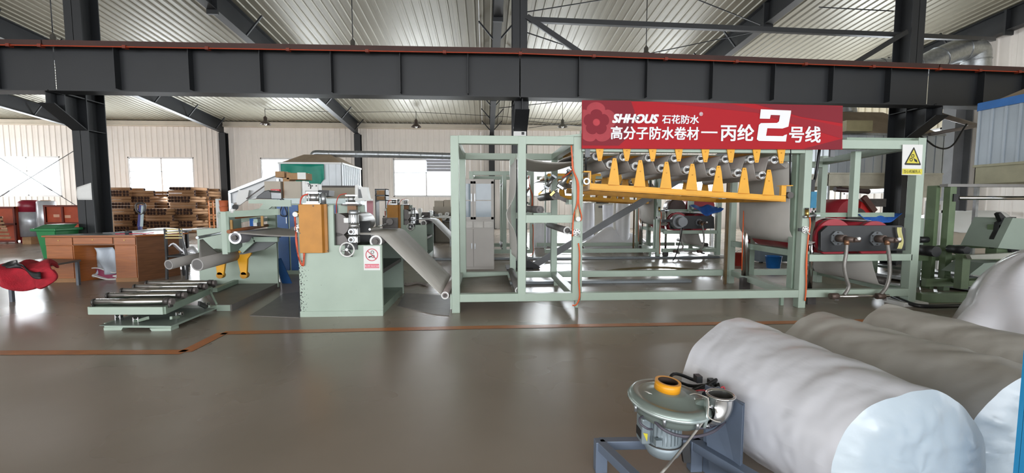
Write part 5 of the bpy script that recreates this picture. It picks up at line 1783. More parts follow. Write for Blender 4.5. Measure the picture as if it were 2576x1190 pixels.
# rails running back on the floor right of the near line
fr = thing('floor_rails', 'pair of steel rails on the floor behind the right green post', 'rail', G(2300, 720))
for (a, b_, h_) in (((2205, 690), (2560, 745), 0.10), ((2205, 668), (2560, 712), 0.12), ((2350, 664), (2576, 690), 0.05)):
    MB().bar(G(*a, h_), G(*b_, h_), 0.05, 0.05).build('rail', gal, fr)
MB().prism([V((p_.x, p_.y, 0.03)) for p_ in (G(2205, 700), G(2540, 752), G(2576, 712), G(2260, 672))], (0, 0, 0.03)).build('track_plate', M('dull_plate', '#75706b', 0.45, 0.1), fr)

# white translucent sheets over a bench behind the right post, a stand and lights
gw = thing('covered_bench', 'bench under a pale plastic sheet against the gable wall', 'bench', P(2400, 600, 11.5))
cs_ = MB().sheet(lambda u, v: V((P(2330, 560, 11.5).x + 2.6 * u, 11.2 + 1.2 * v, 0.62 + 0.55 * math.sin(min(1, v * 2 + 0.0) * PI / 2) * (0.55 + 0.45 * min(1, u * 2)) + 0.03 * math.sin(15 * u))), 18, 8, 0.01)
cs_.build('cover_sheet', M('white_sheet', '#dde0e0', 0.5, 0, 0.03, 3), gw)
MB().box(P(2335, 560, 11.6).x, P(2335, 560, 11.6).x + 2.5, 11.3, 12.3, 0, 0.6).build('bench_body', beige, gw)
st = thing('white_stand', 'slim white upright stand between the right green post and the winding frame', 'stand', P(2345, 640, 8.2))
for x_ in (2330, 2366):
    MB().box(P(x_, 560, 8.2).x, P(x_ + 6, 560, 8.2).x, 8.2, 8.25, 0, P(x_, 505, 8.2).z).build('upright', white_p, st)
MB().box(P(2333, 560, 8.2).x, P(2370, 560, 8.2).x, 8.2, 8.25, P(2345, 536, 8.2).z, P(2345, 529, 8.2).z).build('cross_bar', white_p, st)
MB().box(P(2337, 560, 8.2).x, P(2362, 560, 8.2).x, 8.19, 8.2, P(2345, 529, 8.2).z, P(2345, 515, 8.2).z).build('panel', beige, st)

# ================================================================ BACKGROUND, BEHIND THE NEAR LINE
# grey filing cabinet
YK = 9.0
kx0, kx1 = P(1138, 570, YK).x, P(1243, 570, YK).x
kz = lambda y_: P(1200, y_, YK).z
KB = thing('filing_cabinet', 'tall grey steel cabinet with glass upper doors behind the nearest frame', 'cabinet', ((kx0 + kx1) / 2, YK + 0.2, 0))
kg = M('cabinet_grey', '#c3beb9', 0.45, 0, 0.03, 3)
MB().box(kx0, kx1, YK + 0.02, YK + 0.4, 0, kz(450)).build('body', kg, KB, 0.005)
xm_ = (kx0 + kx1) / 2
zg0, zg1 = kz(552), kz(456)
for s, (a, b_) in enumerate(((kx0 + 0.01, xm_ - 0.004), (xm_ + 0.004, kx1 - 0.01))):
    d = MB().box(a, a + 0.05, YK, YK + 0.02, zg0, zg1).box(b_ - 0.05, b_, YK, YK + 0.02, zg0, zg1).box(a, b_, YK, YK + 0.02, zg0, zg0 + 0.05).box(a, b_, YK, YK + 0.02, zg1 - 0.05, zg1)
    d = d.build('glass_door', kg, KB)
    MB().box(a + 0.05, b_ - 0.05, YK + 0.008, YK + 0.012, zg0 + 0.05, zg1 - 0.05).build('pane', M('blue_grey_glass', '#7c8b95', 0.08, 0, 0.1, 3), d)
    MB().box(a + 0.05, b_ - 0.05, YK + 0.002, YK + 0.006, (zg0 + zg1) / 2 - 0.01, (zg0 + zg1) / 2 + 0.01).build('shelf_edge', kg, d)
    hx = (b_ - 0.04) if s == 0 else (a + 0.02)
    MB().box(hx, hx + 0.02, YK - 0.015, YK, (zg0 + zg1) / 2 - 0.02, (zg0 + zg1) / 2 + 0.14).build('handle', gal, d)
    d2 = MB().box(a, b_, YK, YK + 0.018, 0.06, kz(576)).build('door', kg, KB, 0.003)
    MB().box(hx, hx + 0.02, YK - 0.015, YK, kz(626), kz(612)).build('handle', gal, d2)
    for q_ in range(2):
        w2 = (b_ - a) / 2
        MB().box(a + q_ * w2 + 0.008, a + (q_ + 1) * w2 - 0.008, YK, YK + 0.015, kz(573), kz(557)).build('drawer', M('cabinet_light', '#d3cfca', 0.45), KB, 0.003)
cups = [(1176, 500, '#b33a2c'), (1228, 528, '#6a3d8f')]

# blue-door cabinet bench between the unwinder and the press
YG = 8.6
gx = lambda x_: P(x_, 600, YG).x
gz_ = lambda y_: P(800, y_, YG).z
GB = thing('blue_door_cabinet', 'long pale cabinet with blue doors behind the near press', 'cabinet', (gx(790), YG + 0.3, 0))
MB().box(gx(697), gx(888), YG + 0.02, YG + 0.6, 0, gz_(513)).build('body', green, GB)
MB().box(gx(694), gx(892), YG - 0.03, YG + 0.62, gz_(513), gz_(499)).build('worktop', M('pale_worktop', '#c5d3d3', 0.4), GB, 0.005)
for (a, b_) in ((699, 726), (730, 752), (756, 790), (794, 826), (830, 850), (853, 886)):
    d = MB().box(gx(a), gx(b_), YG, YG + 0.02, 0.08, gz_(516)).build('door', blue, GB, 0.004)
    MB().box(gx(b_) - 0.03, gx(b_) - 0.015, YG - 0.015, YG, 1.0, 1.12).build('handle', gal, d)
lf = MB().prism([P(x_, y_, 7.6) for x_, y_ in ((691, 653), (706, 649), (738, 722), (716, 733))], (0, 0.02, 0))
lo = lf.build('blue_panel', blue)
lo.name = 'blue_board'
tag(lo, 'blue film-covered board leaning between the unwind stand and the press', 'board')


def carton(px0, py0, px1, py1, Y, d, mat, name, label, cat='box', flap=False, parent=None):
    r = thing(name, label, cat, P((px0 + px1) / 2, py1, Y))
    b_ = pb(MB(), px0, py0, px1, py1, Y, d).build('body', mat, r, 0.008)
    a, c_ = P(px0, (py0 + py1) / 2, Y).x, P(px1, (py0 + py1) / 2, Y).x
    z_ = P((px0 + px1) / 2, py0, Y).z
    MB().box(a + 0.004, c_ - 0.004, Y + d / 2 - 0.025, Y + d / 2 + 0.025, z_, z_ + 0.003).build('tape', M('clear_tape', '#c7b189', 0.3), r)
    return r, a, c_, z_


t_ = carton(665, 456, 706, 499, YG + 0.15, 0.35, beige, 'control_box', 'left beige control box on the blue-door cabinet', 'control box')
t_ = carton(714, 456, 758, 500, YG + 0.15, 0.35, beige, 'control_box', 'beige control box beside the white actuator, right one of two', 'control box')
MB().box(P(702, 478, YG + 0.1).x, P(712, 478, YG + 0.1).x, YG + 0.17, YG + 0.45, P(700, 499, YG).z, P(700, 446, YG).z)
carton(692, 431, 715, 446, YG + 0.2, 0.3, kraft, 'cardboard_box', 'small open carton on the left beige control box')
r_, a, c_, z_ = carton(720, 435, 770, 452, YG + 0.2, 0.3, kraft, 'cardboard_box', 'long kraft carton with a white end on the right beige control box')
pb(MB(), 748, 434, 769, 451, YG + 0.19, 0.01).build('white_label', paper, r_)
rk = MB().box(P(700, 470, YG).x, P(716, 470, YG).x, YG + 0.2, YG + 0.5, gz_(499), gz_(446))
tag(rk.build('cardboard_box', kraft), 'upright brown carton between the two beige control boxes', 'box')
# red digital display
dd = thing('red_display', 'small red framed display on the blue-door cabinet', 'display', P(692, 499, YG + 0.02))
pb(MB(), 681, 476, 703, 491, YG + 0.02, 0.05).build('frame', M('display_red', '#c8242c', 0.4), dd)
for (a, b_) in ((685, 690), (692, 697)):
    pb(MB(), a, 479, b_, 485, YG + 0.01, 0.01).build('digit', M('digit_pink', '#f0d0d4', 0.4), dd)
pb(MB(), 690, 491, 694, 499, YG + 0.03, 0.02).build('foot', black, dd)
# black curved machine hood (press brake cover)
bh = thing('black_cover', 'black wedge-shaped machine cover on the unwind stand top rail', 'cover', P(662, 502, 7.2))
MB().prism([P(x_, y_, 7.0) for x_, y_ in ((643, 500), (646, 494), (665, 480), (676, 478), (681, 483), (682, 501))], (0, 0.35, 0)).build('shell', blackm, bh, 0.01)
# cables on the cabinet front
o = MB().tube(bez([P(x_, y_, YG - 0.05) for x_, y_ in ((690, 499), (706, 502), (716, 520), (722, 540), (712, 544), (704, 536), (709, 518), (712, 502), (700, 498))], 5), 0.01, 6).build('dark_cable', black)
tag(o, 'dark cable looped over the front of the blue-door cabinet', 'cable')
# white actuator block and black tray on the cabinet
wa = thing('white_actuator', 'white slotted actuator block behind the ochre cover of the press', 'machine', P(792, 500, YG))
pb(MB(), 766, 462, 800, 480, YG + 0.0, 0.2).build('upper_block', white_p, wa, 0.01)
pb(MB(), 760, 455, 768, 500, YG + 0.0, 0.2).build('column', white_p, wa, 0.01)
pb(MB(), 760, 479, 800, 500, YG + 0.02, 0.25).build('lower_block', M('pale_grey_block', '#c9c9c7', 0.4), wa, 0.008)
for x_ in (775, 784, 794):
    pb(MB(), x_, 466, x_ + 3, 469, YG - 0.006, 0.01).build('slot', black, wa)
MB().tube(bez([P(774, 462, YG - 0.01), P(781, 466, YG - 0.02), P(781, 475, YG - 0.01)], 4), 0.008, 6).build('cable', black, wa)
bt = thing('black_tray', 'black open tray on the blue-door cabinet right of the white actuator', 'tray', P(815, 497, YG))
MB().prism([P(x_, y_, YG) for x_, y_ in ((803, 478), (828, 479), (827, 493), (805, 496))], (0, 0.3, 0)).build('body', black, bt)
# beige long box behind with a dark lid
lb2 = thing('beige_console', 'long beige console with dark top edge behind the press', 'console', P(850, 500, 10.5))
pb(MB(), 808, 471, 893, 500, 10.5, 0.5).build('body', beige, lb2, 0.006)
pb(MB(), 806, 467, 895, 471, 10.45, 0.6).build('lid', iron, lb2)
pb(MB(), 820, 500, 885, 670, 10.55, 0.4).build('pedestal', beige, lb2)
# white printer-like chair/console
wc = thing('white_console', 'white angled console with a dark slot on a bracket behind the press', 'console', P(912, 505, 8.4))
MB().prism([P(x_, y_, 8.4) for x_, y_ in ((893, 466), (900, 466), (902, 500), (930, 500), (930, 505), (893, 505))], (0, 0.25, 0)).build('bracket', white_p, wc)
MB().prism([P(x_, y_, 8.4) for x_, y_ in ((905, 471), (922, 471), (928, 500), (911, 500))], (0, 0.15, 0)).build('screen_back', white_p, wc)
MB().prism([P(x_, y_, 8.39) for x_, y_ in ((901, 476), (906, 476), (911, 498), (901, 498))], (0, 0.05, 0)).build('dark_slot', steel_g, wc)
MB().box(P(905, 505, 8.4).x, P(915, 505, 8.4).x, 8.45, 8.6, 0, P(905, 505, 8.4).z).build('stand', gal, wc)
pk = MB().prism([P(x_, y_, 8.9) for x_, y_ in ((918, 506), (938, 505), (938, 545), (934, 600), (934, 681), (920, 681), (920, 600), (926, 545))], (0, 0.03, 0)).build('pink_sheet', pink)
tag(pk, 'pink sheet hanging behind the press outfeed', 'sheet')
# wooden shelf with cartons by the rear press
ws2 = thing('open_shelf', 'small open shelf holding brown cartons above the rear press', 'shelf', P(957, 505, 13.2))
xs0, xs1 = P(943, 490, 13.2).x, P(971, 490, 13.2).x
for (y0_, y1_) in ((475, 477), (490, 493), (503, 505)):
    MB().box(xs0, xs1, 13.2, 13.6, P(950, y1_, 13.2).z, P(950, y0_, 13.2).z).build('shelf_board', steel_g, ws2)
for x_ in (xs0, xs1 - 0.03):
    MB().box(x_, x_ + 0.03, 13.2, 13.6, 0, P(950, 475, 13.2).z).build('side', steel_g, ws2)
for (y0_, y1_) in ((479, 490), (494, 503)):
    o = MB().box(xs0 + 0.05, xs1 - 0.05, 13.22, 13.5, P(950, y1_, 13.2).z, P(950, y0_, 13.2).z).build('cardboard_box', kraft)
    tag(o, 'brown carton on the ' + ('upper' if y0_ < 485 else 'lower') + ' board of the small open shelf', 'box')

# white slitting trough left behind the unwinder
tr_ = thing('white_conveyor', 'white slanted conveyor trough with rail, behind the unwind stand', 'conveyor', P(640, 520, 9.8))
MB().prism([P(x_, y_, 9.8) for x_, y_ in ((578, 482), (690, 436), (712, 450), (712, 480), (640, 500), (582, 512))], (0, 0.12, 0)).build('side_sheet', M('trough_white', '#dadcde', 0.35, 0, 0.03, 3), tr_)
MB().bar(P(577, 484, 9.75), P(700, 436, 9.75), 0.06, 0.06).build('top_rail', gal, tr_)
MB().bar(P(620, 500, 9.7), P(668, 466, 9.7), 0.02, 0.02).build('hand_rail', iron, tr_)
MB().box(P(578, 500, 9.8).x, P(584, 500, 9.8).x, 9.75, 9.85, 0, P(580, 484, 9.8).z).build('leg', gal, tr_)
MB().box(P(700, 500, 9.8).x, P(706, 500, 9.8).x, 9.75, 9.85, 0, P(700, 450, 9.8).z).build('leg', gal, tr_)
MB().prism([P(x_, y_, 9.7) for x_, y_ in ((600, 478), (626, 478), (622, 502), (598, 520), (593, 505))], (0, 0.03, 0)).build('white_guard', white_p, tr_)
MB().cyl(P(592, 521, 9.6), P(592, 521, 9.8), 0.06, n=14).build('guide_wheel', black, tr_)
wt = MB().box(P(542, 520, 11.0).x, P(550, 520, 11.0).x, 11.0, 11.1, 0, P(545, 500, 11.0).z)
tag(wt.build('white_post', white_p, None, 0.01), 'white post standing left of the terracotta cups', 'post')

# rear: paper rolls on a shelf, box, white heap and rolls seen under the combs
sh = thing('roll_rack', 'low rack of white paper rolls seen left of the nearest frame', 'rack', P(1110, 575, 15.5))
rx = lambda x_: P(x_, 550, 15.5).x
rz = lambda y_: P(1110, y_, 15.5).z
MB().box(rx(1085), rx(1140), 15.5, 16.1, rz(558), rz(555)).build('shelf_board', steel_g, sh)
for x_ in (1086, 1137):
    MB().box(rx(x_), rx(x_) + 0.05, 15.5, 16.1, 0, rz(532)).build('side', steel_g, sh)
MB().box(rx(1085), rx(1140), 16.1, 16.13, 0, rz(520)).build('back_board', beige, sh)
for i, (x_, y_, r_) in enumerate(((1106, 541, 0.075), (1116, 548, 0.1), (1124, 539, 0.075))):
    c = P(x_, y_, 15.4)
    o = MB().hollow(c, c + V((0, 0.6, 0)), r_, r_ * 0.3, 18).build('paper_roll', white_p)
    tag(o, ['left small white paper roll on the low rack', 'large white paper roll in the middle of the low rack', 'right small white paper roll on the low rack'][i], 'paper roll', 'paper rolls on the low rack')
carton(1093, 549, 1110, 562, 15.2, 0.3, kraft, 'cardboard_box', 'brown carton in front of the white paper rolls')
carton(1093, 505, 1116, 603, 17.0, 0.5, beige, 'control_box', 'left of two beige boxes above the low rack of paper rolls', 'control box')
carton(1117, 503, 1134, 603, 17.0, 0.5, beige, 'control_box', 'right of two beige boxes above the low rack of paper rolls', 'control box')
MB()
tb = thing('white_bench', 'white bench carrying clutter behind the rear press', 'bench', P(1060, 560, 14.2))
MB().box(P(1020, 560, 14.2).x, P(1135, 560, 14.2).x, 14.2, 14.9, P(1060, 545, 14.2).z - 0.05, P(1060, 545, 14.2).z).build('top', white_p, tb)
for x_ in (1024, 1080, 1132):
    MB().box(P(x_, 560, 14.2).x - 0.02, P(x_, 560, 14.2).x + 0.03, 14.25, 14.3, 0, P(1060, 545, 14.2).z - 0.05).build('leg', gal, tb)
for i, (x_, y_, w2, h2_) in enumerate(((1045, 540, 10, 8), (1056, 530, 8, 14), (1068, 538, 14, 7), (1083, 534, 10, 10), (1098, 540, 12, 5))):
    o = pb(MB(), x_ - w2 / 2, y_ - h2_ / 2 + 1, x_ + w2 / 2, 545, 14.35, 0.2).build('tool_box', [gal, white_p, iron, alu, steel_g][i], None, 0.02)
    tag(o, ['small galvanised case on the white bench', 'tall white case on the white bench', 'flat dark case on the white bench', 'silver case on the white bench near its right end', 'low grey case at the right end of the white bench'][i], 'case')


def wrapped(px0, py0, px1, py1, Y, label, seedn, mat=film, name='wrapped_roll', lean=0.0):
    """upright roll wrapped in plastic"""
    a, b_ = P(px0, py1, Y), P(px1, py0, Y)
    r = abs(b_.x - a.x) / 2
    cx = (a.x + b_.x) / 2
    z0, z1 = 0.0, b_.z
    rr = random.Random(seedn)
    ph = rr.random() * 6
    o = MB().sheet(lambda u, v: V((cx + (r * (1 + 0.04 * math.sin(7 * v + ph + 3 * u) + 0.03 * math.sin(17 * u * 2 * PI / 6.28 + ph))) * math.cos(2 * PI * u) + lean * v,
                                   Y + r + r * math.sin(2 * PI * u), z0 + (z1 - z0) * v)), 24, 8)
    n0 = len(o.v)
    o.ell((cx + lean, Y + r, z1), r * 1.0, r * 1.0, r * 0.18, 24, 6)
    ob = o.build(name, mat)
    tag(ob, label, 'plastic-wrapped roll')
    return ob


wrapped(1466, 512, 1500, 592, 14.3, 'plastic-wrapped roll leaning left under the amber comb', 1)
wrapped(1520, 516, 1552, 594, 14.6, 'plastic-wrapped roll with violet tinge, second under the amber comb', 2)
wrapped(1543, 508, 1554, 594, 13.6, 'slim white tube standing left of the large white roll', 3, white_p)
wrapped(1552, 507, 1592, 601, 13.4, 'large white roll standing left of the rear green post', 4)
wrapped(1344, 563, 1378, 597, 13.6, 'small wrapped bundle seen below the middle rail of the nearest frame', 5)
wrapped(1376, 566, 1400, 597, 13.8, 'small wrapped bundle right of another, below the middle rail', 6)
hp_ = MB().sheet(lambda u, v: V((P(1468, 590, 13.4).x + 2.2 * u, 13.3 + 0.9 * v, 0.62 * math.sin(PI * min(max(u * 0.9 + 0.05, 0), 1)) * math.sin(PI * v) + 0.05 * math.sin(13 * u + 5 * v) * math.sin(PI * v))), 22, 10, 0.01)
tag(hp_.build('plastic_heap', film), 'heap of clouded plastic film between the wrapped rolls', 'plastic film')
# beige testing instruments behind the rolls
ti = thing('beige_instrument', 'beige instrument cabinet with dark display slots under the amber comb', 'instrument', P(1515, 560, 15.8))
pb(MB(), 1487, 500, 1547, 620, 15.8, 0.6).build('body', M('ivory_case', '#d9d5c6', 0.45, 0, 0.03, 3), ti, 0.01)
pb(MB(), 1488, 494, 1510, 504, 15.75, 0.4).build('meter_head', MATS['ivory_case'], ti, 0.01)
pb(MB(), 1490, 498, 1498, 502, 15.74, 0.02).build('display', black, ti)
pb(MB(), 1500, 507, 1531, 512, 15.78, 0.02).build('display_slot', black, ti)
pb(MB(), 1506, 518, 1526, 523, 15.78, 0.02).build('display_slot', steel_g, ti)
wi2 = thing('white_instrument', 'white instrument with red buttons on a black stand under the amber comb', 'instrument', P(1568, 560, 15.8))
pb(MB(), 1554, 492, 1583, 507, 15.8, 0.5).build('body', white_p, wi2, 0.01)
pb(MB(), 1548, 486, 1556, 507, 15.9, 0.3).build('screen', black, wi2)
for x_, y_ in ((1565, 495), (1570, 495), (1565, 500), (1570, 500)):
    pb(MB(), x_, y_, x_ + 2, y_ + 2, 15.79, 0.01).build('button', signr, wi2)
pb(MB(), 1554, 507, 1583, 620, 15.85, 0.4).build('stand', M('light_grey_cab', '#bdbdbb', 0.5), wi2)
for i, (x_, y0_, y1_) in enumerate(((1500, 478, 505), (1480, 478, 505))):
    o = MB().tube([P(x_, y0_, 16.5), P(x_, y1_, 16.5), V((P(x_, 585, 16.5).x, 16.5, 0))], 0.03, 8).build('red_pipe', signr)
    tag(o, ('right' if i == 0 else 'left') + ' of two red pipes behind the beige instrument', 'pipe')
# orange bin, blue bag by the chromed lift cylinder
bk = thing('red_bucket', 'dark red bucket left of the chromed lift cylinder', 'bucket', G(1860, 668))
c = G(1860, 668)
MB().lathe(c, (0, 0, 1), [(0.12, 0), (0.16, 0.28), (0.165, 0.28), (0.15, 0.27), (0.11, 0.01)], 20, False).build('pail', M('bucket_red', '#8e2a22', 0.45), bk)
MB().tube(bez([c + V((-0.16, 0, 0.27)), c + V((0, -0.05, 0.36)), c + V((0.16, 0, 0.27))], 6), 0.006, 6).build('handle', gal, bk)
gbx = thing('grey_bin', 'slate grey box behind the pale hanging web, blue bucket in front', 'box', G(1955, 668))
c = G(1955, 662)
MB().box(c.x - 0.42, c.x + 0.42, c.y, c.y + 0.5, 0.03, 0.42).build('body', M('slate_box', '#6c7884', 0.5), gbx, 0.01)
MB().box(c.x - 0.44, c.x + 0.44, c.y - 0.02, c.y + 0.52, 0.42, 0.45).build('rim', M('slate_box_rim', '#7f8b96', 0.5), gbx)
for s in (-1, 1):
    MB().box(c.x + s * 0.36 - 0.03, c.x + s * 0.36 + 0.03, c.y + 0.02, c.y + 0.08, 0, 0.03).build('foot', black, gbx)
bb = thing('blue_bucket', 'bright blue bucket on the floor in front of the slate grey box', 'bucket', G(1945, 674))
c = G(1945, 674)
MB().lathe(c, (0, 0, 1), [(0.13, 0), (0.16, 0.26), (0.168, 0.26), (0.15, 0.25), (0.12, 0.01)], 20, False).build('pail', M('bucket_blue', '#2476c8', 0.4), bb)
MB().tube(bez([c + V((-0.16, 0, 0.25)), c + V((0.0, -0.08, 0.2)), c + V((0.16, 0, 0.25))], 6), 0.006, 6).build('handle', white_p, bb)
# hoses lying on the floor behind the press
o = MB().tube(bez([G(968, 700, 0.02), G(985, 706, 0.02), G(1005, 700, 0.02), G(1020, 716, 0.02), G(1050, 712, 0.02), G(1075, 718, 0.02)], 5), 0.02, 6).build('floor_hose', M('dusty_hose', '#a09590', 0.6))
tag(o, 'dusty hose lying on the floor behind the sloping web', 'hose')
o = MB().tube(bez([G(1480, 690, 0.04), G(1560, 678, 0.05), G(1660, 673, 0.06), G(1760, 680, 0.05), G(1830, 684, 0.04)], 6), 0.025, 6).build('floor_hose', M('olive_hose', '#6b5f45', 0.6))
tag(o, 'olive brown hose arching over the floor behind the frame rail', 'hose')
o = MB().hollow(G(1838, 704, 0.001), G(1838, 704, 0.008), 0.16, 0.145, 24).build('wire_ring', gal)
tag(o, 'thin wire ring on the floor at the foot of the rusty spindle post', 'ring')
pl_ = MB().lathe(G(1880, 695, 0.003), (0, 0, 1), [(0.05, 0), (0.11, 0.02), (0.12, 0.035), (0.05, 0.01)], 20).build('plate', white_p)
bpy.data.objects.remove(pl_)
# ================================================================ LEFT SIDE OF THE HALL
# brown desk
YD = 7.95
dx = lambda x_: P(x_, 650, YD).x
dz = lambda y_: P(230, y_, YD).z
DK = thing('office_desk', 'cherry-veneer desk with two pedestals in front of the left crane column', 'desk', (dx(230), YD + 0.4, 0))
DD = 0.72
top = dz(592)
MB().prism([V((dx(112), YD - 0.03, top - 0.03)), V((dx(347), YD - 0.03, top - 0.03)), V((dx(395) + 0.08, YD + DD, top - 0.03)), V((dx(150), YD + DD, top - 0.03))], (0, 0, 0.03)).build('tabletop', wood, DK, 0.006)
MB().prism([V((dx(118), YD - 0.0, top)), V((dx(340), YD - 0.0, top)), V((dx(386), YD + DD - 0.03, top)), V((dx(155), YD + DD - 0.03, top))], (0, 0, 0.004)).build('desk_mat', M('grey_desk_mat', '#6f7274', 0.3, 0, 0.05, 4), DK)
xe = dx(382) - dx(345)
for (a, b_) in ((118, 187), (290, 345)):
    MB().prism([V((dx(a), YD, 0)), V((dx(b_), YD, 0)), V((dx(b_) + xe, YD + DD - 0.04, 0)), V((dx(a) + xe, YD + DD - 0.04, 0))], (0, 0, dz(617))).build('pedestal', wood, DK, 0.004)
    MB().box(dx(a) + 0.012, dx(b_) - 0.012, YD - 0.012, YD, 0.07, dz(619)).build('door', wood, DK, 0.004)
    MB().box(dx(a) - 0.004, dx(b_) + 0.004, YD - 0.008, YD, 0, 0.07).build('plinth', M('pale_plinth', '#9a7048', 0.5), DK)
MB().prism([V((dx(345), YD, 0.0)), V((dx(345) + 0.008, YD, 0.0)), V((dx(345) + xe + 0.008, YD + DD - 0.04, 0.0)), V((dx(345) + xe, YD + DD - 0.04, 0.0))], (0, 0, top - 0.03)).build('side_panel', wood_d, DK)
MB().prism([V((dx(118), YD + 0.0, dz(617))), V((dx(345), YD + 0.0, dz(617))), V((dx(345) + xe, YD + DD - 0.04, dz(617))), V((dx(118) + xe, YD + DD - 0.04, dz(617)))], (0, 0, top - 0.031 - dz(617))).build('apron', wood_d, DK)
for (a, b_, zb_) in ((118, 187, 617), (188, 288, 614), (290, 345, 617)):
    d = MB().box(dx(a) + 0.006, dx(b_) - 0.006, YD - 0.014, YD, dz(zb_) + 0.004, top - 0.04).build('drawer', wood, DK, 0.004)
    c = V(((dx(a) + dx(b_)) / 2, YD - 0.02, (dz(zb_) + top) / 2))
    MB().cyl(c, c + V((0, 0.008, 0)), 0.01, n=10).build('lock', brass, d)
MB().prism([V((dx(187) + xe * 0.93, YD + DD - 0.1, 0.1)), V((dx(290) + xe * 0.93, YD + DD - 0.1, 0.1)), V((dx(290) + xe * 0.93, YD + DD - 0.1, 0.3)), V((dx(187) + xe * 0.93, YD + DD - 0.1, 0.3))], (0, 0.012, 0)).build('modesty_panel', wood_d, DK)
tp = MB().lathe(V((dx(298), YD + 0.25, top + 0.005)), (0, 0, 1), [(0.055, 0), (0.055, 0.05), (0.03, 0.05), (0.03, 0.001)], 20).build('tape_roll', M('dark_tape', '#34343a', 0.4))
tag(tp, 'dark roll of tape lying on the brown desk', 'tape roll')
rw = MB().tube(bez([V((dx(270), YD + 0.2, top + 0.012)), V((dx(305), YD + 0.22, top + 0.012)), V((dx(325), YD + 0.3, top + 0.012)), V((dx(345), YD + 0.2, top + 0.012)), V((dx(352), YD + 0.35, top + 0.02))], 5), 0.008, 6).build('red_strap', signr)
tag(rw, 'red strap lying across the brown desk beside the tape roll', 'strap')
pp_ = MB().box(dx(205), dx(250), YD + 0.45, YD + 0.6, top + 0.004, top + 0.02).build('book', steel_g)
tag(pp_, 'dark closed book on the back of the brown desk', 'book')
# plastic bags under the desk
for i, (x0_, x1_, y0_, y1_, c_) in enumerate(((245, 292, 622, 680, film_g),)):
    a_, b_ = P(x0_, y1_, YD + 0.3), P(x1_, y0_, YD + 0.3)
    o = MB().sheet(lambda u, v: V((a_.x + (b_.x - a_.x) * u + 0.02 * math.sin(9 * v), YD + 0.25 + 0.06 * math.sin(7 * u + 3 * v), a_.z * 0.6 + (b_.z - a_.z * 0.6) * v)), 10, 10, 0.006).build('plastic_sheet', M('bluish_film', '#bfc9d4', 0.4, 0, 0.05, 5))
    tag(o, 'bluish plastic sheet hanging under the knee space of the brown desk', 'plastic film')
# pink-lined folded bag on the floor
fb = thing('folded_bag', 'white folded mat with a crimson inside on the floor under the desk', 'bag', G(262, 705))
c = G(262, 704)
loop = [(-0.19, 0.085), (-0.2, 0.13), (-0.15, 0.165), (-0.06, 0.165), (0.06, 0.12), (0.14, 0.10), (0.2, 0.12), (0.22, 0.09), (0.16, 0.06), (0.12, 0.05), (0.22, 0.02), (0.02, 0.01)]
loop = [(a * 1.35, b_ * 1.3) for a, b_ in loop]
lp2 = bez([V((c.x + a, c.y, b_)) for a, b_ in loop + [loop[0]]], 4)
MB().tube(lp2, 0.012, 6).sheet(lambda u, v: lp2[min(int(u * (len(lp2) - 1)), len(lp2) - 1)] + V((0, 0.35 * v, 0)), len(lp2) - 1, 2, 0.006).build('white_fold', white_p, fb)
MB().prism([V((c.x + a * 0.9, c.y + 0.05, b_ * 0.93 + 0.006)) for a, b_ in loop], (0, 0.25, 0)).build('crimson_lining', M('crimson_plastic', '#8c1f4b', 0.4), fb)
o = MB().ell((c.x - 0.28, c.y + 0.15, 0.075), 0.16, 0.2, 0.075, 14, 8).build('plastic_bag', film_g)
tag(o, 'crumpled clear plastic bag left of the crimson-lined mat', 'bag')

# green wheelie bin
GN = thing('wheelie_bin', 'green plastic wheelie bin behind the left end of the brown desk', 'bin', G(120, 690))
Yb = 8.42
bxl, bxr = P(84, 600, Yb).x, P(143, 600, Yb).x
zt3 = P(120, 575, Yb).z
MB().add([V((bxl + 0.12, Yb + 0.08, 0.06)), V((bxr - 0.12, Yb + 0.08, 0.06)), V((bxr - 0.12, Yb + 0.42, 0.06)), V((bxl + 0.12, Yb + 0.42, 0.06)),
          V((bxl + 0.03, Yb, zt3)), V((bxr - 0.03, Yb, zt3)), V((bxr - 0.03, Yb + 0.5, zt3)), V((bxl + 0.03, Yb + 0.5, zt3))],
         [(0, 3, 2, 1), (0, 1, 5, 4), (1, 2, 6, 5), (2, 3, 7, 6), (3, 0, 4, 7), (4, 5, 6, 7)]).build('body', gbin, GN, 0.02)
MB().box(bxl - 0.02, bxr + 0.02, Yb - 0.04, Yb + 0.52, zt3 - 0.05, zt3 + 0.0).build('rim', gbin, GN, 0.015)
MB().prism([V((bxl, Yb, zt3)), V((bxr, Yb, zt3)), V((bxr - 0.06, Yb + 0.15, zt3 + 0.07)), V((bxl + 0.06, Yb + 0.15, zt3 + 0.07))], (0, 0.36, 0.0)).build('lid', M('bin_lid_green', '#3d7a55', 0.4), GN, 0.015)
MB().cyl((bxl + 0.05, Yb + 0.53, zt3 - 0.02), (bxr - 0.05, Yb + 0.53, zt3 - 0.02), 0.015, n=8).build('handle', gbin, GN)
for x_ in (bxl + 0.1, bxr - 0.14):
    MB().cyl((x_, Yb + 0.42, 0.1), (x_ + 0.04, Yb + 0.42, 0.1), 0.1, n=16).build('wheel', black, GN)
bn2 = thing('black_bin_bag', 'dark plastic bin with a black liner behind the green wheelie bin', 'bin', P(175, 600, 9.9))
MB().lathe(V((P(170, 600, 9.9).x, 9.95, 0)), (0, 0, 1), [(0.26, 0), (0.36, 0.72), (0.42, 0.76), (0.3, 0.84), (0.1, 0.87)], 16).build('body', black, bn2)

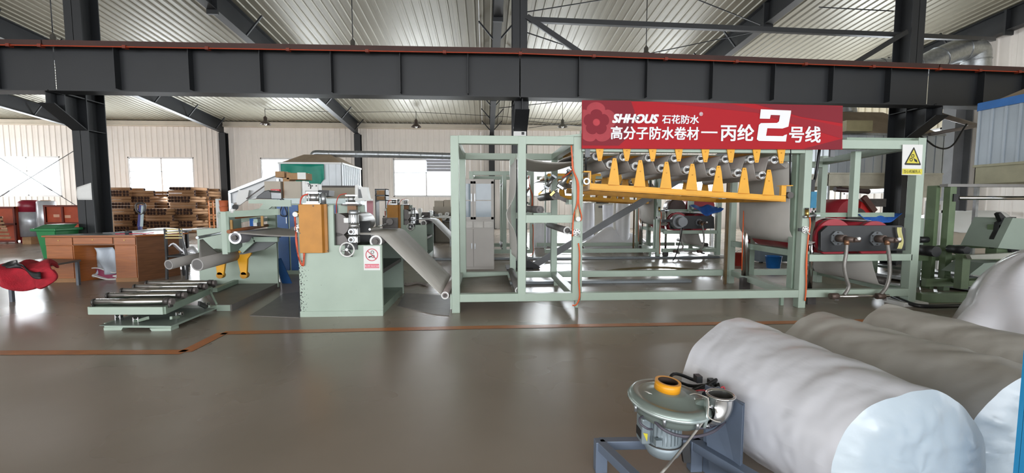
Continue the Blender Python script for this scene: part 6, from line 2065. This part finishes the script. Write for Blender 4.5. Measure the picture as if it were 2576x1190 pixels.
# second table, white top with green cloth, papers; chair with yellow slats
YT2 = 9.0
TX0, TX1 = P(272, 600, YT2).x, P(452, 600, YT2).x
tz2 = P(380, 588, YT2).z
T2 = thing('work_table', 'table covered by a pale sheet with a green cloth end, behind the brown desk', 'table', ((TX0 + TX1) / 2, 9.3, 0))
MB().box(TX0, TX1 - 0.35, YT2, YT2 + 0.9, tz2, tz2 + 0.03).build('tabletop', M('table_grey', '#b9bec4', 0.45, 0, 0.06, 4), T2, 0.005)
MB().sheet(lambda u, v: V((TX0 + 0.1 + (TX1 - TX0 - 0.1) * u, YT2 + 0.55 + 0.5 * v, tz2 + 0.035 + 0.012 * math.sin(9 * u) + 0.02 * v)), 14, 4, 0.004).build('cover_sheet', white_p, T2)
for x_ in (TX0 + 0.05, TX1 - 0.45):
    for y_ in (YT2 + 0.05, YT2 + 0.82):
        MB().box(x_, x_ + 0.05, y_, y_ + 0.05, 0, tz2).build('leg', blackm, T2)
MB().box(TX1 - 0.75, TX1 - 0.42, YT2 + 0.1, YT2 + 0.7, 0.05, tz2).build('pedestal', M('dark_laminate', '#42342e', 0.5), T2)
gxa, gxb = P(396, 620, YT2 - 0.02).x, P(415, 620, YT2 - 0.02).x
MB().sheet(lambda u, v: V((gxa + (gxb - gxa) * u + 0.01 * math.sin(8 * v), YT2 - 0.015 - 0.02 * math.sin(6 * u), P(400, 632, YT2).z + (tz2 - P(400, 632, YT2).z) * v)), 5, 6, 0.004).build('green_cloth', M('mint_cloth', '#3fae78', 0.8), T2)
CHR = thing('slatted_chair', 'black chair with pale yellow back slats right of the brown desk', 'chair', P(445, 700, 8.2))
Yc = 8.15
cx0, cx1 = P(418, 620, Yc).x, P(457, 620, Yc).x
cz = lambda y_: P(440, y_, Yc).z
for (a, b_) in ((cx0, cx0 - 0.02), (cx1 - 0.02, cx1 + 0.06)):
    MB().bar((a, Yc, cz(575)), (b_, Yc + 0.03, 0.42), 0.035, 0.035).build('back_post', black, CHR)
    MB().bar((b_, Yc + 0.03, 0.42), (b_, Yc + 0.0, 0.0), 0.035, 0.035).build('leg', black, CHR)
    MB().bar((b_, Yc + 0.42, 0.42), (b_, Yc + 0.45, 0.0), 0.035, 0.035).build('leg', black, CHR)
for y_ in (575.5, 583, 590, 597):
    MB().box(cx0, cx1 + 0.02, Yc - 0.012, Yc + 0.012, cz(y_ + 3), cz(y_)).build('slat', M('yellow_slat', '#cdbb7e', 0.5), CHR)
MB().box(cx0 - 0.02, cx1 + 0.07, Yc + 0.02, Yc + 0.44, 0.40, 0.44).build('seat', black, CHR, 0.01)
bag = MB().sheet(lambda u, v: V((cx0 - 0.0 + 0.75 * u, Yc + 0.05 + 0.3 * v, 0.48 + 0.09 * math.sin(5 * u + 1) * (1 - v) + 0.05 * math.sin(13 * u + 4 * v) + 0.05 - 0.25 * max(0, u - 0.55))), 16, 6, 0.02)
tag(bag.build('plastic_bag', film), 'crumpled white plastic bag on the seat of the slatted chair', 'bag')
jk = thing('pallet_jack', 'blue and white pallet jack handle standing behind the tables', 'pallet jack', P(355, 600, 12.0))
MB().bar(P(352, 570, 12.0), P(357, 516, 12.0), 0.07, 0.09).build('tiller', M('jack_blue', '#2b2f7a', 0.4), jk)
MB().bar(P(356, 570, 11.95), P(359, 518, 11.95), 0.05, 0.04).build('tiller_plate', M('jack_pale', '#b8c8cc', 0.4), jk)
MB().tube(bez([P(356, 540, 11.95), P(344, 530, 11.95), P(343, 514, 11.95), P(354, 511, 11.95), P(364, 514, 11.95), P(364, 530, 11.95), P(356, 540, 11.95)], 5), 0.025, 8).build('grip_loop', iron, jk)
c = P(352, 572, 12.0)
MB().box(c.x - 0.25, c.x + 0.25, 12.0, 12.2, 0.05, 0.35).build('body', MATS['jack_blue'], jk)
MB().box(c.x - 0.25, c.x - 0.08, 12.2, 13.2, 0.06, 0.12).box(c.x + 0.08, c.x + 0.25, 12.2, 13.2, 0.06, 0.12).build('fork', MATS['jack_blue'], jk)
MB().bar(V((c.x, 12.05, 0.3)), P(352, 570, 12.0), 0.07, 0.07).build('tiller_foot', MATS['jack_blue'], jk)
MB().cyl((c.x - 0.1, 12.05, 0.08), (c.x + 0.1, 12.05, 0.08), 0.08, n=14).build('wheel', black, jk)

# bench with a red jacket
BN = thing('metal_bench', 'dark metal bench at the left picture edge', 'bench', G(80, 730))
zbn = 0.43
q4 = [P(-60, 683, 6.2), P(20, 683, 6.2)]
b1_, b2_, b3_, b4_ = G(-90, 680, zbn), G(22, 684, zbn), G(203, 653, zbn), G(110, 650, zbn)
MB().prism([V((p_.x, p_.y, zbn - 0.03)) for p_ in (b1_, b2_, b3_, b4_)], (0, 0, 0.03)).build('seat', M('bench_brown', '#5c5148', 0.4), BN)
for p_ in (b1_, b2_, b3_, b4_):
    c = V((p_.x, p_.y, 0))
    d = (sum((q_ for q_ in (b1_, b2_, b3_, b4_)), V((0, 0, 0))) / 4 - p_).normalized() * 0.05
    MB().box(c.x + d.x - 0.02, c.x + d.x + 0.02, c.y + d.y - 0.02, c.y + d.y + 0.02, 0, zbn - 0.03).build('leg', M('bench_leg', '#6a6f77', 0.4, 0.3), BN)
jx = G(35, 660, zbn)
jn, jf = P(74, 690, 5.95), P(-70, 690, 5.95)
def jfn(u, v, lift=0.0):
    # u: across the bench width towards the right end, v: from the hanging near hem up over the seat
    x = jf.x + (jn.x - jf.x) * u + 0.05 * math.sin(6 * v + 1)
    if v < 0.5:
        t_ = v / 0.5
        hang = 0.20 + 0.10 * math.sin(3.1 * u + 0.2)
        y = jy - 0.36 - 0.05 * math.sin(9 * u) - 0.05 * (1 - t_)
        z = zbn + 0.06 - hang * (1 - t_) ** 0.9
    else:
        t_ = (v - 0.5) / 0.5
        y = jy - 0.36 + 0.40 * t_
        x -= 0.30 * u * t_
        z = zbn + 0.06 + 0.07 * math.sin(PI * t_)
    z += 0.025 * math.sin(13 * u + 5 * v) + lift
    y -= 0.04 * math.sin(11 * u + 3 * v) + lift
    return V((x, y, z))


jy = b2_.y + 0.30
ja = MB().sheet(lambda u, v: jfn(u, v), 28, 20, 0.035)
jo = thing('red_jacket', 'crumpled red jacket with a black stripe draped over the metal bench', 'jacket', jx)
ja.build('shell', redc, jo)
js = MB().sheet(lambda u, v: jfn(0.12 + 0.72 * u, 0.55 - 0.38 * u + 0.16 * v, 0.045), 18, 4, 0.01)
js.build('black_stripe', black, jo)

# wrapped bundles, crates, pallet by the back wall
YL = 16.5
for i, (x0_, x1_, y0_, y1_, m1, lab) in enumerate(((34, 74, 503, 586, gal, 'silver film roll with a crimson cap standing by the left wall window'), (82, 116, 505, 580, M('silver_film', '#c4c8ce', 0.3, 0.4, 0.06, 10), 'plain silver film roll behind the green bin'))):
    a_, b_ = P(x0_, y1_, YL), P(x1_, y0_, YL)
    r = (b_.x - a_.x) / 2
    rr = thing('film_roll', lab, 'film roll', V(((a_.x + b_.x) / 2, YL + r, 0)))
    cc = V(((a_.x + b_.x) / 2, YL + r, 0))
    hh = b_.z
    if i == 0:
        MB().lathe(cc, (0, 0, 1), [(r * 0.95, 0.0), (r * 0.95, 0.22)], 24).build('crimson_base', M('crimson_film', '#8f2236', 0.35), rr)
        MB().lathe(cc, (0, 0, 1), [(r, 0.22), (r * 1.03, hh * 0.5), (r, hh * 0.72)], 24).build('silver_wrap', MATS['silver_film'] if 'silver_film' in MATS else gal, rr)
        MB().lathe(cc, (0, 0, 1), [(r * 0.95, hh * 0.72), (r * 0.97, hh * 0.95), (r * 0.6, hh)], 24).build('crimson_cap', MATS['crimson_film'], rr)
    else:
        MB().lathe(cc, (0, 0, 1), [(r, 0), (r * 1.02, hh * 0.6), (r * 0.95, hh * 0.97), (r * 0.8, hh)], 24).build('silver_wrap', m1, rr)
        MB().hollow(cc + V((0, 0, hh)), cc + V((0, 0, hh + 0.02)), r * 0.5, r * 0.3, 16).build('core', kraft, rr)


def crate(x0_, x1_, y0_, y1_, Y, label, mat):
    a_, b_ = P(x0_, y1_, Y), P(x1_, y0_, Y)
    t = thing('steel_crate', label, 'crate', V(((a_.x + b_.x) / 2, Y + 0.4, 0)))
    z0, z1 = 0.0, b_.z
    MB().box(a_.x, b_.x, Y + 0.03, Y + 0.06, 0.1, z1 - 0.02).build('back_sheet', mat, t)
    W_ = b_.x - a_.x
    n = max(2, round(W_ / 0.55))
    for k in range(n + 1):
        x_ = a_.x + W_ * k / n
        MB().box(x_ - 0.03, x_ + 0.03, Y - 0.02, Y + 0.03, 0.0, z1).build('upright', M('crate_dark', '#6a2418', 0.5), t)
    for z_ in (0.1, z1 * 0.55, z1):
        MB().box(a_.x - 0.03, b_.x + 0.03, Y - 0.025, Y + 0.03, z_ - 0.06, z_).build('rail', MATS['crate_dark'], t)
    MB().box(a_.x, a_.x + 0.03, Y, Y + 0.8, 0.1, z1).box(b_.x - 0.03, b_.x, Y, Y + 0.8, 0.1, z1).box(a_.x, b_.x, Y + 0.77, Y + 0.8, 0.1, z1).build('side_sheet', mat, t)
    for (u, v_) in ((0.3, 0.72), (0.62, 0.7), (0.33, 0.42), (0.7, 0.4)):
        MB().box(a_.x + W_ * u - 0.1, a_.x + W_ * u + 0.1, Y + 0.024, Y + 0.03, z1 * v_ - 0.05, z1 * v_ + 0.05).build('bare_patch', M('peach_patch', '#d9a58a', 0.5), t)
    return t


crm = M('crate_orange', '#b04a2c', 0.5, 0, 0.15, 4)
crate(118, 200, 516, 598, 16.3, 'rust-orange steel crate between the silver roll and the left crane column', crm)
crate(-60, 34, 520, 598, 16.4, 'rust-orange steel crate at the left picture edge', crm)
bl = MB().box(P(62, 590, 16).x, P(84, 590, 16).x, 15.9, 16.2, 0, 0.25)
tag(bl.build('cardboard_box', kraft, None, 0.01), 'low brown carton on the floor beside the silver roll with crimson cap', 'box')
pt = thing('wooden_pallet', 'grey-brown wooden pallet leaning at the far left edge', 'pallet', G(15, 603))
for k in range(6):
    y_ = 548 + k * 9.2
    xr = 7 + k * 4.0
    a_, b_ = P(-60, y_ + 4, 15.3 - 0.06 * k), P(xr, y_ + 4, 15.3 - 0.06 * k)
    MB().bar(a_, b_, 0.02, 0.075).build('plank', plywood, pt)
for x_ in (-55, -20, 2):
    MB().bar(P(x_, 546, 15.36), G(x_ + 16, 603, 0.02), 0.05, 0.04).build('stringer', M('pallet_dark', '#5b4436', 0.8), pt)

# ================================================================ CARDBOARD TUBES, piled in crossing layers
tb_end = 1.25
TR = 0.075


def tube_mesh(L, n=10):
    m = MB().hollow((0, 0, 0), (0, L, 0), TR, TR * 0.78, n)
    me = bpy.data.meshes.new('cardboard_tube')
    me.from_pydata(m.v, [], m.f)
    me.polygons.foreach_set('use_smooth', m.s)
    me.materials.append(M('cardboard_tube', '#94704f', 0.8, 0, 0.15, 3))
    me.materials.append(M('tube_bore_shade', '#4a352c', 0.9, 0, 0.1, 3))  # shade inside the hollow tube, painted as a darker brown
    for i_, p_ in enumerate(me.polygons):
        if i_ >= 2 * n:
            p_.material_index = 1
    me.update()
    return me


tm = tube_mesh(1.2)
count = 0
first_tube = None


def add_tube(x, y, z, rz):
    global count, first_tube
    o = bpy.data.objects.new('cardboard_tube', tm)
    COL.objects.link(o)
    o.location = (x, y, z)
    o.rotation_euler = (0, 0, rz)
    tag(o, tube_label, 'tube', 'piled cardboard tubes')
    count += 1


PILES = {3: 'leftmost crosswise pile, beside the left crane column', 4: 'second crosswise pile from the left crane column', 5: 'low crosswise pile standing in front of the others',
         6: 'crosswise pile right of the gap below the back window', 7: 'rightmost crosswise pile, next to the orange rack', 8: ''}


def pile(px0, px1, Y, layers, phase, seed_, zt_top):
    global tube_label
    tube_label = 'brown cardboard tube in the ' + PILES[seed_]
    rr = random.Random(seed_)
    x0 = P(px0, 520, Y).x
    z = TR
    for L_ in range(layers):
        jx = rr.uniform(-0.08, 0.08)
        w_ = 1.1
        n = int(w_ / (2 * TR))
        ends = (L_ + phase) % 2 == 0
        for row in range(2):
            if z + TR > zt_top:
                return
            if ends:
                for k in range(n):
                    add_tube(x0 + jx + TR + 2 * TR * k, Y + rr.uniform(-0.03, 0.03), z, 0)
            else:
                for k in (0, n - 1):
                    add_tube(x0 + jx + 1.2 + rr.uniform(-0.03, 0.03), Y + TR + 2 * TR * k + 0.02, z, PI / 2)
            z += 2 * TR


YTb = 22.6
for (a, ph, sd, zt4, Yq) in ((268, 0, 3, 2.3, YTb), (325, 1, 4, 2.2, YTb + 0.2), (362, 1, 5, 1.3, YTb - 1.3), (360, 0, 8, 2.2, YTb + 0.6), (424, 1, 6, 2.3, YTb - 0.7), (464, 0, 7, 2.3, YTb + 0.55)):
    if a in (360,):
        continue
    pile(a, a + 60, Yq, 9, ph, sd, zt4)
wb_ = MB().box(P(262, 540, 18).x, P(280, 540, 18).x, 18, 18.1, 0, P(270, 532, 18).z)
tag(wb_.build('wooden_board', plywood), 'upright raw wooden board right behind the left crane column', 'board')
og = thing('orange_rack', 'orange wire rack right of the piled cardboard tubes', 'rack', P(535, 580, 20))
for y_ in (505, 520, 540, 555):
    MB().box(P(523, 540, 20).x, P(545, 540, 20).x, 20, 20.03, P(535, y_ + 1.5, 20).z, P(535, y_, 20).z).build('rail', M('rack_orange', '#e08a4a', 0.5), og)
for x_ in (524, 535, 544):
    MB().box(P(x_, 540, 20).x, P(x_, 540, 20).x + 0.04, 20, 20.04, 0, P(x_, 504, 20).z).build('upright', MATS['rack_orange'], og)

# ================================================================ FOREGROUND : white rolls and blower
def big_roll(c_far, c_near, rf, rn, label, mat, seed_, capm=None):
    rr = random.Random(seed_)
    cf, cn = V(c_far), V(c_near)
    ax = cn - cf
    d, s, u = frame_of(ax)
    from mathutils import noise
    root = thing('wrapped_roll', label, 'plastic-wrapped roll', V(((cf.x + cn.x) / 2, (cf.y + cn.y) / 2, 0)))
    NU, NV = 96, 60

    def f(a, v):
        t = 2 * PI * a
        lat = s * math.cos(t) + u * math.sin(t)
        r = rf + (rn - rf) * v
        p0 = cf.lerp(cn, v)
        k = noise.noise(V((math.cos(t) * 2.2 + seed_, math.sin(t) * 2.2, v * 3))) * 0.012
        # diagonal tension folds of the film
        ph = v * 9 + 2.2 * math.sin(t + seed_)
        k += 0.006 * math.sin(ph * 2.2 + noise.noise(V((v * 4, math.cos(t), seed_))) * 5) * max(0.1, math.sin(t * 0.5))
        k += 0.003 * noise.noise(V((math.cos(t) * 6, math.sin(t) * 6, v * 22 + seed_)))
        rr_ = r * (1 + 0.015 * math.sin(3 * t + seed_)) + k
        q_ = p0 + s * (rr_ * math.cos(t)) + u * (rr_ * math.sin(t)) - d * (lat.y * rr_ / d.y) * v ** 1.5
        if q_.z < 0.003:
            q_.z = 0.003
        return q_
    MB().sheet(f, NU, NV).build('film_wrap', mat, root)

    def cap(v0, sign, nm):
        def g(a, w_):
            t = 2 * PI * a
            e = f(a, v0)
            cc = cf.lerp(cn, v0)
            q_ = e.lerp(cc, w_)
            bul = 0.03 * math.sin(min(1, w_ * 2.2) * PI / 2)
            wr2 = min(1, w_ * 6) * (0.018 * abs(noise.noise(V(((1 - w_) * math.cos(t) * 2.2 + (1 - w_) * math.sin(t) * 2.6, ((1 - w_) * math.sin(t) - (1 - w_) * math.cos(t) * 0.5) * 8, seed_ + 4)))) + 0.006 * noise.noise(V(((1 - w_) * math.cos(t) * 12, (1 - w_) * math.sin(t) * 3, seed_))))
            return q_ + d * sign * (bul + wr2)
        MB().sheet(g, 96, 16).build(nm, capm or mat, root)
    cap(1.0, 1, 'near_end')
    cap(0.0, -1, 'far_end')
    return root


sp_ = V((0.645, 0.16, 0))
cf1, cn1 = V((1.464, 2.42, 0.342)), V((1.665, 1.52, 0.317))
r1 = big_roll(cf1, cn1, 0.342, 0.316, 'nearest big white roll in wrinkled film beside the blower', film, 1.0, M('bluish_white_film', '#c8d4dc', 0.3, 0, 0.03, 3, bump=0.3, bscale=6, coat=0.3))
cf2 = V((2.10, 2.58, 0.335)); cn2 = V((2.34, 1.62, 0.32))
big_roll(cf2, cn2, 0.335, 0.32, 'dusty grey-white roll in film, second from the blower', film_g, 2.0, MATS['bluish_white_film'])
cf3 = V((2.78, 2.78, 0.33)); cn3 = cf3 + (cn1 - cf1) * 1.1
big_roll(cf3, cn3, 0.33, 0.315, 'dusty grey-white roll in film, third from the blower at the right edge', film_g, 3.0, MATS['bluish_white_film'])
# tall wrapped bundle at the right edge
from mathutils import noise as _nz
cb = V((6.15, 4.1, 0.0))


def bun(u, v):
    t = 2 * PI * u
    h_ = math.sin(PI / 2 * v)
    r = 0.78 * math.cos(PI / 2 * v) ** 0.62 * (1 + 0.10 * _nz.noise(V((math.cos(t) * 1.6, math.sin(t) * 1.6, v * 2))) + 0.03 * math.sin(9 * t + 5 * v))
    ex = 0.12 * max(0, 1 - v * 5) * (1 + 0.5 * math.sin(7 * t))
    return V((cb.x + (r + ex) * math.cos(t) * 1.15, cb.y + (r + ex) * math.sin(t) * 0.8, 0.9 * h_ + 0.012 * math.sin(14 * t)))


bo_ = MB().sheet(bun, 72, 30).build('wrapped_bundle', film)
tag(bo_, 'tall heap wrapped in white plastic at the right edge behind the rolls', 'plastic-wrapped bundle')

# blue slotted crate at the right bottom corner
bc_ = thing('blue_crate', 'bright blue perforated plastic crate panel at the bottom right corner', 'crate', P(2585, 1180, 1.35))
cbl = M('crate_blue', '#1f9ad6', 0.35, 0, 0.05, 4)
cbd = M('crate_blue_hole', '#0b4a8c', 0.5)
xa_ = P(2556, 1100, 1.3).x
ztop = P(2570, 880, 1.3).z
yn_ = 0.62
MB().box(xa_ + 0.035, xa_ + 0.04, yn_, 1.29, 0.02, ztop - 0.02).build('inner_sheet', cbd, bc_)
MB().box(xa_, xa_ + 0.35, 1.285, 1.30, 0.0, ztop).build('end_panel', cbl, bc_)
for k in range(12):
    z_ = (ztop - 0.025) * k / 11
    MB().box(xa_ + 0.002, xa_ + 0.03, yn_, 1.285, z_, z_ + 0.03).build('slat', cbl, bc_)
for k in range(16):
    y_ = yn_ + (1.27 - yn_) * k / 15
    MB().box(xa_, xa_ + 0.032, y_, y_ + 0.016, 0.0, ztop).build('upright_rib', cbl, bc_)

# blower frame
FRm = thing('blower_stand', 'slate-blue steel frame on the floor carrying the blower', 'frame', G(1700, 1170))
zf = 0.16
A_, B_ = G(1508, 1106, zf), G(1640, 1230, zf)
C_, D_ = G(1745, 1104, zf), G(1960, 1230, zf)
E_ = G(1850, 1100, zf)


def sbar(p_, q_, w_=0.045, nm='beam'):
    return MB().bar(V((p_.x, p_.y, zf - 0.022)), V((q_.x, q_.y, zf - 0.022)), w_, 0.045).build(nm, blue_f, FRm, 0.003)


sbar(A_, B_)
sbar(A_, E_)
sbar(C_, D_, 0.06)
sbar(B_, D_)
for p_ in (A_, B_, C_):
    MB().box(p_.x - 0.025, p_.x + 0.035, p_.y - 0.03, p_.y + 0.02, 0, zf).build('leg', blue_f, FRm, 0.003)
q0 = C_ + V((0.04, 0.0, 0))
MB().prism([V((q0.x - 0.005, q0.y - 0.10, zf - 0.12)), V((q0.x + 0.06, q0.y - 0.24, zf - 0.10)), V((q0.x + 0.06, q0.y - 0.24, 0.445)), V((q0.x + 0.03, q0.y - 0.08, 0.465)), V((q0.x - 0.005, q0.y - 0.0, 0.40))], (0.012, 0.012, 0)).build('upright_plate', blue_f, FRm)
MB().prism([V((q0.x + 0.0, q0.y - 0.02, 0.0)), V((q0.x + 0.075, q0.y - 0.23, 0.0)), V((q0.x + 0.075, q0.y - 0.23, 0.45)), V((q0.x + 0.0, q0.y - 0.02, 0.45))], (0.008, 0.01, 0)).build('upright_plate', blue_f, FRm)
MB().prism([G(x_, y_, 0.16) + V((0, 0.0, dz_)) for x_, y_, dz_ in ((1712, 1108, 0), (1752, 1108, 0), (1742, 1112, -0.11), (1722, 1112, -0.11))], (0, 0.02, 0)).build('gusset', blackm, FRm)
MB().box(C_.x - 0.14, C_.x - 0.09, C_.y - 0.05, C_.y - 0.02, zf - 0.02, 0.36).build('support_post', blue_f, FRm)
MB().bar(V((C_.x - 0.12, C_.y - 0.03, 0.34)), V((q0.x + 0.04, q0.y - 0.1, 0.34)), 0.04, 0.05).build('support_bracket', blue_f, FRm)

# blower
BL = thing('blower', 'grey side-channel blower with a chromed elbow on the blue frame', 'blower', P(1680, 1100, 1.95))
cast = M('blower_casting', '#8b9791', 0.3, 0.35, 0.06, 4)
bc0 = P(1683, 1000, 1.95)
bc0.z -= 0.02
tilt = V((0.09, -0.05, 1)).normalized()
MB().lathe(bc0, tilt, [(0.05, -0.066), (0.13, -0.068), (0.158, -0.055), (0.172, -0.028), (0.178, -0.006), (0.19, -0.004), (0.192, 0.006), (0.187, 0.018), (0.178, 0.030), (0.165, 0.034), (0.152, 0.030), (0.142, 0.031), (0.075, 0.052), (0.07, 0.056), (0.02, 0.056)], 56).build('fan_housing', cast, BL)
MB().lathe(bc0, tilt, [(0.191, -0.004), (0.194, 0.0), (0.194, 0.006), (0.191, 0.010)], 56, False).build('housing_rim', M('pale_casting', '#b4c0bd', 0.25, 0.4), BL)
for k in range(8):
    a = 2 * PI * k / 8 + 0.5
    _, s_, u_ = frame_of(tilt)
    e = bc0 + s_ * (0.188 * math.cos(a)) + u_ * (0.188 * math.sin(a)) - tilt * 0.01
    MB().cyl(e + V((0, 0, -0.02)), e + V((0, 0, 0.012)), 0.008, n=8).build('bolt', gal, BL)
# motor below
mc = bc0 + V((-0.015, 0.02, -0.06))
mo_ = MB().lathe(mc, (0, 0, -1), [(0.085, 0), (0.085, 0.02), (0.078, 0.03), (0.078, 0.135), (0.09, 0.14), (0.09, 0.17), (0.075, 0.2), (0.04, 0.215)], 28).build('motor', M('motor_casting', '#8f9ba1', 0.4, 0.25), BL)
for k in range(26):
    a = 2 * PI * k / 26
    e = mc + V((0.083 * math.cos(a), 0.083 * math.sin(a), -0.03))
    MB().bar(e, e - V((0, 0, 0.1)), 0.012, 0.003, up=V((math.cos(a), math.sin(a), 0))).build('fin', MATS['motor_casting'], mo_)
MB().lathe(mc + V((0, 0, -0.137)), (0, 0, -1), [(0.0915, 0), (0.0915, 0.006)], 28, False).build('cowl_seam', iron, mo_)
tbx = MB().box(mc.x - 0.125, mc.x - 0.08, mc.y - 0.05, mc.y + 0.03, mc.z - 0.135, mc.z - 0.01).build('terminal_box', MATS['motor_casting'], BL, 0.008)
MB().box(mc.x - 0.128, mc.x - 0.125, mc.y - 0.04, mc.y + 0.02, mc.z - 0.11, mc.z - 0.07).build('cable_gland', black, tbx)
MB().prism([V((mc.x - 0.12, mc.y - 0.051, mc.z - 0.075)), V((mc.x - 0.098, mc.y - 0.051, mc.z - 0.08)), V((mc.x - 0.1, mc.y - 0.051, mc.z - 0.118))], (0, -0.001, 0)).build('yellow_sticker', signy, tbx)
MB().box(mc.x - 0.075, mc.x - 0.045, mc.y - 0.095, mc.y - 0.07, mc.z - 0.12, mc.z - 0.09).build('eye_lug', MATS['motor_casting'], mo_)
# outlet flange and chromed elbow
YE = 1.86
oc = P(1768, 1036, YE)
MB().cyl(bc0 + V((0.12, -0.03, -0.02)), oc + V((0.004, 0, 0.0)), 0.052, n=24).build('outlet_neck', cast, BL)
dn = V((1, -0.35, -0.12)).normalized()
fl_ = MB().cyl(oc, oc + dn * 0.012, 0.072, n=28).build('outlet_flange', MATS['pale_casting'], BL)
for k in (0.9, 2.3, 3.8, 5.4):
    _, s_, u_ = frame_of(dn)
    e = oc + s_ * (0.058 * math.cos(k)) + u_ * (0.058 * math.sin(k))
    MB().cyl(e, e + dn * 0.028, 0.009, n=6).build('bolt', chrome, fl_)
ec = oc + dn * 0.012
eb = P(1813, 994, YE)
elb = bez([ec, P(1784, 1040, YE), P(1799, 1037, YE), P(1809, 1025, YE), P(1813, 1010, YE), eb], 5)
MB().tube(elb, 0.053, 28, caps=False).tube(elb, 0.050, 28, caps=False).build('chrome_elbow', M('polished_steel', '#cfcfcd', 0.2, 0.9, 0.06, 9), BL)
MB().lathe(eb + V((0, 0, -0.004)), (0, 0, 1), [(0.051, 0), (0.064, 0.002), (0.064, 0.010), (0.055, 0.011), (0.051, 0.004)], 32, False).build('elbow_lip', MATS['polished_steel'], BL)
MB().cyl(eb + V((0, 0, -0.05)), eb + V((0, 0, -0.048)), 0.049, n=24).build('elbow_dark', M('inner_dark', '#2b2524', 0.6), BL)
for l, r_ in (([P(1642, 1050, 1.86), P(1662, 1075, 1.8), P(1700, 1094, 1.78), P(1750, 1098, 1.78), P(1795, 1085, 1.82), P(1822, 1062, 1.9)], 0.007),
              ([P(1660, 1045, 1.86), P(1695, 1063, 1.8), P(1735, 1075, 1.8), P(1780, 1076, 1.84), P(1806, 1066, 1.9)], 0.006),
              ([P(1625, 1045, 1.9), P(1610, 1052, 1.86), P(1612, 1066, 1.84), P(1628, 1078, 1.83), P(1640, 1080, 1.86)], 0.005)):
    MB().tube(bez(l, 8), r_, 8).build('motor_cable', M('cable_grey', '#54505a', 0.45), BL)
wh = M('pale_cord', '#b5b0a8', 0.5)
MB().tube(bez([P(1781, 1000, 1.8), P(1783, 1020, 1.795), P(1781, 1046, 1.79), P(1796, 1058, 1.79), P(1812, 1062, 1.8)], 6), 0.003, 6).build('tie_cord', wh, BL)
MB().tube(bez([P(1780, 1001, 1.8), P(1764, 994, 1.82), P(1748, 990, 1.86), P(1735, 993, 1.88)], 6), 0.0022, 6).build('tie_cord', wh, BL)
# power cord falling to the floor
cd = MB().tube(bez([P(1771, 1058, 1.8), P(1735, 1105, 1.76), P(1698, 1150, 1.66), P(1664, 1190, 1.5), G(1630, 1225, 0.012)], 8), 0.005, 8).build('power_cord', M('white_cord', '#a09c96', 0.45))
tag(cd, 'pale thin cord running from the blower down to the floor', 'cord')
# orange tape roll, scrap of tape
tpc = bc0 + tilt * 0.056
t5 = thing('tape_roll', 'orange-yellow roll of tape lying on top of the blower', 'tape roll', tpc)
mt2 = M('tape_orange', '#eba01c', 0.35, 0, 0.04, 6)
q_ = tpc + V((-0.012, 0.012, 0.001))
MB().hollow(q_, q_ + tilt * 0.042, 0.060, 0.047, 36).build('tape', mt2, t5)
MB().hollow(q_, q_ + tilt * 0.0415, 0.047, 0.043, 32).build('core', M('tape_core', '#3a2a22', 0.7), t5)
q_ = bc0 + V((-0.115, -0.01, 0.038))
sc_ = MB().sheet(lambda u, v: q_ + V((0.035 * u - 0.01 * v, -0.028 * u + 0.03 * v, 0.006 + 0.008 * math.sin(PI * u))), 5, 3, 0.001).build('paper_scrap', paper)
tag(sc_, 'curled white scrap of paper on the blower housing', 'paper')
# coil of black cable and red wire behind the blower
cc = P(1755, 972, 2.12)
ck = thing('cable_coil', 'coil of black cable tied with red wire behind the blower', 'cable', cc)
for k in range(4):
    rr_ = 0.09 + 0.008 * k
    MB().tube([cc + V((rr_ * 1.1 * math.cos(t), 0.03 * k - 0.05 + 0.07 * math.sin(t), -0.03 + 0.012 * k + 0.028 * math.sin(t * 2 + k))) for t in [2 * PI * j / 26 for j in range(26)]], 0.009, 8, closed=True).build('cable_loop', black, ck)
MB().tube(bez([cc + V((0.03, -0.06, 0.03)), cc + V((0.09, -0.08, -0.02)), cc + V((0.12, -0.1, -0.08)), oc + V((0.06, 0.02, 0.02))], 6), 0.012, 8).build('cable_loop', black, ck)
for dx_, dz2 in ((-0.0, 0.045), (0.075, 0.02), (0.12, 0.0)):
    MB().box(cc.x + dx_ - 0.015, cc.x + dx_ + 0.015, cc.y - 0.02, cc.y + 0.02, cc.z + dz2 - 0.02, cc.z + dz2 + 0.015).build('plug', blackm, ck)
rdw = M('red_wire', '#d9515a', 0.4)
MB().tube(bez([cc + V((-0.08, -0.07, 0.0)), cc + V((-0.02, -0.09, 0.02)), cc + V((0.03, -0.09, 0.0)), cc + V((0.09, -0.08, 0.03)), cc + V((0.10, -0.08, 0.0)), cc + V((0.10, -0.08, -0.05))], 6), 0.004, 6).build('red_wire', rdw, ck)
MB().tube(bez([cc + V((-0.06, -0.09, -0.03)), cc + V((0.0, -0.1, -0.01)), cc + V((0.04, -0.1, 0.025)), cc + V((0.03, -0.1, -0.02))], 6), 0.004, 6).build('red_wire', rdw, ck)
